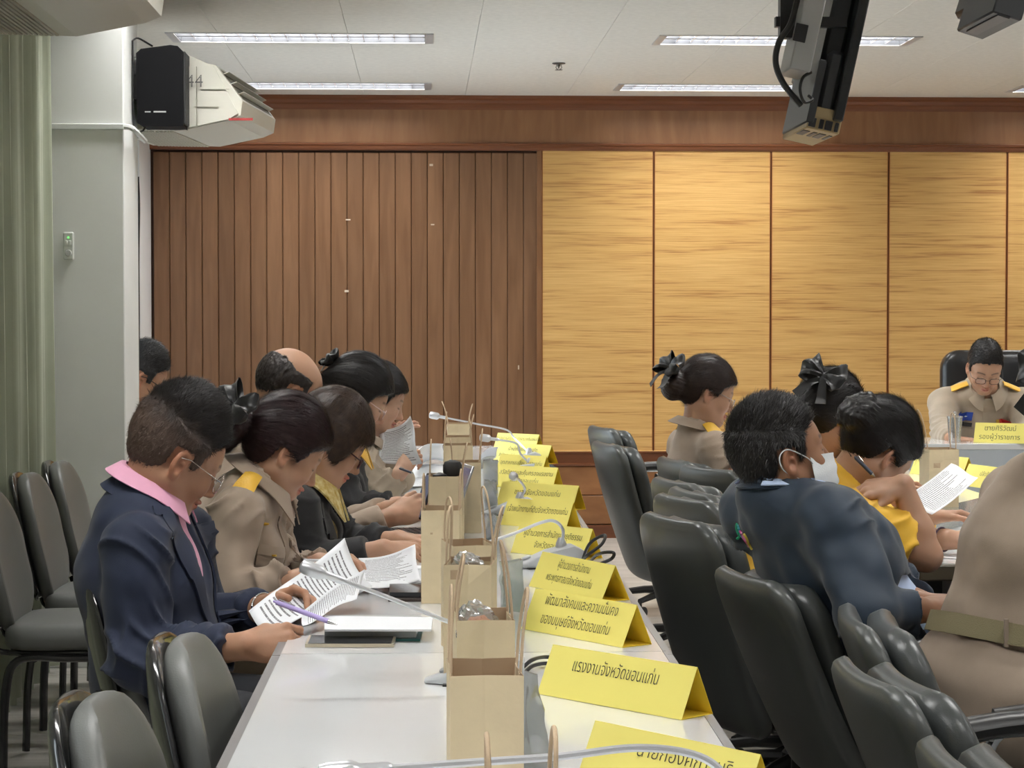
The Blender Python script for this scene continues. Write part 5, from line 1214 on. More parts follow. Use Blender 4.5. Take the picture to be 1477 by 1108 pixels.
def mk_office_chair(lean=0.30):
    t=thing('office_chair',(0,0,0),'','chair','high backed grey office chairs')
    Rb=rotx(lean)                     # seat faces +y
    # back: rear shell and front cushion
    V,F=pad(0.46,0.585-0.05*(lean>0.35),0.045,0.09,0.07,0.0,0.022,bow=0.012); b=MB(); b.add(np.array(V)@Rb.T+V3(0,-0.225,0.315),F); b.build('back_shell',M_SHELL,t,True)
    V,F=pad(0.45,0.535-0.05*(lean>0.35),0.060,0.10,0.07,0.016,0.022,bow=0.012); b=MB(); b.add(np.array(V)@Rb.T+V3(0,-0.180,0.350),F); b.build('back_cushion',M_LEA,t,True)
    V,F=pad(0.48,0.46,0.085,0.09,0.06,0.012,-0.01); Rs=rotx(-math.pi/2+0.03)
    Q=np.array(V)@rotx(-math.pi/2).T; Q[:,1]=-Q[:,1] if Q[:,1].mean()<0 else Q[:,1]
    Q=np.stack([V[:,0],V[:,2],V[:,1]],1)+V3(0,-0.21,0.415); b=MB(); b.add(Q,F); b.build('seat',M_LEA,t,True)
    b=MB(); b.bevbox(np.array((-0.21,-0.20,0.345)),np.array((0.21,0.22,0.378)),0.012); b.build('seat_pan',M_CBASE,t,True)
    for s in (-1,1):
        x=s*0.265
        path=bez([(x-s*0.06,-0.10,0.352),(x,-0.10,0.352),(x,-0.165,0.40),(x,-0.20,0.52),(x,-0.19,0.62),(x,-0.10,0.652),(x,0.06,0.648),(x,0.15,0.61),(x,0.13,0.50),(x,0.05,0.40),(x,0.02,0.355),(x-s*0.06,0.02,0.352)],6)
        b=MB(); b.tube(path,0.011,8); ar=b.build('armrest',M_CHR,t,True)
        b=MB(); b.tube(bez([(x,-0.19,0.655),(x,-0.06,0.672),(x,0.08,0.668),(x,0.16,0.64)],5),[0.016]*3+[0.024]*10+[0.016]*3 if False else 0.022,10,flat=1.3); b.build('arm_pad',M_CBASE,ar,True)
        for zz in (0.50,0.58):
            b=MB(); b.lathe([(0.007,-0.004),(0.007,0.004)],10,(x+s*0.010,-0.199 if zz<0.55 else -0.197,zz),roty(math.pi/2)); b.build('bolt',M_CHR,ar,True)
    b=MB(); b.lathe([(0.026,0.12),(0.026,0.24),(0.020,0.24),(0.020,0.345)],16); b.lathe([(0.05,0.33),(0.05,0.348)],16); b.build('gas_column',M_CBASE,t,True)
    bs=MB(); bs.lathe([(0.045,0.075),(0.05,0.085),(0.05,0.12),(0.035,0.135)],16)
    for k in range(5):
        a=2*math.pi*k/5+0.3; d=V3(math.cos(a),math.sin(a),0)
        G=[d*0.03+V3(0,0,0.105),d*0.16+V3(0,0,0.098),d*0.29+V3(0,0,0.078)]; bs.tube(G,[0.022,0.018,0.013],8)
    bs.build('star_base',M_CBASE,t,True)
    for k in range(5):
        a=2*math.pi*k/5+0.3; d=V3(math.cos(a),math.sin(a),0); p=d*0.285
        ax=np.stack([unit(np.cross(d,(0,0,1))),d,V3(0,0,1)],1)
        b=MB()
        for s in (-1,1): b.lathe([(0.010,-0.010),(0.026,-0.008),(0.0275,0),(0.026,0.008),(0.010,0.010)],14,p+V3(0,0,0.0275)+ax[:,0]*s*0.014,np.stack([ax[:,1],ax[:,2],ax[:,0]],1))
        b.tube([p+V3(0,0,0.028),p+V3(0,0,0.075)],0.007,8); b.build('caster',M_CBASE,t,True)
    return t
def place(o, x, y, rz, label): o.location=(x,y,0); o.rotation_euler=(0,0,rz); o['label']=label; return o
oc=mk_office_chair(); oc2=mk_office_chair(0.42); first=[True]; first2=[True]
def chair_at(px, Y, py_top, faceang, label, zt=0.893, rec=False):
    """px,py = top middle of the back; faceang = facing direction (0 = +x)"""
    p=PY(px,py_top,Y); rz=faceang-math.pi/2; off=rotz(rz)@V3(0,-0.385 if not rec else -0.44,0)
    if rec: o=oc2 if first2[0] else copy_tree(oc2); first2[0]=False
    else: o=oc if first[0] else copy_tree(oc); first[0]=False
    return place(o,p[0]-off[0],Y-off[1],rz,label)
A=math.radians
chair_at(864,10.0,613,A(12),'empty high backed grey office chair farthest away before the wood wall')
chair_at(870,8.75,636,A(10),'empty tall grey office chair at the left end, front of the farthest one')
chair_at(968,7.75,655,A(10),'grey office chair the short sleeved khaki woman sits in')
chair_at(1018,7.30,669,A(22),'grey office chair just right of the short sleeved khaki woman chair')
chair_at(968,6.75,692,A(14),'grey office chair with only its top showing behind another chair')
chair_at(992,6.35,711,A(12),'empty grey office chair next behind the masked man chair')
chair_at(1064,4.85,775,A(12),rec=True,label='grey office chair the masked man in navy sits in')
chair_at(1216,4.18,850,A(-5),rec=True,label='grey office chair under the khaki woman at the right edge')
chair_at(1232,3.50,902,A(4),rec=True,label='worn grey office chair with a torn back edge, lower right')
chair_at(1362,2.80,1022,A(2),rec=True,label='grey office chair nearest the camera, cut off by the bottom right corner')
# officer's executive chair
t=thing('executive_chair',(2.9,11.3,0),'black leather executive chair behind the officer at the head table','chair')
M_BLEA=mat('black_leather',(0.018,0.018,0.020),0.28,bump=0.3,bscale=60)
V,F=pad(0.66,0.72,0.12,0.10,0.06,0.03,0.0); b=MB(); b.add(np.array(V)*V3(1,-1,1)+V3(PY(1444,505,11.45)[0],11.45,PY(1444,505,11.45)[2]-0.72),F); b.build('back',M_BLEA,t,True)
V,F=pad(0.56,0.52,0.12,0.08,0.06,0.02,0.0); b=MB(); b.add(np.stack([V[:,0],-V[:,2],V[:,1]],1)+V3(2.9,11.45,0.42),F); b.build('seat',M_BLEA,t,True)
b=MB(); b.lathe([(0.03,0.1),(0.03,0.37)],12,(2.9,11.2,0)); b.build('gas_column',M_CBASE,t,True)
b=MB()
for k in range(5): a=2*math.pi*k/5; b.tube([V3(2.9,11.2,0.11),V3(2.9+0.3*math.cos(a),11.2+0.3*math.sin(a),0.03)],[0.025,0.03],8)
b.build('star_base',M_CBASE,t,True)
# ------------------------------------------------------------------ stacking chairs on the left
M_SC = mat('stack_chair_vinyl', (0.15,0.155,0.15), 0.42, bump=0.15, bscale=350, var=0.08, vscale=4); M_SCB=mat('stack_chair_black',(0.022,0.022,0.024),0.18,coat=0.5)
def mk_stack():
    t=thing('stacking_chair',(0,0,0),'','chair','grey padded stacking chairs on the left')
    Rb=rotx(0.20)
    V,F=pad(0.45,0.44,0.020,0.19,0.15,0.0,0.055,bow=0.02); b=MB(); b.add(np.array(V)@Rb.T+V3(0,-0.262,0.425),F); b.build('back_shell',M_SCB,t,True)
    V,F=pad(0.445,0.435,0.045,0.19,0.15,0.012,0.055,bow=0.02); b=MB(); b.add(np.array(V)@Rb.T+V3(0,-0.222,0.428),F); b.build('back_cushion',M_SC,t,True)
    V,F=pad(0.46,0.43,0.075,0.12,0.10,0.014,0.0); b=MB(); b.add(np.stack([V[:,0],V[:,2],V[:,1]],1)+V3(0,-0.20,0.425),F); b.build('seat',M_SC,t,True)
    b=MB(); b.bevbox(np.array((-0.20,-0.18,0.375)),np.array((0.20,0.20,0.392)),0.006); b.build('seat_board',M_SCB,t,True)
    for s in (-1,1):
        b=MB(); b.tube(bez([(s*0.19,-0.20,0.008),(s*0.195,-0.19,0.25),(s*0.2,-0.15,0.36),(s*0.2,0.0,0.366),(s*0.2,0.15,0.36),(s*0.205,0.20,0.30),(s*0.215,0.26,0.008)],6),0.0125,8,flat=1.2); b.build('leg_frame',M_SCB,t,True)
        b=MB(); b.tube(bez([(s*0.12,-0.10,0.366),(s*0.12,-0.23,0.38),(s*0.12,-0.262,0.44),(s*0.12,-0.29,0.60)],5),0.009,8,flat=1.6); b.build('back_bracket',M_SCB,t,True)
    b=MB(); b.tube([(-0.2,-0.1,0.364),(0.2,-0.1,0.364)],0.010,8); b.tube([(-0.2,0.12,0.364),(0.2,0.12,0.364)],0.010,8); b.build('cross_bar',M_SCB,t,True)
    return t
sc=mk_stack()
def stack_at(px,py,Y,fa,label,firstone=False):
    p=PY(px,py,Y); rz=A(fa)-math.pi/2; off=rotz(rz)@V3(0,-0.335,0); o=sc if firstone else copy_tree(sc); return place(o,p[0]-off[0],Y-off[1],rz,label)
stack_at(82,992,3.05,-2,'empty grey chair at the bottom left corner, nearest the camera',True)
stack_at(218,930,3.62,-2,'empty grey chair beside the near table edge, in front of the blazer man')
stack_at(122,868,4.72,2,'grey chair the man in the navy blazer sits in')
place(copy_tree(sc),-1.07,6.70,A(0)-math.pi/2,'empty grey chair by the curtain, nearest of three along the left wall')
place(copy_tree(sc),-1.075,7.42,A(0)-math.pi/2,'empty grey chair by the curtain, middle of three along the left wall')
place(copy_tree(sc),-1.07,8.02,A(0)-math.pi/2,'empty grey chair by the curtain, farthest of three along the left wall')
for (x,y,lb) in ((-0.60,5.35,'grey chair under the woman with the black bow in khaki'),(-0.52,6.0,'grey chair under the woman with red framed glasses'),(-0.70,6.55,'grey chair under the balding man'),(-0.46,7.1,'grey chair under the woman with thin clear glasses'),(-0.36,7.75,'grey chair under the woman lifting the sheet'),(-1.36,9.35,'grey chair under the man beyond the pillar')):
    place(copy_tree(sc),x+0.135,y,A(2)-math.pi/2,lb)
for (x,y,lb) in ((0.98,6.2,'grey office chair under the woman with the ribbon bow'),(0.88,5.6,'grey office chair under the yellow polo woman')):
    place(copy_tree(oc),x+0.12,y+0.03,A(18)-math.pi/2,lb)
# ------------------------------------------------------------------ name plates
M_PLATE = mat('yellow_card', (0.95,0.84,0.22), 0.5); M_PLATEI = mat('yellow_card_inner', (0.95,0.70,0.06), 0.6); M_INK = mat('black_ink', (0.03,0.028,0.025), 0.6)
def text_mesh(body, size, outline=0.022, align='CENTER'):
    outline=0.017
    c_=bpy.data.curves.new('lettering','FONT'); c_.body=body; c_.size=size; c_.align_x=align; c_.align_y='CENTER'; c_.fill_mode='NONE'; c_.bevel_depth=outline*size; c_.bevel_resolution=0; c_.resolution_u=3; c_.space_line=1.25; c_.offset=-0.028*size
    o=bpy.data.objects.new('lettering',c_); COL.objects.link(o); dg=bpy.context.evaluated_depsgraph_get(); dg.update()
    me=bpy.data.meshes.new_from_object(o.evaluated_get(dg)); bpy.data.objects.remove(o); n=len(me.vertices); a=np.empty(n*3,dtype=np.float32); me.vertices.foreach_get('co',a); P=a.reshape(-1,3).astype(float)
    fs=[tuple(p.vertices) for p in me.polygons]; bpy.data.meshes.remove(me); return P,fs
def lettering(body, size, origin, ex, ey, parent, m=None, zs=0.10, xs=1.0, maxw=None):
    P,fs=text_mesh(body,size)
    if not len(P): return
    if maxw and np.ptp(P[:,0])*xs>maxw: xs=maxw/np.ptp(P[:,0])
    ex=unit(ex);ey=unit(ey);ez=np.cross(ex,ey); V=np.array(origin)+P[:,:1]*xs*ex+P[:,1:2]*ey+P[:,2:3]*zs*ez
    return newmesh('lettering',V,fs,m or M_INK,parent,False)
def plate(A0,B0,text,label,h=0.083,dp=0.078,size=0.028,tz=TZ,lean=0.5,maxw=0.28,dx=0.0,up=0.50):
    A_=PZ(*A0,tz+0.0006);B_=PZ(*B0,tz+0.0006); e=unit(B_-A_); n=V3(e[1],-e[0],0); 
    if n[1]>0: n=-n                          # n towards the viewer
    L=np.linalg.norm(B_-A_); back=-n
    t=thing('name_plate',(A_+B_)/2+back*dp/2,label,'name plate','yellow folded name plates')
    F0,F1=A_,B_; R0,R1=A_+back*dp*0.5+V3(0,0,h),B_+back*dp*0.5+V3(0,0,h); K0,K1=A_+back*dp,B_+back*dp
    def sheet_(a,b_,c_,d,name,m,bul=0.0):
        G=[]
        for i in range(5):
            v=i/4; r=[]
            for j in range(9): u=j/8; p=(a+(b_-a)*u)*(1-v)+(d+(c_-d)*u)*v; r.append(p)
            G.append(r)
        q=MB(); q.sheet(G,0.0009); return q.build(name,m,t,False)
    sheet_(F0,F1,R1,R0,'front_face',M_PLATE); sheet_(K1,K0,R0,R1,'rear_face',M_PLATEI); sheet_(F0+V3(0,0,0.0006),F1+V3(0,0,0.0006),K1+V3(0,0,0.0006),K0+V3(0,0,0.0006),'base_flap',M_PLATEI)
    ey=unit(R0-F0); nn=unit(np.cross(e,ey)); 
    if nn[1]>0: nn=-nn
    o=(F0+F1)/2*(1-up)+(R0+R1)/2*up+nn*0.0012+e*dx
    lettering(text,size,o,e,ey,t,maxw=maxw); return t
plate((830,1108+20),(1068,1185),'นายกองค์การบริ\nหารส่วนจังหวัด','yellow name plate cut off by the bottom edge of the frame',maxw=0.26,dx=0.03)
plate((775,1001),(983,1039),'แรงงานจังหวัดขอนแก่น','yellow name plate with one line of lettering, nearest whole one',size=0.033,maxw=0.20,dx=-0.005,up=0.66)
plate((752,907),(897.4,934.7),'พัฒนาสังคมและความมั่นคง\nของมนุษย์จังหวัดขอนแก่น','yellow name plate with two long lines, right behind the nearest whole one',size=0.033,maxw=0.235,up=0.55)
plate((763,845.5),(867,868.7),'ผู้อำนวยการสำนักงาน\nพระพุทธศาสนาจังหวัดขอนแก่น','yellow name plate touching the big two line one, third from the front',size=0.028,maxw=0.21,up=0.55)
plate((736.6,797),(841,808.5),'ผู้อำนวยการสำนักงานยุติธรรม\nจังหวัดขอนแก่น','yellow name plate behind the large microphone base with black cable',size=0.026,maxw=0.22)
plate((722,757),(816,764.6),'เจ้าพนักงานที่ดินจังหวัดขอนแก่น','yellow name plate with one line, just behind the large microphone',size=0.028,maxw=0.24,up=0.62)
plate((715,729),(825,737),'ขนส่งจังหวัดขอนแก่น','yellow name plate behind the short bent microphone',size=0.028,maxw=0.2,up=0.6)
plate((710.7,702),(796.6,707),'สวัสดิการและคุ้มครองแรงงาน\nจังหวัดขอนแก่น','yellow name plate with two lines in front of the far grey microphone base',size=0.026,maxw=0.25)
plate((714,684),(780,688),'อุตสาหกรรมจังหวัดขอนแก่น','low yellow name plate hidden behind the far grey microphone base',size=0.024,maxw=0.22,up=0.6)
plate((710,664),(786.5,670),'เจ้าหน้าที่ป้องกันการทุจริต\nสำนักงาน ป.ป.ช. ประจำจังหวัดขอนแก่น','second farthest yellow name plate on the left table',size=0.026,maxw=0.30)
plate((711,649),(771,652),'ผู้อำนวยการสำนักงานการตรวจเงินแผ่นดิน','farthest yellow name plate on the left table',size=0.024,maxw=0.28,up=0.7)
plate((1385,700),(1470,712),'ปลัดจังหวัดขอนแก่น','yellow name plate behind the sheet held up at the right table',size=0.026,maxw=0.2,up=0.62)
plate((1312,683),(1387,690),'สำนักงานจังหวัด','yellow name plate left of the paper bag at the right table',size=0.028,maxw=0.16)
plate((1404,638),(1478,640),'นายศิริวัฒน์\nรองผู้ว่าราชการ','yellow name plate on the head table before the officer',size=0.036,maxw=0.2,tz=hz_,h=0.095)
# ------------------------------------------------------------------ kraft paper bags
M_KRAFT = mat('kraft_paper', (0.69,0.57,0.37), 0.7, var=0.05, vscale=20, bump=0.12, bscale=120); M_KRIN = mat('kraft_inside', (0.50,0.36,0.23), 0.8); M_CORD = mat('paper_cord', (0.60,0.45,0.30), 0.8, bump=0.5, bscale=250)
def bag(pxL, pxR, pytop, label, rot=0.0, h=0.215, dp=0.145, seed=0, tz=TZ, content=None, hs=(0.10,0.10), wd=None):
    rs=np.random.RandomState(seed); zt=tz+h; L=PZ(pxL,pytop,zt); Rr=PZ(pxR,pytop,zt); ctr=(L+Rr)/2; w_=wd or np.linalg.norm(Rr-L); Rz=rotz(rot)
    base=V3(ctr[0],ctr[1],0)+Rz@V3(0,dp/2,0); t=thing('paper_bag',(base[0],base[1],tz+0.0005),label,'paper bag','brown kraft gift bags along the tables')
    T_=lambda p: Rz@np.array(p)+V3(base[0],base[1],tz+0.0005)
    hw=w_/2; hd=dp/2; nz=7; rings=[]; th=0.0008
    for i in range(nz):
        z=h*i/(nz-1); k=i/(nz-1); g=0.010*k*rs.uniform(0.5,1.2)                   # gusset folds inward at the top
        bx=0.003*math.sin(k*3+seed); r=[(-hw,-hd),(0+bx,-hd+g),(hw,-hd),(hw+0.004*math.sin(k*2.5+seed),0),(hw,hd),(0,hd-g),(-hw,hd),(-hw-0.004*math.sin(k*2+seed),0)]
        rings.append([T_((x,y,z)) for x,y in r])
    b=MB(); n=8; V=[p for r in rings for p in r]; Vi=[]
    F=[(i*n+k,i*n+(k+1)%n,(i+1)*n+(k+1)%n,(i+1)*n+k) for i in range(nz-1) for k in range(n)]; F.append(tuple(range(n))[::-1]); b.add(V,F); b.build('outer_wall',M_KRAFT,t,False,False)
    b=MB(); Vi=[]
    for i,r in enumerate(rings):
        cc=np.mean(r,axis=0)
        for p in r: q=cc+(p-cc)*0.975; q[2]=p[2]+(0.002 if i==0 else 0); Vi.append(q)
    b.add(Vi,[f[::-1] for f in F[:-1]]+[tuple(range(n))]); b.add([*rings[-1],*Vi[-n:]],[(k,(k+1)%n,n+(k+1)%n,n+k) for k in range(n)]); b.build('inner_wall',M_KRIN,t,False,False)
    b=MB()
    for s in (-1,1):
        b.box((-0.0004,-0.045,h-0.045),(0.0004,0.045,h-0.002),c=(0,0,0)); v=b.V[-1]; b.V[-1]=np.array([T_(p+V3(s*(hw-0.0035),0,0)) for p in v])
    b.build('handle_patch',M_KRAFT,t)
    for s,hh in zip((-1,1),hs):
        y1=0.042+rs.uniform(-0.006,0.006); tl=s*rs.uniform(-0.012,0.022); x=s*(hw-0.002); pts=[(x-s*0.003,-y1,h-0.035),(x,-y1,h),(x+tl*0.4,-y1*1.02+0.004,h+hh*0.5),(x+tl,-y1*0.72,h+hh*0.88),(x+tl*1.25,0,h+hh),(x+tl,y1*0.74,h+hh*0.86),(x+tl*0.4,y1*1.05,h+hh*0.45),(x,y1,h),(x-s*0.003,y1,h-0.035)]
        b=MB(); b.tube([T_(p) for p in bez(pts,5)],0.0021,7); b.build('handle',M_CORD,t,True)
    if content: content(t,T_,hw,hd,h)
    return t
M_CLEAR=thin_glass('clear_wrap',(0.93,0.94,0.94),0.16,0.08,haze=0.18)
def crumple(name,parent,T_,ctr,rad,m,seed=0,freq=38,amp=0.35,n=22):
    V=[];F=[]
    for i in range(n+1):
        for j in range(n):
            a=math.pi*i/n;b_=2*math.pi*j/n; V.append((math.sin(a)*math.cos(b_),math.sin(a)*math.sin(b_),math.cos(a)))
    V=np.array(V); q=1+amp*vnoise(V*1.7+seed*3)+amp*0.6*np.abs(vnoise(V*3.9+seed)); V=V*q[:,None]*np.array(rad)+np.array(ctr)
    for i in range(n):
        for j in range(n): F.append((i*n+j,i*n+(j+1)%n,(i+1)*n+(j+1)%n,(i+1)*n+j))
    return newmesh(name,np.array([T_(p) for p in V]),F,m,parent,False)
def snack(t,T_,hw,hd,h): 
    o=crumple('snack_packet',None,T_,(-0.012,-0.01,h-0.012),(0.030,0.045,0.030),M_CLEAR,3); recenter(o); tag(o,'clear crinkled wrapper with an orange snack in the paper bag by the blazer man','snack packet')
    crumple('snack_filling',o,T_,(-0.002,-0.01,h-0.02),(0.018,0.03,0.018),mat('orange_snack',(0.75,0.28,0.10),0.6),5)
def snack2(t,T_,hw,hd,h):
    o=crumple('snack_packet',None,T_,(0.0,0.02,h-0.020),(0.028,0.04,0.030),M_CLEAR,7); recenter(o); tag(o,'clear crinkled wrapper in the second open paper bag from the front','snack packet')
def blackthing(t,T_,hw,hd,h):
    b=MB(); b.lathe([(0.008,-0.055),(0.010,0.0),(0.022,0.004),(0.027,0.016),(0.027,0.032),(0.022,0.042),(0.008,0.046)],18,T_((0.018,0.0,h-0.005))); o=b.build('brush_head',mat('charcoal_foam',(0.05,0.05,0.05),0.85),None,True); recenter(o); tag(o,'dark rounded foam microphone cover showing above a paper bag','microphone cover')
    b=MB(); b.lathe([(0.018,-0.05),(0.020,0.0),(0.020,0.006),(0.004,0.012)],16,T_((-0.018,-0.02,h-0.004))); o=b.build('bottle_cap',mat('cap_black',(0.015,0.015,0.018),0.4),None,True); recenter(o); tag(o,'black cap inside the paper bag beside the foam cover','bottle')
bag(706,806,1252,'brown paper bag nearest the camera, only its twisted handles showing',0.0,seed=1,hs=(0.095,0.10))
bag(652,753,976,'front brown paper bag seen whole, before the gooseneck bases',0.02,seed=2,wd=0.092,hs=(0.105,0.10))
bag(660,742,896,'brown paper bag holding a snack in crinkled clear wrap',0.04,seed=3,content=snack,hs=(0.09,0.11),wd=0.086)
bag(640,708,816,'brown paper bag third from the front, a clear wrapper at its mouth',-0.10,seed=4,content=snack2,hs=(0.10,0.10),wd=0.086)
bag(655,716,788,'turned brown paper bag with a broad plain left side, behind the third',0.16,seed=5,hs=(0.09,0.11),wd=0.086)
bag(608,662,737,'brown paper bag beside the woman in black jacket hands',-0.05,seed=6,hs=(0.08,0.09),wd=0.088)
bag(619.6,668,688,'brown paper bag holding the dark foam cover',0.0,seed=7,content=blackthing,hs=(0.10,0.09),wd=0.095)
bag(652,694,668,'tall brown paper bag behind the one with the foam cover',0.0,seed=8,hs=(0.07,0.10),wd=0.088)
bag(638,684,643,'brown paper bag eighth from the front',0.0,seed=9,hs=(0.07,0.09),wd=0.10)
bag(640,680,631,'brown paper bag ninth from the front',0.0,seed=10,hs=(0.09,0.08),wd=0.098)
bag(645,678,612,'farthest brown paper bag on the left table',0.0,seed=11,hs=(0.09,0.08),wd=0.09)
bag(1341,1383,649,'brown paper bag on the right table before the head table',0.0,seed=12,hs=(0.13,0.12),wd=0.10)
# ------------------------------------------------------------------ conference microphones
M_MICB = mat('mic_base_grey', (0.50,0.52,0.54), 0.35); M_MICS = mat('mic_silver', (0.66,0.67,0.70), 0.28, metal=0.55); M_MICK = mat('mic_black', (0.02,0.02,0.02), 0.4)
def mic(base, ang, path, label, head=0.045, hr=0.013, bs=1.0, r=0.0042, dark=False):
    """base: world point of the base centre, ang: heading of its long axis (tip direction), path: stem points from base to head"""
    t=thing('gooseneck_microphone',base,label,'microphone','gooseneck microphones on the left table'); Rz=rotz(ang); T_=lambda p: Rz@(np.array(p)*bs)+np.array(base)
    # wedge shaped base: low pointed tip at +x, high at -x
    prof=[(-0.085,0.046),(-0.06,0.058),(0.0,0.044),(0.06,0.020),(0.095,0.008)]; V=[];
    for (x,z) in prof:
        w_=0.052*(1-max(0,(x+0.03)/0.135)**2*0.86)
        for yy,zz in ((-1,0.0025),(-1.0,0.010 if z>0.02 else z*0.6),(-0.72,z*0.93),(0,z),(0.72,z*0.93),(1.0,0.010 if z>0.02 else z*0.6),(1,0.0025)): V.append(T_((x,yy*w_,zz)))
    n=7; F=[(i*n+j,(i+1)*n+j,(i+1)*n+j+1,i*n+j+1) for i in range(len(prof)-1) for j in range(n-1)]+[tuple(range(n)),tuple((len(prof)-1)*n+j for j in range(n))[::-1]]+[(i*n,i*n+n-1,(i+1)*n+n-1,(i+1)*n) for i in range(len(prof)-1)]
    b=MB(); b.add(V,F); b.build('base',M_MICB,t,True)
    b=MB(); b.box((-0.082,-0.046,0.0004),(0.06,0.046,0.004)); b.V[0]=np.array([T_(p) for p in b.V[0]]); b.build('underside',M_MICK,t)
    b=MB(); b.lathe([(0.013,0.0),(0.013,0.004),(0.010,0.006)],16,T_((0.055,0,0.0225)),Rz@roty(0.36)); b.build('talk_button',mat('button_grey',(0.40,0.42,0.44),0.4),t,True)
    P=bez([T_((-0.035,0,0.050))]+[np.array(p) for p in path],8); b=MB(); b.lathe([(0.016,-0.006),(0.014,0.008),(0.008,0.022)],14,T_((-0.035,0,0.052))); b.build('stem_socket',M_MICS,t,True)
    b=MB(); b.tube(P,r,8); b.build('gooseneck',M_MICS,t,True)
    d=unit(P[-1]-P[-3]); e=P[-1]; b=MB(); q=_perp(d); Rm=np.stack([q[0],q[1],d],1)
    b.lathe([(r*1.1,-0.035),(r*1.7,-0.03),(r*1.7,0.0),(hr*0.8,0.004),(hr,0.010),(hr,head*0.8),(hr*0.85,head),(hr*0.3,head+0.003)],18,e,Rm); b.build('mic_head',M_MICS,t,True); return t
def mic_px(basepx, ang, pts, label, Ys=None, **kw):
    bp=PZ(*basepx,TZ); Ys=Ys or [bp[1]]*len(pts); return mic(bp,ang,[PY(p[0],p[1],y) for p,y in zip(pts,Ys)],label,**kw)
mic_px((688,985),math.pi*0.98,[(712,930),(690,908),(650,898),(560,862),(470,829)],'silver gooseneck microphone reaching left over the papers of the blazer man',[3.75,3.75,3.74,3.74,3.74])
mic_px((1110,1290),math.pi*0.92,[(1062,1135),(1010,1092),(920,1079),(800,1092),(620,1104),(520,1112)],'silver gooseneck microphone crossing the bottom edge of the frame',[2.36,2.36,2.36,2.36,2.36,2.36],r=0.0048)
mic_px((790,818),math.pi*1.06,[(812,765),(800,752),(780,754),(735,772),(670,792),(636,798)],'white gooseneck microphone with large base and black cable, middle of the table',[5.62]*6,bs=1.05)
mic_px((735,742),math.pi*1.05,[(757,706),(750,694),(742,688)],'short bent gooseneck microphone pointing at the camera, before the far plates',[6.95,6.9,6.75],hr=0.014)
mic_px((752,686),math.pi*1.0,[(751,655),(745,640),(722,635),(708,633)],'gooseneck microphone second farthest along the left table',[8.9]*4,hr=0.016)
mic_px((752,670),math.pi*1.0,[(742,632),(730,620),(690,612),(650,604),(634,601)],'farthest gooseneck microphone, its head high above the paper bags',[9.7]*5,hr=0.016)
# cables
def cable(pts,label,r=0.0032,m=None,group=None):
    b=MB(); b.tube(bez(pts,7),r,7); o=b.build('cable',m or M_MICK,None,True); recenter(o); return tag(o,label,'cable',group)
cable([PZ(838,815,TZ+0.004),PY(850,785,5.5),PY(872,772,5.45),PY(868,785,5.4),PY(845,803,5.4),PZ(836,815,TZ+0.004)],'black cable looping up beside the large microphone base',0.0042)
cable([PZ(845,818,TZ+0.006),PY(862,800,5.25),PY(884,797,5.2),PY(882,806,5.2),PY(862,815,5.2),PZ(850,822,TZ+0.004)],'second black cable loop lying lower beside the microphone base',0.0042)
cable([PZ(755,962,TZ+0.012),PZ(768,952,TZ+0.02),PZ(790,948,TZ+0.012),PZ(830,955,TZ+0.006)],'black cable running behind the nearest whole name plate',0.0038)
cable([PZ(757,970,TZ+0.006),PZ(770,960,TZ+0.01),PZ(795,957,TZ+0.006),PZ(830,962,TZ+0.005)],'lower black cable behind the nearest whole name plate',0.0038)
cable([PZ(782,675,TZ+0.02),PZ(795,672,TZ+0.03),PZ(803,678,TZ+0.02),PZ(806,690,TZ+0.005)],'dark cable at the table edge beside the far name plates',0.006)
# ------------------------------------------------------------------ papers
def paper_material(name, seed=0, dens=26, col=(0.80,0.82,0.86)):
    m=bpy.data.materials.new(name); m.use_nodes=True; nt=m.node_tree; N=nt.nodes; L=nt.links; b=N['Principled BSDF']; b.inputs['Roughness'].default_value=0.65
    uv=N.new('ShaderNodeUVMap'); sp=N.new('ShaderNodeSeparateXYZ'); L.new(uv.outputs[0],sp.inputs[0])
    def M(op,a,b_=None,c_=None):
        n=N.new('ShaderNodeMath'); n.operation=op
        for i,v in enumerate((a,b_,c_)):
            if v is None: continue
            if isinstance(v,(int,float)): n.inputs[i].default_value=v
            else: L.new(v,n.inputs[i])
        return n.outputs[0]
    u,v=sp.outputs[0],sp.outputs[1]; ln=M('MULTIPLY',v,dens); fr=M('FRACT',ln); line=M('LESS_THAN',fr,0.36); idx=M('FLOOR',ln)
    cb=N.new('ShaderNodeCombineXYZ'); L.new(M('MULTIPLY',u,70),cb.inputs[0]); L.new(idx,cb.inputs[1]); cb.inputs[2].default_value=seed
    n=N.new('ShaderNodeTexNoise'); n.inputs['Scale'].default_value=1.0; n.inputs['Detail'].default_value=1; L.new(cb.outputs[0],n.inputs['Vector']); word=M('GREATER_THAN',n.outputs['Fac'],0.40)
    wn=N.new('ShaderNodeTexWhiteNoise'); wn.noise_dimensions='1D'; L.new(M('ADD',idx,seed*7.3),wn.inputs['W']); endm=M('LESS_THAN',u,M('ADD',0.62,M('MULTIPLY',wn.outputs['Value'],0.30)))
    inm=M('MULTIPLY',M('GREATER_THAN',u,0.10),M('MULTIPLY',M('GREATER_THAN',v,0.08),M('LESS_THAN',v,0.93))); mask=M('MULTIPLY',M('MULTIPLY',line,word),M('MULTIPLY',endm,inm))
    mx=N.new('ShaderNodeMix'); mx.data_type='RGBA'; mx.inputs[6].default_value=tuple(col)+(1,); mx.inputs[7].default_value=(0.17,0.17,0.19,1); L.new(mask,mx.inputs[0]); L.new(mx.outputs[2],b.inputs['Base Color']); return m
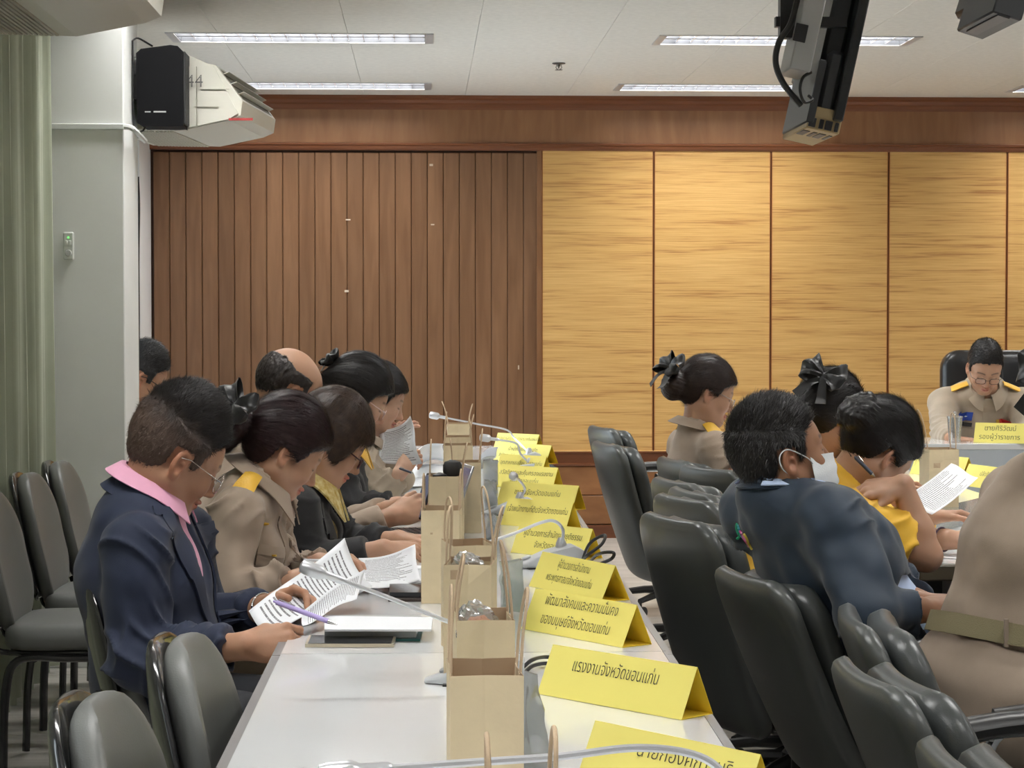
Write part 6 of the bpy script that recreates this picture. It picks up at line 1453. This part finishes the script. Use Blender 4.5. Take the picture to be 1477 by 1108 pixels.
M_PAP=[paper_material('printed_paper_%s'%q,i,d) for i,(q,d) in enumerate((('a',24),('b',30),('c',20)))]; M_PLAIN=mat('plain_paper',(0.80,0.82,0.86),0.65)
def sheet_of(corners, m, parent=None, bend=0.012, name='paper_sheet', nu=14, nv=18, seed=0, th=0.0004, flip=False):
    a,b_,c_,d=[np.array(p,float) for p in corners]     # TL, TR, BR, BL
    G=np.zeros((nv,nu,3)); nrm=unit(np.cross(b_-a,d-a))
    for i in range(nv):
        for j in range(nu):
            u=j/(nu-1);v=i/(nv-1); G[i,j]=(a*(1-u)+b_*u)*(1-v)+(d*(1-u)+c_*u)*v+nrm*bend*(math.sin(math.pi*u)*0.9+0.5*math.sin(2*math.pi*v+seed)*(0.3+u)+0.35*math.sin(3.3*u+5*v+seed))
    q=MB(); q.sheet(G,th); V=np.concatenate(q.V); o=newmesh(name,V,q.F,m,parent,True)
    uvl=o.data.uv_layers.new(name='UVMap'); k=nu*nv; li=np.empty(len(o.data.loops),dtype=np.int32); o.data.loops.foreach_get('vertex_index',li); li=li%k
    U=(li%nu)/(nu-1); Vv=1-(li//nu)/(nv-1); uvl.data.foreach_set('uv',np.stack([U,Vv],1).astype(np.float32).ravel()); return o
def topsheet(corners,m,label,cat='paper',group=None,**kw): o=sheet_of(corners,m,None,**kw); recenter(o); return tag(o,label,cat,group)
# papers in the blazer man's hands
topsheet([PY(497,776,4.98),PY(537,846,4.82),PY(395,912,4.50),PY(358,884,4.60)],M_PAP[0],'printed sheet curling up in the hands of the blazer man',bend=0.014)
topsheet([PY(527,818,4.86),PY(515,862,4.66),PY(440,900,4.45),PY(436,880,4.52)],M_PAP[1],'second printed page turned over by the blazer man, edge on',bend=0.012,seed=2)
def stack_box(corner_px, z0, h, m, label, cat, name, dz=0.0, bev=0.002, group=None, edge=None):
    P=[PZ(*c_,z0) for c_ in corner_px]; b=MB(); n=len(P); V=[[p[0],p[1],z] for z in (z0,z0+h) for p in P]; b.add(V,[tuple(range(n)),tuple(range(2*n-1,n-1,-1))]+[(i,(i+1)%n,n+(i+1)%n,n+i) for i in range(n)])
    o=b.build(name,m); recenter(o); return tag(o,label,cat,group)
M_TEAL=mat('folder_teal',(0.03,0.16,0.15),0.4); M_DKG=mat('tablet_dark',(0.03,0.03,0.035),0.15); M_GREYF=mat('folder_grey',(0.40,0.42,0.42),0.4)
z=TZ+0.0008
stack_box([(470,925),(606,925),(612,902),(470,902)],z,0.004,M_TEAL,'thin teal folder at the bottom of the stack before the blazer man','folder','folder')
stack_box([(468,920),(600,920),(608,899),(468,899)],z+0.0045,0.018,M_GREYF,'pale grey folder on the teal one before the blazer man','folder','folder')
stack_box([(468,911),(622,911),(624,893),(468,891)],z+0.023,0.004,M_PLAIN,'white document stack on the grey folder by the blazer man','papers','document_stack')
t=thing('phone',PZ(520,928,z),'gold edged phone on the table in front of the teal folder','phone')
P=[PZ(q[0],q[1],z) for q in ((440,934),(568,934),(572,921),(446,921))]; 
def prismz(P,z0,z1,name,m,par): b=MB(); n=len(P); b.add([[p[0],p[1],zz] for zz in (z0,z1) for p in P],[tuple(range(n)),tuple(range(2*n-1,n-1,-1))]+[(i,(i+1)%n,n+(i+1)%n,n+i) for i in range(n)]); return b.build(name,m,par)
prismz(P,z,z+0.007,'case',mat('champagne_metal',(0.62,0.55,0.42),0.3,metal=0.7),t); cc=np.mean(P,axis=0); prismz([cc+(p-cc)*0.94 for p in P],z+0.0071,z+0.0076,'screen',M_DKG,t)
# pens
def pen(a,b_,label,m,r=0.0045,clip=True):
    a=np.array(a);b_=np.array(b_);t=thing('pen',(a+b_)/2,label,'pen'); q=MB(); q.tube([a,a+(b_-a)*0.86],r,10); q.build('barrel',m,t,True); q=MB(); q.tube([a+(b_-a)*0.86,b_],[r*0.95,r*0.25],10); q.build('tip',M_SILV,t,True)
    q=MB(); q.tube([a-(b_-a)*0.05,a],r*0.5,8); q.build('push_button',m,t,True)
    q=MB(); u=unit(np.cross(b_-a,(0,1,0.2))); q.tube([a+(b_-a)*0.02+u*r,a+(b_-a)*0.03+u*(r+0.003),a+(b_-a)*0.3+u*(r+0.0015)],0.0012,6); q.build('clip',M_SILV,t,True); return t
pen(PY(399,869,4.36),PY(486,901,4.30),'lilac ballpoint pen in the right hand of the blazer man',mat('lilac_plastic',(0.45,0.36,0.72),0.3),0.0052)
pen(PY(1234,660,5.38),PY(1262,688,5.36),'dark pen between the fingers of the yellow polo woman',mat('slate_plastic',(0.05,0.06,0.09),0.3),0.005)
pen(PY(577,676,7.48),PY(597,683,7.42),'dark pen held by the farthest woman at the left table',MATS['slate_plastic'],0.004)
# papers of the khaki woman
topsheet([PY(516,803,5.62),PY(598,784,5.40),PY(604,834,5.15),PY(520,842,5.20)],M_PAP[1],'printed sheet with dark bars held up by the khaki woman with the bow',bend=0.010,seed=1)
stack_box([(440,836),(612,846),(618,822),(450,812)],z,0.010,M_PLAIN,'loose white papers on the table under the khaki woman hands','papers','document_stack')
topsheet([PZ(438,806,z+0.06),PZ(500,806,z+0.05),PZ(500,832,z+0.016),PZ(440,832,z+0.016)],M_PAP[2],'sheet partly hidden behind the curling page near the khaki woman',bend=0.006)
topsheet([PZ(505,838,z+0.018),PZ(612,818,z+0.030),PZ(614,838,z+0.024),PZ(508,850,z+0.016)],M_PLAIN,'white sheet sliding off the pile beside the dark notebook',bend=0.006)
stack_box([(560,868),(622,868),(622,850),(560,850)],z,0.006,mat('leather_brown',(0.05,0.035,0.03),0.5),'brown leather case under the dark notebook','case','leather_case')
stack_box([(562,862),(622,862),(622,846),(562,846)],z+0.0065,0.012,M_DKG,'dark notebook on the table beside the paper bags','notebook','notebook')
# laptop of the woman in black
def laptop(cx,cy,ang,label,open_=1.9,w_=0.32,d_=0.22):
    t=thing('laptop',(cx,cy,z),label,'laptop'); Rz=rotz(ang); T_=lambda V: np.array(V)@Rz.T+V3(cx,cy,z)
    b=MB(); b.bevbox(np.array((-w_/2,-d_/2,0)),np.array((w_/2,d_/2,0.014)),0.003); b.V[0]=T_(b.V[0]); b.build('keyboard_base',mat('laptop_dark',(0.10,0.10,0.11),0.35),t,True)
    kb=MB()
    for i in range(5):
        for j in range(13): kb.box((-w_/2+0.02+j*0.0218,-0.01+i*0.0185,0.0142),(-w_/2+0.038+j*0.0218,0.005+i*0.0185,0.0162))
    kb.V=[T_(v) for v in kb.V]; o=kb.build('keys',M_BLKP,t); o['kind']='stuff'
    Rh=rotx(open_-math.pi/2-math.pi/2+math.pi/2); b=MB(); b.bevbox(np.array((-w_/2,0,0)),np.array((w_/2,0.007,d_)),0.002); Rt=rotx(-(open_-math.pi/2)); b.V[0]=T_(b.V[0]@Rt.T+V3(0,d_/2-0.004,0.014)); b.build('lid',mat('laptop_silver',(0.40,0.41,0.43),0.3,metal=0.6),t,True)
    b=MB(); b.box((-w_/2+0.01,-0.0008,0.01),(w_/2-0.01,-0.0002,d_-0.01)); b.V[0]=T_(b.V[0]@Rt.T+V3(0,d_/2-0.004,0.014)); b.build('screen',mat('laptop_screen',(0.03,0.03,0.05),0.12,emit=(0.30,0.32,0.50),estr=0.25),t); return t
p=PZ(575,775,z); laptop(-0.06,6.42,-math.pi/2+0.2,'open laptop with a dim screen beside the balding man hands')
stack_box([(548,803),(600,806),(603,792),(556,790)],z,0.003,M_PLAIN,'white sheets by the hands of the woman in the black jacket','papers','document_stack')
p0=arms and None
# phone the balding man holds
t=thing('phone',PY(612,715,6.35),'phone held upright by the balding man','phone'); C_=PY(612,716,6.36); q=MB(); Rq=rotz(0.35)@roty(0.35); q.bevbox(np.array((-0.004,-0.036,-0.07)),np.array((0.004,0.036,0.07)),0.003,Rq,C_); q.build('case',M_DKG,t,True); q=MB(); q.box((-0.0047,-0.032,-0.064),(-0.0042,0.032,0.064),R=Rq,c=C_); q.build('screen',MATS['laptop_screen'],t)
# farther papers
topsheet([PY(546,622,7.75),PY(592,600,7.55),PY(607,668,7.45),PY(545,668,7.62)],M_PAP[0],'printed page lifted by the farthest woman at the left table',bend=0.016)
topsheet([PZ(596,668,z+0.09),PZ(640,640,z+0.10),PZ(640,668,z+0.006),PZ(600,672,z+0.004)],M_PLAIN,'white sheet standing bent behind the lifted page',bend=0.03)
stack_box([(560,705),(636,702),(640,672),(580,672)],z,0.008,M_PLAIN,'white document pile before the farthest woman','papers','document_stack')
topsheet([PZ(575,690,z+0.012),PZ(630,682,z+0.02),PZ(634,697,z+0.012),PZ(578,703,z+0.010)],M_PAP[2],'printed sheet lying on the pile before the farthest woman',bend=0.003)
# clear plastic document pouches beside the bags
def pouch(C,label,seed=0,dark=False,col=(0.86,0.88,0.90)):
    m=thin_glass('clear_pouch_%d'%seed,col,0.14,0.10,haze=0.30,hcol=(0.55,0.57,0.58)) ; G=[]
    a,b_,c_,d=[np.array(p,float) for p in C]; nn=unit(np.cross(b_-a,d-a))
    for i in range(12):
        r=[]
        for j in range(8): u=j/7;v=i/11; r.append((a*(1-u)+b_*u)*(1-v)+(d*(1-u)+c_*u)*v+nn*(0.012*math.sin(math.pi*u)*math.sin(math.pi*v)+0.004*vnoise(np.array([[u*4+seed,v*6,seed]]))[0]))
        G.append(r)
    q=MB(); q.sheet(G,0.006); o=q.build('clear_pouch',m,None,True,False); recenter(o); return tag(o,label,'pouch','clear plastic pouches beside the paper bags')
pouch([PY(757,968,2.92),PY(772,972,2.97),PZ(800,1110,TZ+0.006),PZ(752,1112,TZ+0.006)],'clear plastic pouch leaning beside the front paper bag',1)
pouch([PY(722,812,4.35),PY(752,806,4.5),PZ(757,880,TZ+0.006),PZ(724,884,TZ+0.006)],'clear plastic pouch with green contents beside the third paper bag',2,col=(0.78,0.86,0.74))
pouch([PY(697,742,5.7),PY(716,742,5.8),PZ(722,775,TZ+0.006),PZ(700,778,TZ+0.006)],'clear plastic pouch beside the fifth paper bag',3)
pouch([PY(697,664,7.3),PY(718,664,7.3),PZ(718,700,TZ+0.006),PZ(697,702,TZ+0.006)],'clear plastic pouch leaning beside the far bags, left of the plates',4)
pouch([PY(699,694,6.5),PY(716,694,6.5),PZ(718,728,TZ+0.006),PZ(699,730,TZ+0.006)],'clear plastic pouch between the far bags and the short microphone',5)
for i,(x0,y0,lb) in enumerate(((693,655,'white leaflet fan standing beside the far paper bags'),(688,668,'grey leaflet leaning beside the far paper bags'))):
    topsheet([PZ(x0+2,y0,z+0.06),PZ(x0+26,y0-10,z+0.085),PZ(x0+20,y0+8,z+0.02),PZ(x0-2,y0+14,z+0.004)],M_PLAIN if i==0 else M_GREYF,lb,bend=0.01)
# right table papers, tray, glass
topsheet([PY(1297,722,5.95),PY(1372,668,6.15),PY(1411,690,6.0),PY(1344,741,5.8)],M_PAP[2],'printed sheet with grey bars held over the right table',bend=0.008,seed=3)
stack_box([(1345,805),(1400,808),(1420,790),(1352,786)],z,0.003,M_PAP[0],'printed papers on the right table under the wristband arm','papers','document_stack')
stack_box([(1320,770),(1440,748),(1452,716),(1345,742)],z+0.004,0.018,thin_glass('clear_tray',(0.88,0.90,0.88),0.2,0.05,haze=0.15),'clear shallow tray on the right table behind the sheet','tray','clear_tray')
topsheet([PZ(1285,745,z+0.01),PZ(1310,725,z+0.02),PZ(1330,760,z+0.01),PZ(1300,775,z+0.004)],M_PLAIN,'white sheet under the yellow polo woman face',bend=0.003)
cable([PZ(1322,700,z+0.02),PZ(1335,690,z+0.04),PZ(1342,684,z+0.03),PZ(1350,690,z+0.01)],'thin black cable on the right table by the paper bag',0.004)
gx=PY(1377,636,10.42); t=thing('drinking_glass',(gx[0],10.42,hz_),'lidded drinking glass on the head table before the officer','glass'); b=MB(); b.lathe([(0.028,0.001),(0.036,0.10),(0.037,0.12),(0.0345,0.12),(0.0335,0.10),(0.026,0.006)],20,(gx[0],10.42,hz_)); b.build('tumbler',M_CLEAR,t,True); b=MB(); b.lathe([(0.040,0.121),(0.040,0.127),(0.010,0.133),(0.006,0.15),(0.002,0.152)],20,(gx[0],10.42,hz_)); b.build('lid',M_CLEAR,t,True)
# hair logo on the jacket back: coloured loops
cols=[(0.05,0.55,0.30),(0.15,0.75,0.85),(0.10,0.55,0.75),(0.75,0.08,0.35),(0.85,0.30,0.55),(0.80,0.62,0.10)]
pts9=[(0,0.0,0.0),(0.012,0.10,0),(0.03,0.2,0),(0.055,0.3,0),(0.075,0.38,0),(0.1,0.46,0)]
for i,col in enumerate(cols):
    a0=math.pi+0.78-i*0.09; P=[M9T.surf(0.955-0.013*j+0.003*math.sin(j*2+i),a0+0.025*math.sin(j*1.3+i*1.7),0.034) for j in range(8)]
    b=MB(); b.tube(bez(P,3),0.0028,6); b.build('logo_stitch',mat('thread_%d'%i,col,0.5),bpy.data.objects['person.008'],True)
# ------------------------------------------------------------------ speaker, air conditioners, screens, sprinkler
SY=8.80
def PYb(px,py,Y=SY): return PY(px,py,Y)
a=PYb(196,66);b2=PYb(264,182); t=thing('loudspeaker',((a[0]+b2[0])/2,SY+0.1,b2[2]),'black loudspeaker on the pillar bracket beside the air conditioner','speaker')
x0,x1,z1,z0_=a[0],b2[0],a[2],b2[2]; b=MB(); b.prism([(x0+0.004,z0_+0.012),(x0+0.022,z0_),(x1-0.05,z0_-0.002),(x1,z0_),(x1,z1-0.02),(x1-0.02,z1),(x1-0.05,z1+0.004),(x0+0.02,z1-0.012),(x0,z1-0.03)],1,SY,SY+0.19); b.build('cabinet',mat('speaker_black',(0.008,0.008,0.009),0.6,spec=0.08),t)
b=MB(); b.bevbox(np.array((x1-0.002,SY+0.01,z0_+0.01)),np.array((x1+0.010,SY+0.18,z1-0.02)),0.004); b.build('front_grille',mat('grille_black',(0.02,0.02,0.02),0.6,bump=0.8,bscale=500),t)
b=MB(); b.box((x0+0.035,SY-0.001,z0_+0.055),(x0+0.058,SY+0.001,z0_+0.060)); b.box((x0+0.07,SY-0.001,z0_+0.055),(x0+0.12,SY+0.001,z0_+0.061)); b.build('lettering',mat('print_grey',(0.4,0.4,0.4),0.5),t)
pxr=px1
b=MB(); b.box((px1,SY+0.03,(z0_+z1)/2-0.05),(x0+0.01,SY+0.10,(z0_+z1)/2+0.05)); b.tube(bez([(px1+0.006,SY-0.01,z1+0.02),(px1+0.008,SY-0.012,z0_+0.0),(x0+0.02,SY+0.01,z0_-0.02),(x0+0.03,SY+0.05,z0_)],5),0.004,6); b.tube(bez([(px1+0.006,SY-0.01,z1+0.02),(x0+0.01,SY,z1+0.03),(x0+0.06,SY+0.05,z1+0.005)],5),0.004,6); b.build('wall_bracket',M_CBASE,t,True)
M_AC=mat('air_con_shell',(0.62,0.61,0.54),0.35); M_ACL=mat('air_con_louvre',(0.45,0.43,0.36),0.5)
def aircon(xw,y0,y1,zt,zb_,xe,label,n=5):
    t=thing('air_conditioner',(xw,y0,zb_),label,'air conditioner','ceiling mounted air conditioners on the left'); H=zt-zb_; Lx=xe-xw
    body=[(xw,zb_+0.02*H),(xw+0.55*Lx,zb_),(xw+0.90*Lx,zb_+0.12*H),(xw+0.985*Lx,zb_+0.18*H),(xe,zb_+0.36*H),(xw+0.80*Lx,zb_+0.80*H),(xw+0.74*Lx,zb_+0.82*H),(xw+0.50*Lx,zt),(xw,zt)]
    b=MB(); b.prism(body,1,y0,y1); b.build('casing',M_AC,t)
    capp=[(xw,zb_+0.03*H),(xw+0.55*Lx,zb_+0.012*H),(xw+0.66*Lx,zb_+0.05*H),(xw+0.66*Lx,zb_+0.78*H),(xw+0.1*Lx,zb_+0.80*H),(xw,zb_+0.78*H)]
    b=MB(); b.prism(capp,1,y0-0.012,y0); b.build('end_cap',M_AC,t)
    b=MB(); b.prism([(xw+0.67*Lx,zb_+0.055*H),(xw+0.90*Lx,zb_+0.135*H),(xw+0.97*Lx,zb_+0.20*H),(xw+0.79*Lx,zb_+0.78*H),(xw+0.67*Lx,zb_+0.78*H)],1,y0-0.010,y0); b.build('end_cap',M_AC,t)
    e0=V3(xe,0,zb_+0.36*H);e1=V3(xw+0.80*Lx,0,zb_+0.80*H); d=e1-e0; nn=unit(V3(d[2],0,-d[0])); nn=nn if nn[0]>0 else -nn
    q=MB(); q.add([e0+d*0.06+nn*0.001+V3(0,y0+0.05,0),e0+d*0.92+nn*0.001+V3(0,y0+0.05,0),e0+d*0.92+nn*0.001+V3(0,y1-0.05,0),e0+d*0.06+nn*0.001+V3(0,y1-0.05,0)],[(0,1,2,3)]); q.build('outlet',mat('outlet_dark',(0.16,0.15,0.12),0.6),t)
    for k in range(3):
        c_=e0+d*(0.2+0.28*k)+nn*0.008; b=MB(); b.add([c_-nn*0.012+d*0.03+V3(0,y0+0.05,0),c_+nn*0.016-d*0.02+V3(0,y0+0.05,0),c_+nn*0.016-d*0.02+V3(0,y1-0.05,0),c_-nn*0.012+d*0.03+V3(0,y1-0.05,0),c_-nn*0.012+d*0.045+V3(0,y0+0.05,0),c_+nn*0.016-d*0.005+V3(0,y0+0.05,0),c_+nn*0.016-d*0.005+V3(0,y1-0.05,0),c_-nn*0.012+d*0.045+V3(0,y1-0.05,0)],[(0,1,2,3),(7,6,5,4),(0,4,5,1),(1,5,6,2),(2,6,7,3),(3,7,4,0)]); b.build('louvre',M_AC,t)
    for k in range(16):                          # intake grille slats underneath
        x=xw+0.06*Lx+k*0.42*Lx/16; b=MB(); zz=zb_+0.02*H-0.02*H*((x-xw)/(0.55*Lx)); b.box((x,y0+0.04,zz-0.006),(x+0.008,y1-0.04,zz+0.002)); b.build('intake_slat',M_ACL,t)
    return t,H,Lx
ac_=PY(362,75,8.98); acb=PY(300,188,8.98)
t,H,Lx=aircon(-1.30,8.99,9.85,PY(300,72,8.99)[2],PY(300,189,8.99)[2],PY(352,130,8.99)[0],'white air conditioner marked 44 beyond the black loudspeaker on the pillar')
lettering('44',0.075,PY(283,119,8.965),(1,0,0),(0,0,1),t,mat('marker_grey',(0.10,0.10,0.10),0.6))
for (cx,cz,w_) in ((300,155,0.10),(312,130,0.12)):
    p=PY(cx,cz,8.975); b=MB(); b.box((p[0]-w_/2,8.974,p[2]-0.001),(p[0]+w_/2,8.978,p[2]+0.001)); b.build('seam',M_ACL,t)
b=MB(); p=PY(350,174,8.975); b.box((p[0]-0.05,8.974,p[2]-0.004),(p[0]+0.05,8.978,p[2]+0.006)); b.build('red_label',mat('label_red',(0.4,0.05,0.05),0.5),t); t.rotation_euler=(0,0,-0.09)
b=MB(); b.box((XL,9.3,2.452),(-1.25,10.2,2.49)); b.build('wall_mount',M_TROF,t)
YA=6.6; t,H,Lx=aircon(-1.37,YA-1.45,YA,PY(100,-110,YA)[2],PY(100,38,YA)[2]-0.03,PY(237,0,YA)[0],'white air conditioner at the top left corner above the curtain')
b=MB(); b.box((-1.30,YA-1.0,PY(100,-108,YA)[2]),(-1.10,YA-0.5,CEIL)); b.build('ceiling_mount',M_TROF,t)
# ceiling screens
M_TV=mat('screen_casing',(0.02,0.021,0.022),0.35); M_TVG=mat('screen_back_grey',(0.045,0.047,0.05),0.4)
def screen(top, bot, Y, yd, label, full=True, boxthick=0.085):
    """screen panel seen nearly edge on; top, bot = pixel of the front lower/upper edge, yd = depth extent"""
    p0=PY(*bot,Y);p1=PY(*top,Y); d=unit(p1-p0); L=np.linalg.norm(p1-p0); fr=unit(V3(d[2],0,-d[0])); 
    t=thing('ceiling_screen',p0,label,'screen','black screens hung from the ceiling')
    M_=np.stack([fr,V3(0,1,0),d],1)                # local x = screen normal (towards right), y = width, z = up the screen
    rz=rotz(0)
    def B(lo,hi,name,m,par=t,bev=0.004): b=MB(); b.bevbox(np.array(lo,float),np.array(hi,float),bev,M_,p0); return b.build(name,m,par,True)
    B((-0.028,0,0),(0,yd,L),'display_panel',M_TV); B((0.0005,0.015,0.02),(0.0015,yd-0.015,L-0.02),'screen_glass',M_DKG,bev=0.0003)
    B((-0.075,0.03,0.02),(-0.028,yd-0.05,L*0.42),'rear_housing',M_TVG,bev=0.012); B((-0.090,0.06,L*0.30),(-0.028,yd-0.08,L*0.95),'rear_housing',M_TV,bev=0.012)
    return t,M_,p0,L
t,M_,p0,L=screen((1268,-60),(1216,176),6.0,0.62,'black screen on a ceiling bracket above the right side of the room')
def Bt(lo,hi,name,m,par=t,bev=0.003): b=MB(); b.bevbox(np.array(lo,float),np.array(hi,float),bev,M_,p0); return b.build(name,m,par,True)
co=Bt((-0.095,0.02,-0.035),(-0.0,0.42,0.03),'connector_housing',mat('screen_beige',(0.50,0.38,0.20),0.5))
for k,(xx,w_) in enumerate(((-0.082,0.020),(-0.056,0.012),(-0.035,0.020),(-0.012,0.010))):
    Bt((xx-w_/2,0.012,-0.030),(xx+w_/2,0.022,-0.004),'port',M_BLKP,co,0.001)
    Bt((xx-w_/2,0.08,-0.037),(xx+w_/2,0.20,-0.034),'port',M_BLKP,co,0.001)
Bt((-0.100,0.01,-0.02),(-0.078,0.42,0.16),'side_cover',M_TVG)
pq=PY(1165,80,5.98)
b=MB(); Rr=rotz(0)@np.stack([unit(V3(M_[0,0],0,M_[2,0])),V3(0,1,0),unit(V3(M_[0,2],0,M_[2,2]))],1); b.bevbox(np.array((-0.04,0,-0.10)),np.array((0.02,0.18,0.16)),0.004,Rr,PY(1170,52,5.95)); b.build('control_box',mat('box_lightgrey',(0.45,0.45,0.44),0.4),t,True)
b=MB(); b.bevbox(np.array((-0.035,-0.003,-0.02)),np.array((0.0,0.0,0.03)),0.001,Rr,PY(1163,52,5.945)); b.build('box_label',M_BLKP,t)
b=MB(); pp=PY(1134,40,6.05); b.box((pp[0]-0.02,6.03,pp[2]-0.03),(pp[0]+0.02,6.07,CEIL)); q=PY(1118,32,6.05); r2=PY(1190,32,6.05); b.box((q[0],6.035,q[2]-0.014),(r2[0]+0.06,6.065,q[2]+0.014)); b.build('bracket',M_CBASE,t)
cable([PY(1150,0,5.97),PY(1140,35,5.96),PY(1124,60,5.95),PY(1119,90,5.95),PY(1130,120,5.95),PY(1155,152,5.97)],'thick black cable curving down from the ceiling bracket',0.009)
cable([PY(1170,104,5.96),PY(1158,112,5.95),PY(1154,130,5.95),PY(1160,147,5.96),PY(1172,144,5.97),PY(1166,138,5.98)],'thin black cable loop behind the ceiling screen',0.0045)
t2,M_,p0,L=screen((1520,-120),(1478,14),5.2,0.5,'black screen just showing at the top right corner')
b=MB(); b.bevbox(np.array((-0.075,-0.004,-0.03)),np.array((0.0,0.35,0.05)),0.004,M_,p0); b.build('connector_housing',M_TVG,t2,True)
b=MB(); b.bevbox(np.array((-0.060,-0.006,-0.034)),np.array((-0.03,0.30,-0.028)),0.001,M_,p0); b.build('port',M_BLKP,t2)
pp=p0+M_[:,2]*0.3; b=MB(); b.box((pp[0]-0.10,5.42,pp[2]-0.1),(pp[0]-0.06,5.46,CEIL)); b.box((pp[0]-0.1,5.42,pp[2]-0.1),(pp[0],5.46,pp[2]-0.06)); b.build('bracket',M_CBASE,t2)
# sprinkler
sp_=PZ(806,91,CEIL); t=thing('sprinkler_head',sp_,'small chrome sprinkler head under the ceiling between the lights','sprinkler')
b=MB(); b.lathe([(0.036,0),(0.036,-0.004),(0.030,-0.006)],20,sp_); b.build('escutcheon',mat('dark_metal',(0.12,0.11,0.10),0.4,metal=0.6),t,True)
b=MB(); b.lathe([(0.009,-0.005),(0.009,-0.018),(0.004,-0.020),(0.003,-0.030)],12,sp_); b.lathe([(0.020,-0.036),(0.020,-0.038)],14,sp_); b.tube([sp_+V3(-0.012,0,-0.008),sp_+V3(-0.016,0,-0.025),sp_+V3(-0.004,0,-0.036)],0.002,6); b.tube([sp_+V3(0.012,0,-0.008),sp_+V3(0.016,0,-0.025),sp_+V3(0.004,0,-0.036)],0.002,6); b.build('head',MATS['dark_metal'],t,True)
# scuffs of tape on the plank wall
for i,(px,py,w_,h_) in enumerate(((502,317,7,2),(500,420,6,3),(622,238,5,3),(624,324,5,2),(418,210,3,2),(748,530,2,6))):
    p=PY(px,py,YB-0.019); b=MB(); b.box((p[0]-w_/460,YB-0.0195,p[2]-h_/460),(p[0]+w_/460,YB-0.0180,p[2]+h_/460)); b.build('tape_scrap',mat('tape_pale',(0.60,0.50,0.40),0.7),wall_back)

cable(bez([PY(199,255,9.02),PY(200.5,300,9.02),PY(199.5,380,9.02),PY(200,470,9.02),PY(199,560,9.02)],4),'thin dark cable running down the wall beside the pillar',0.005)
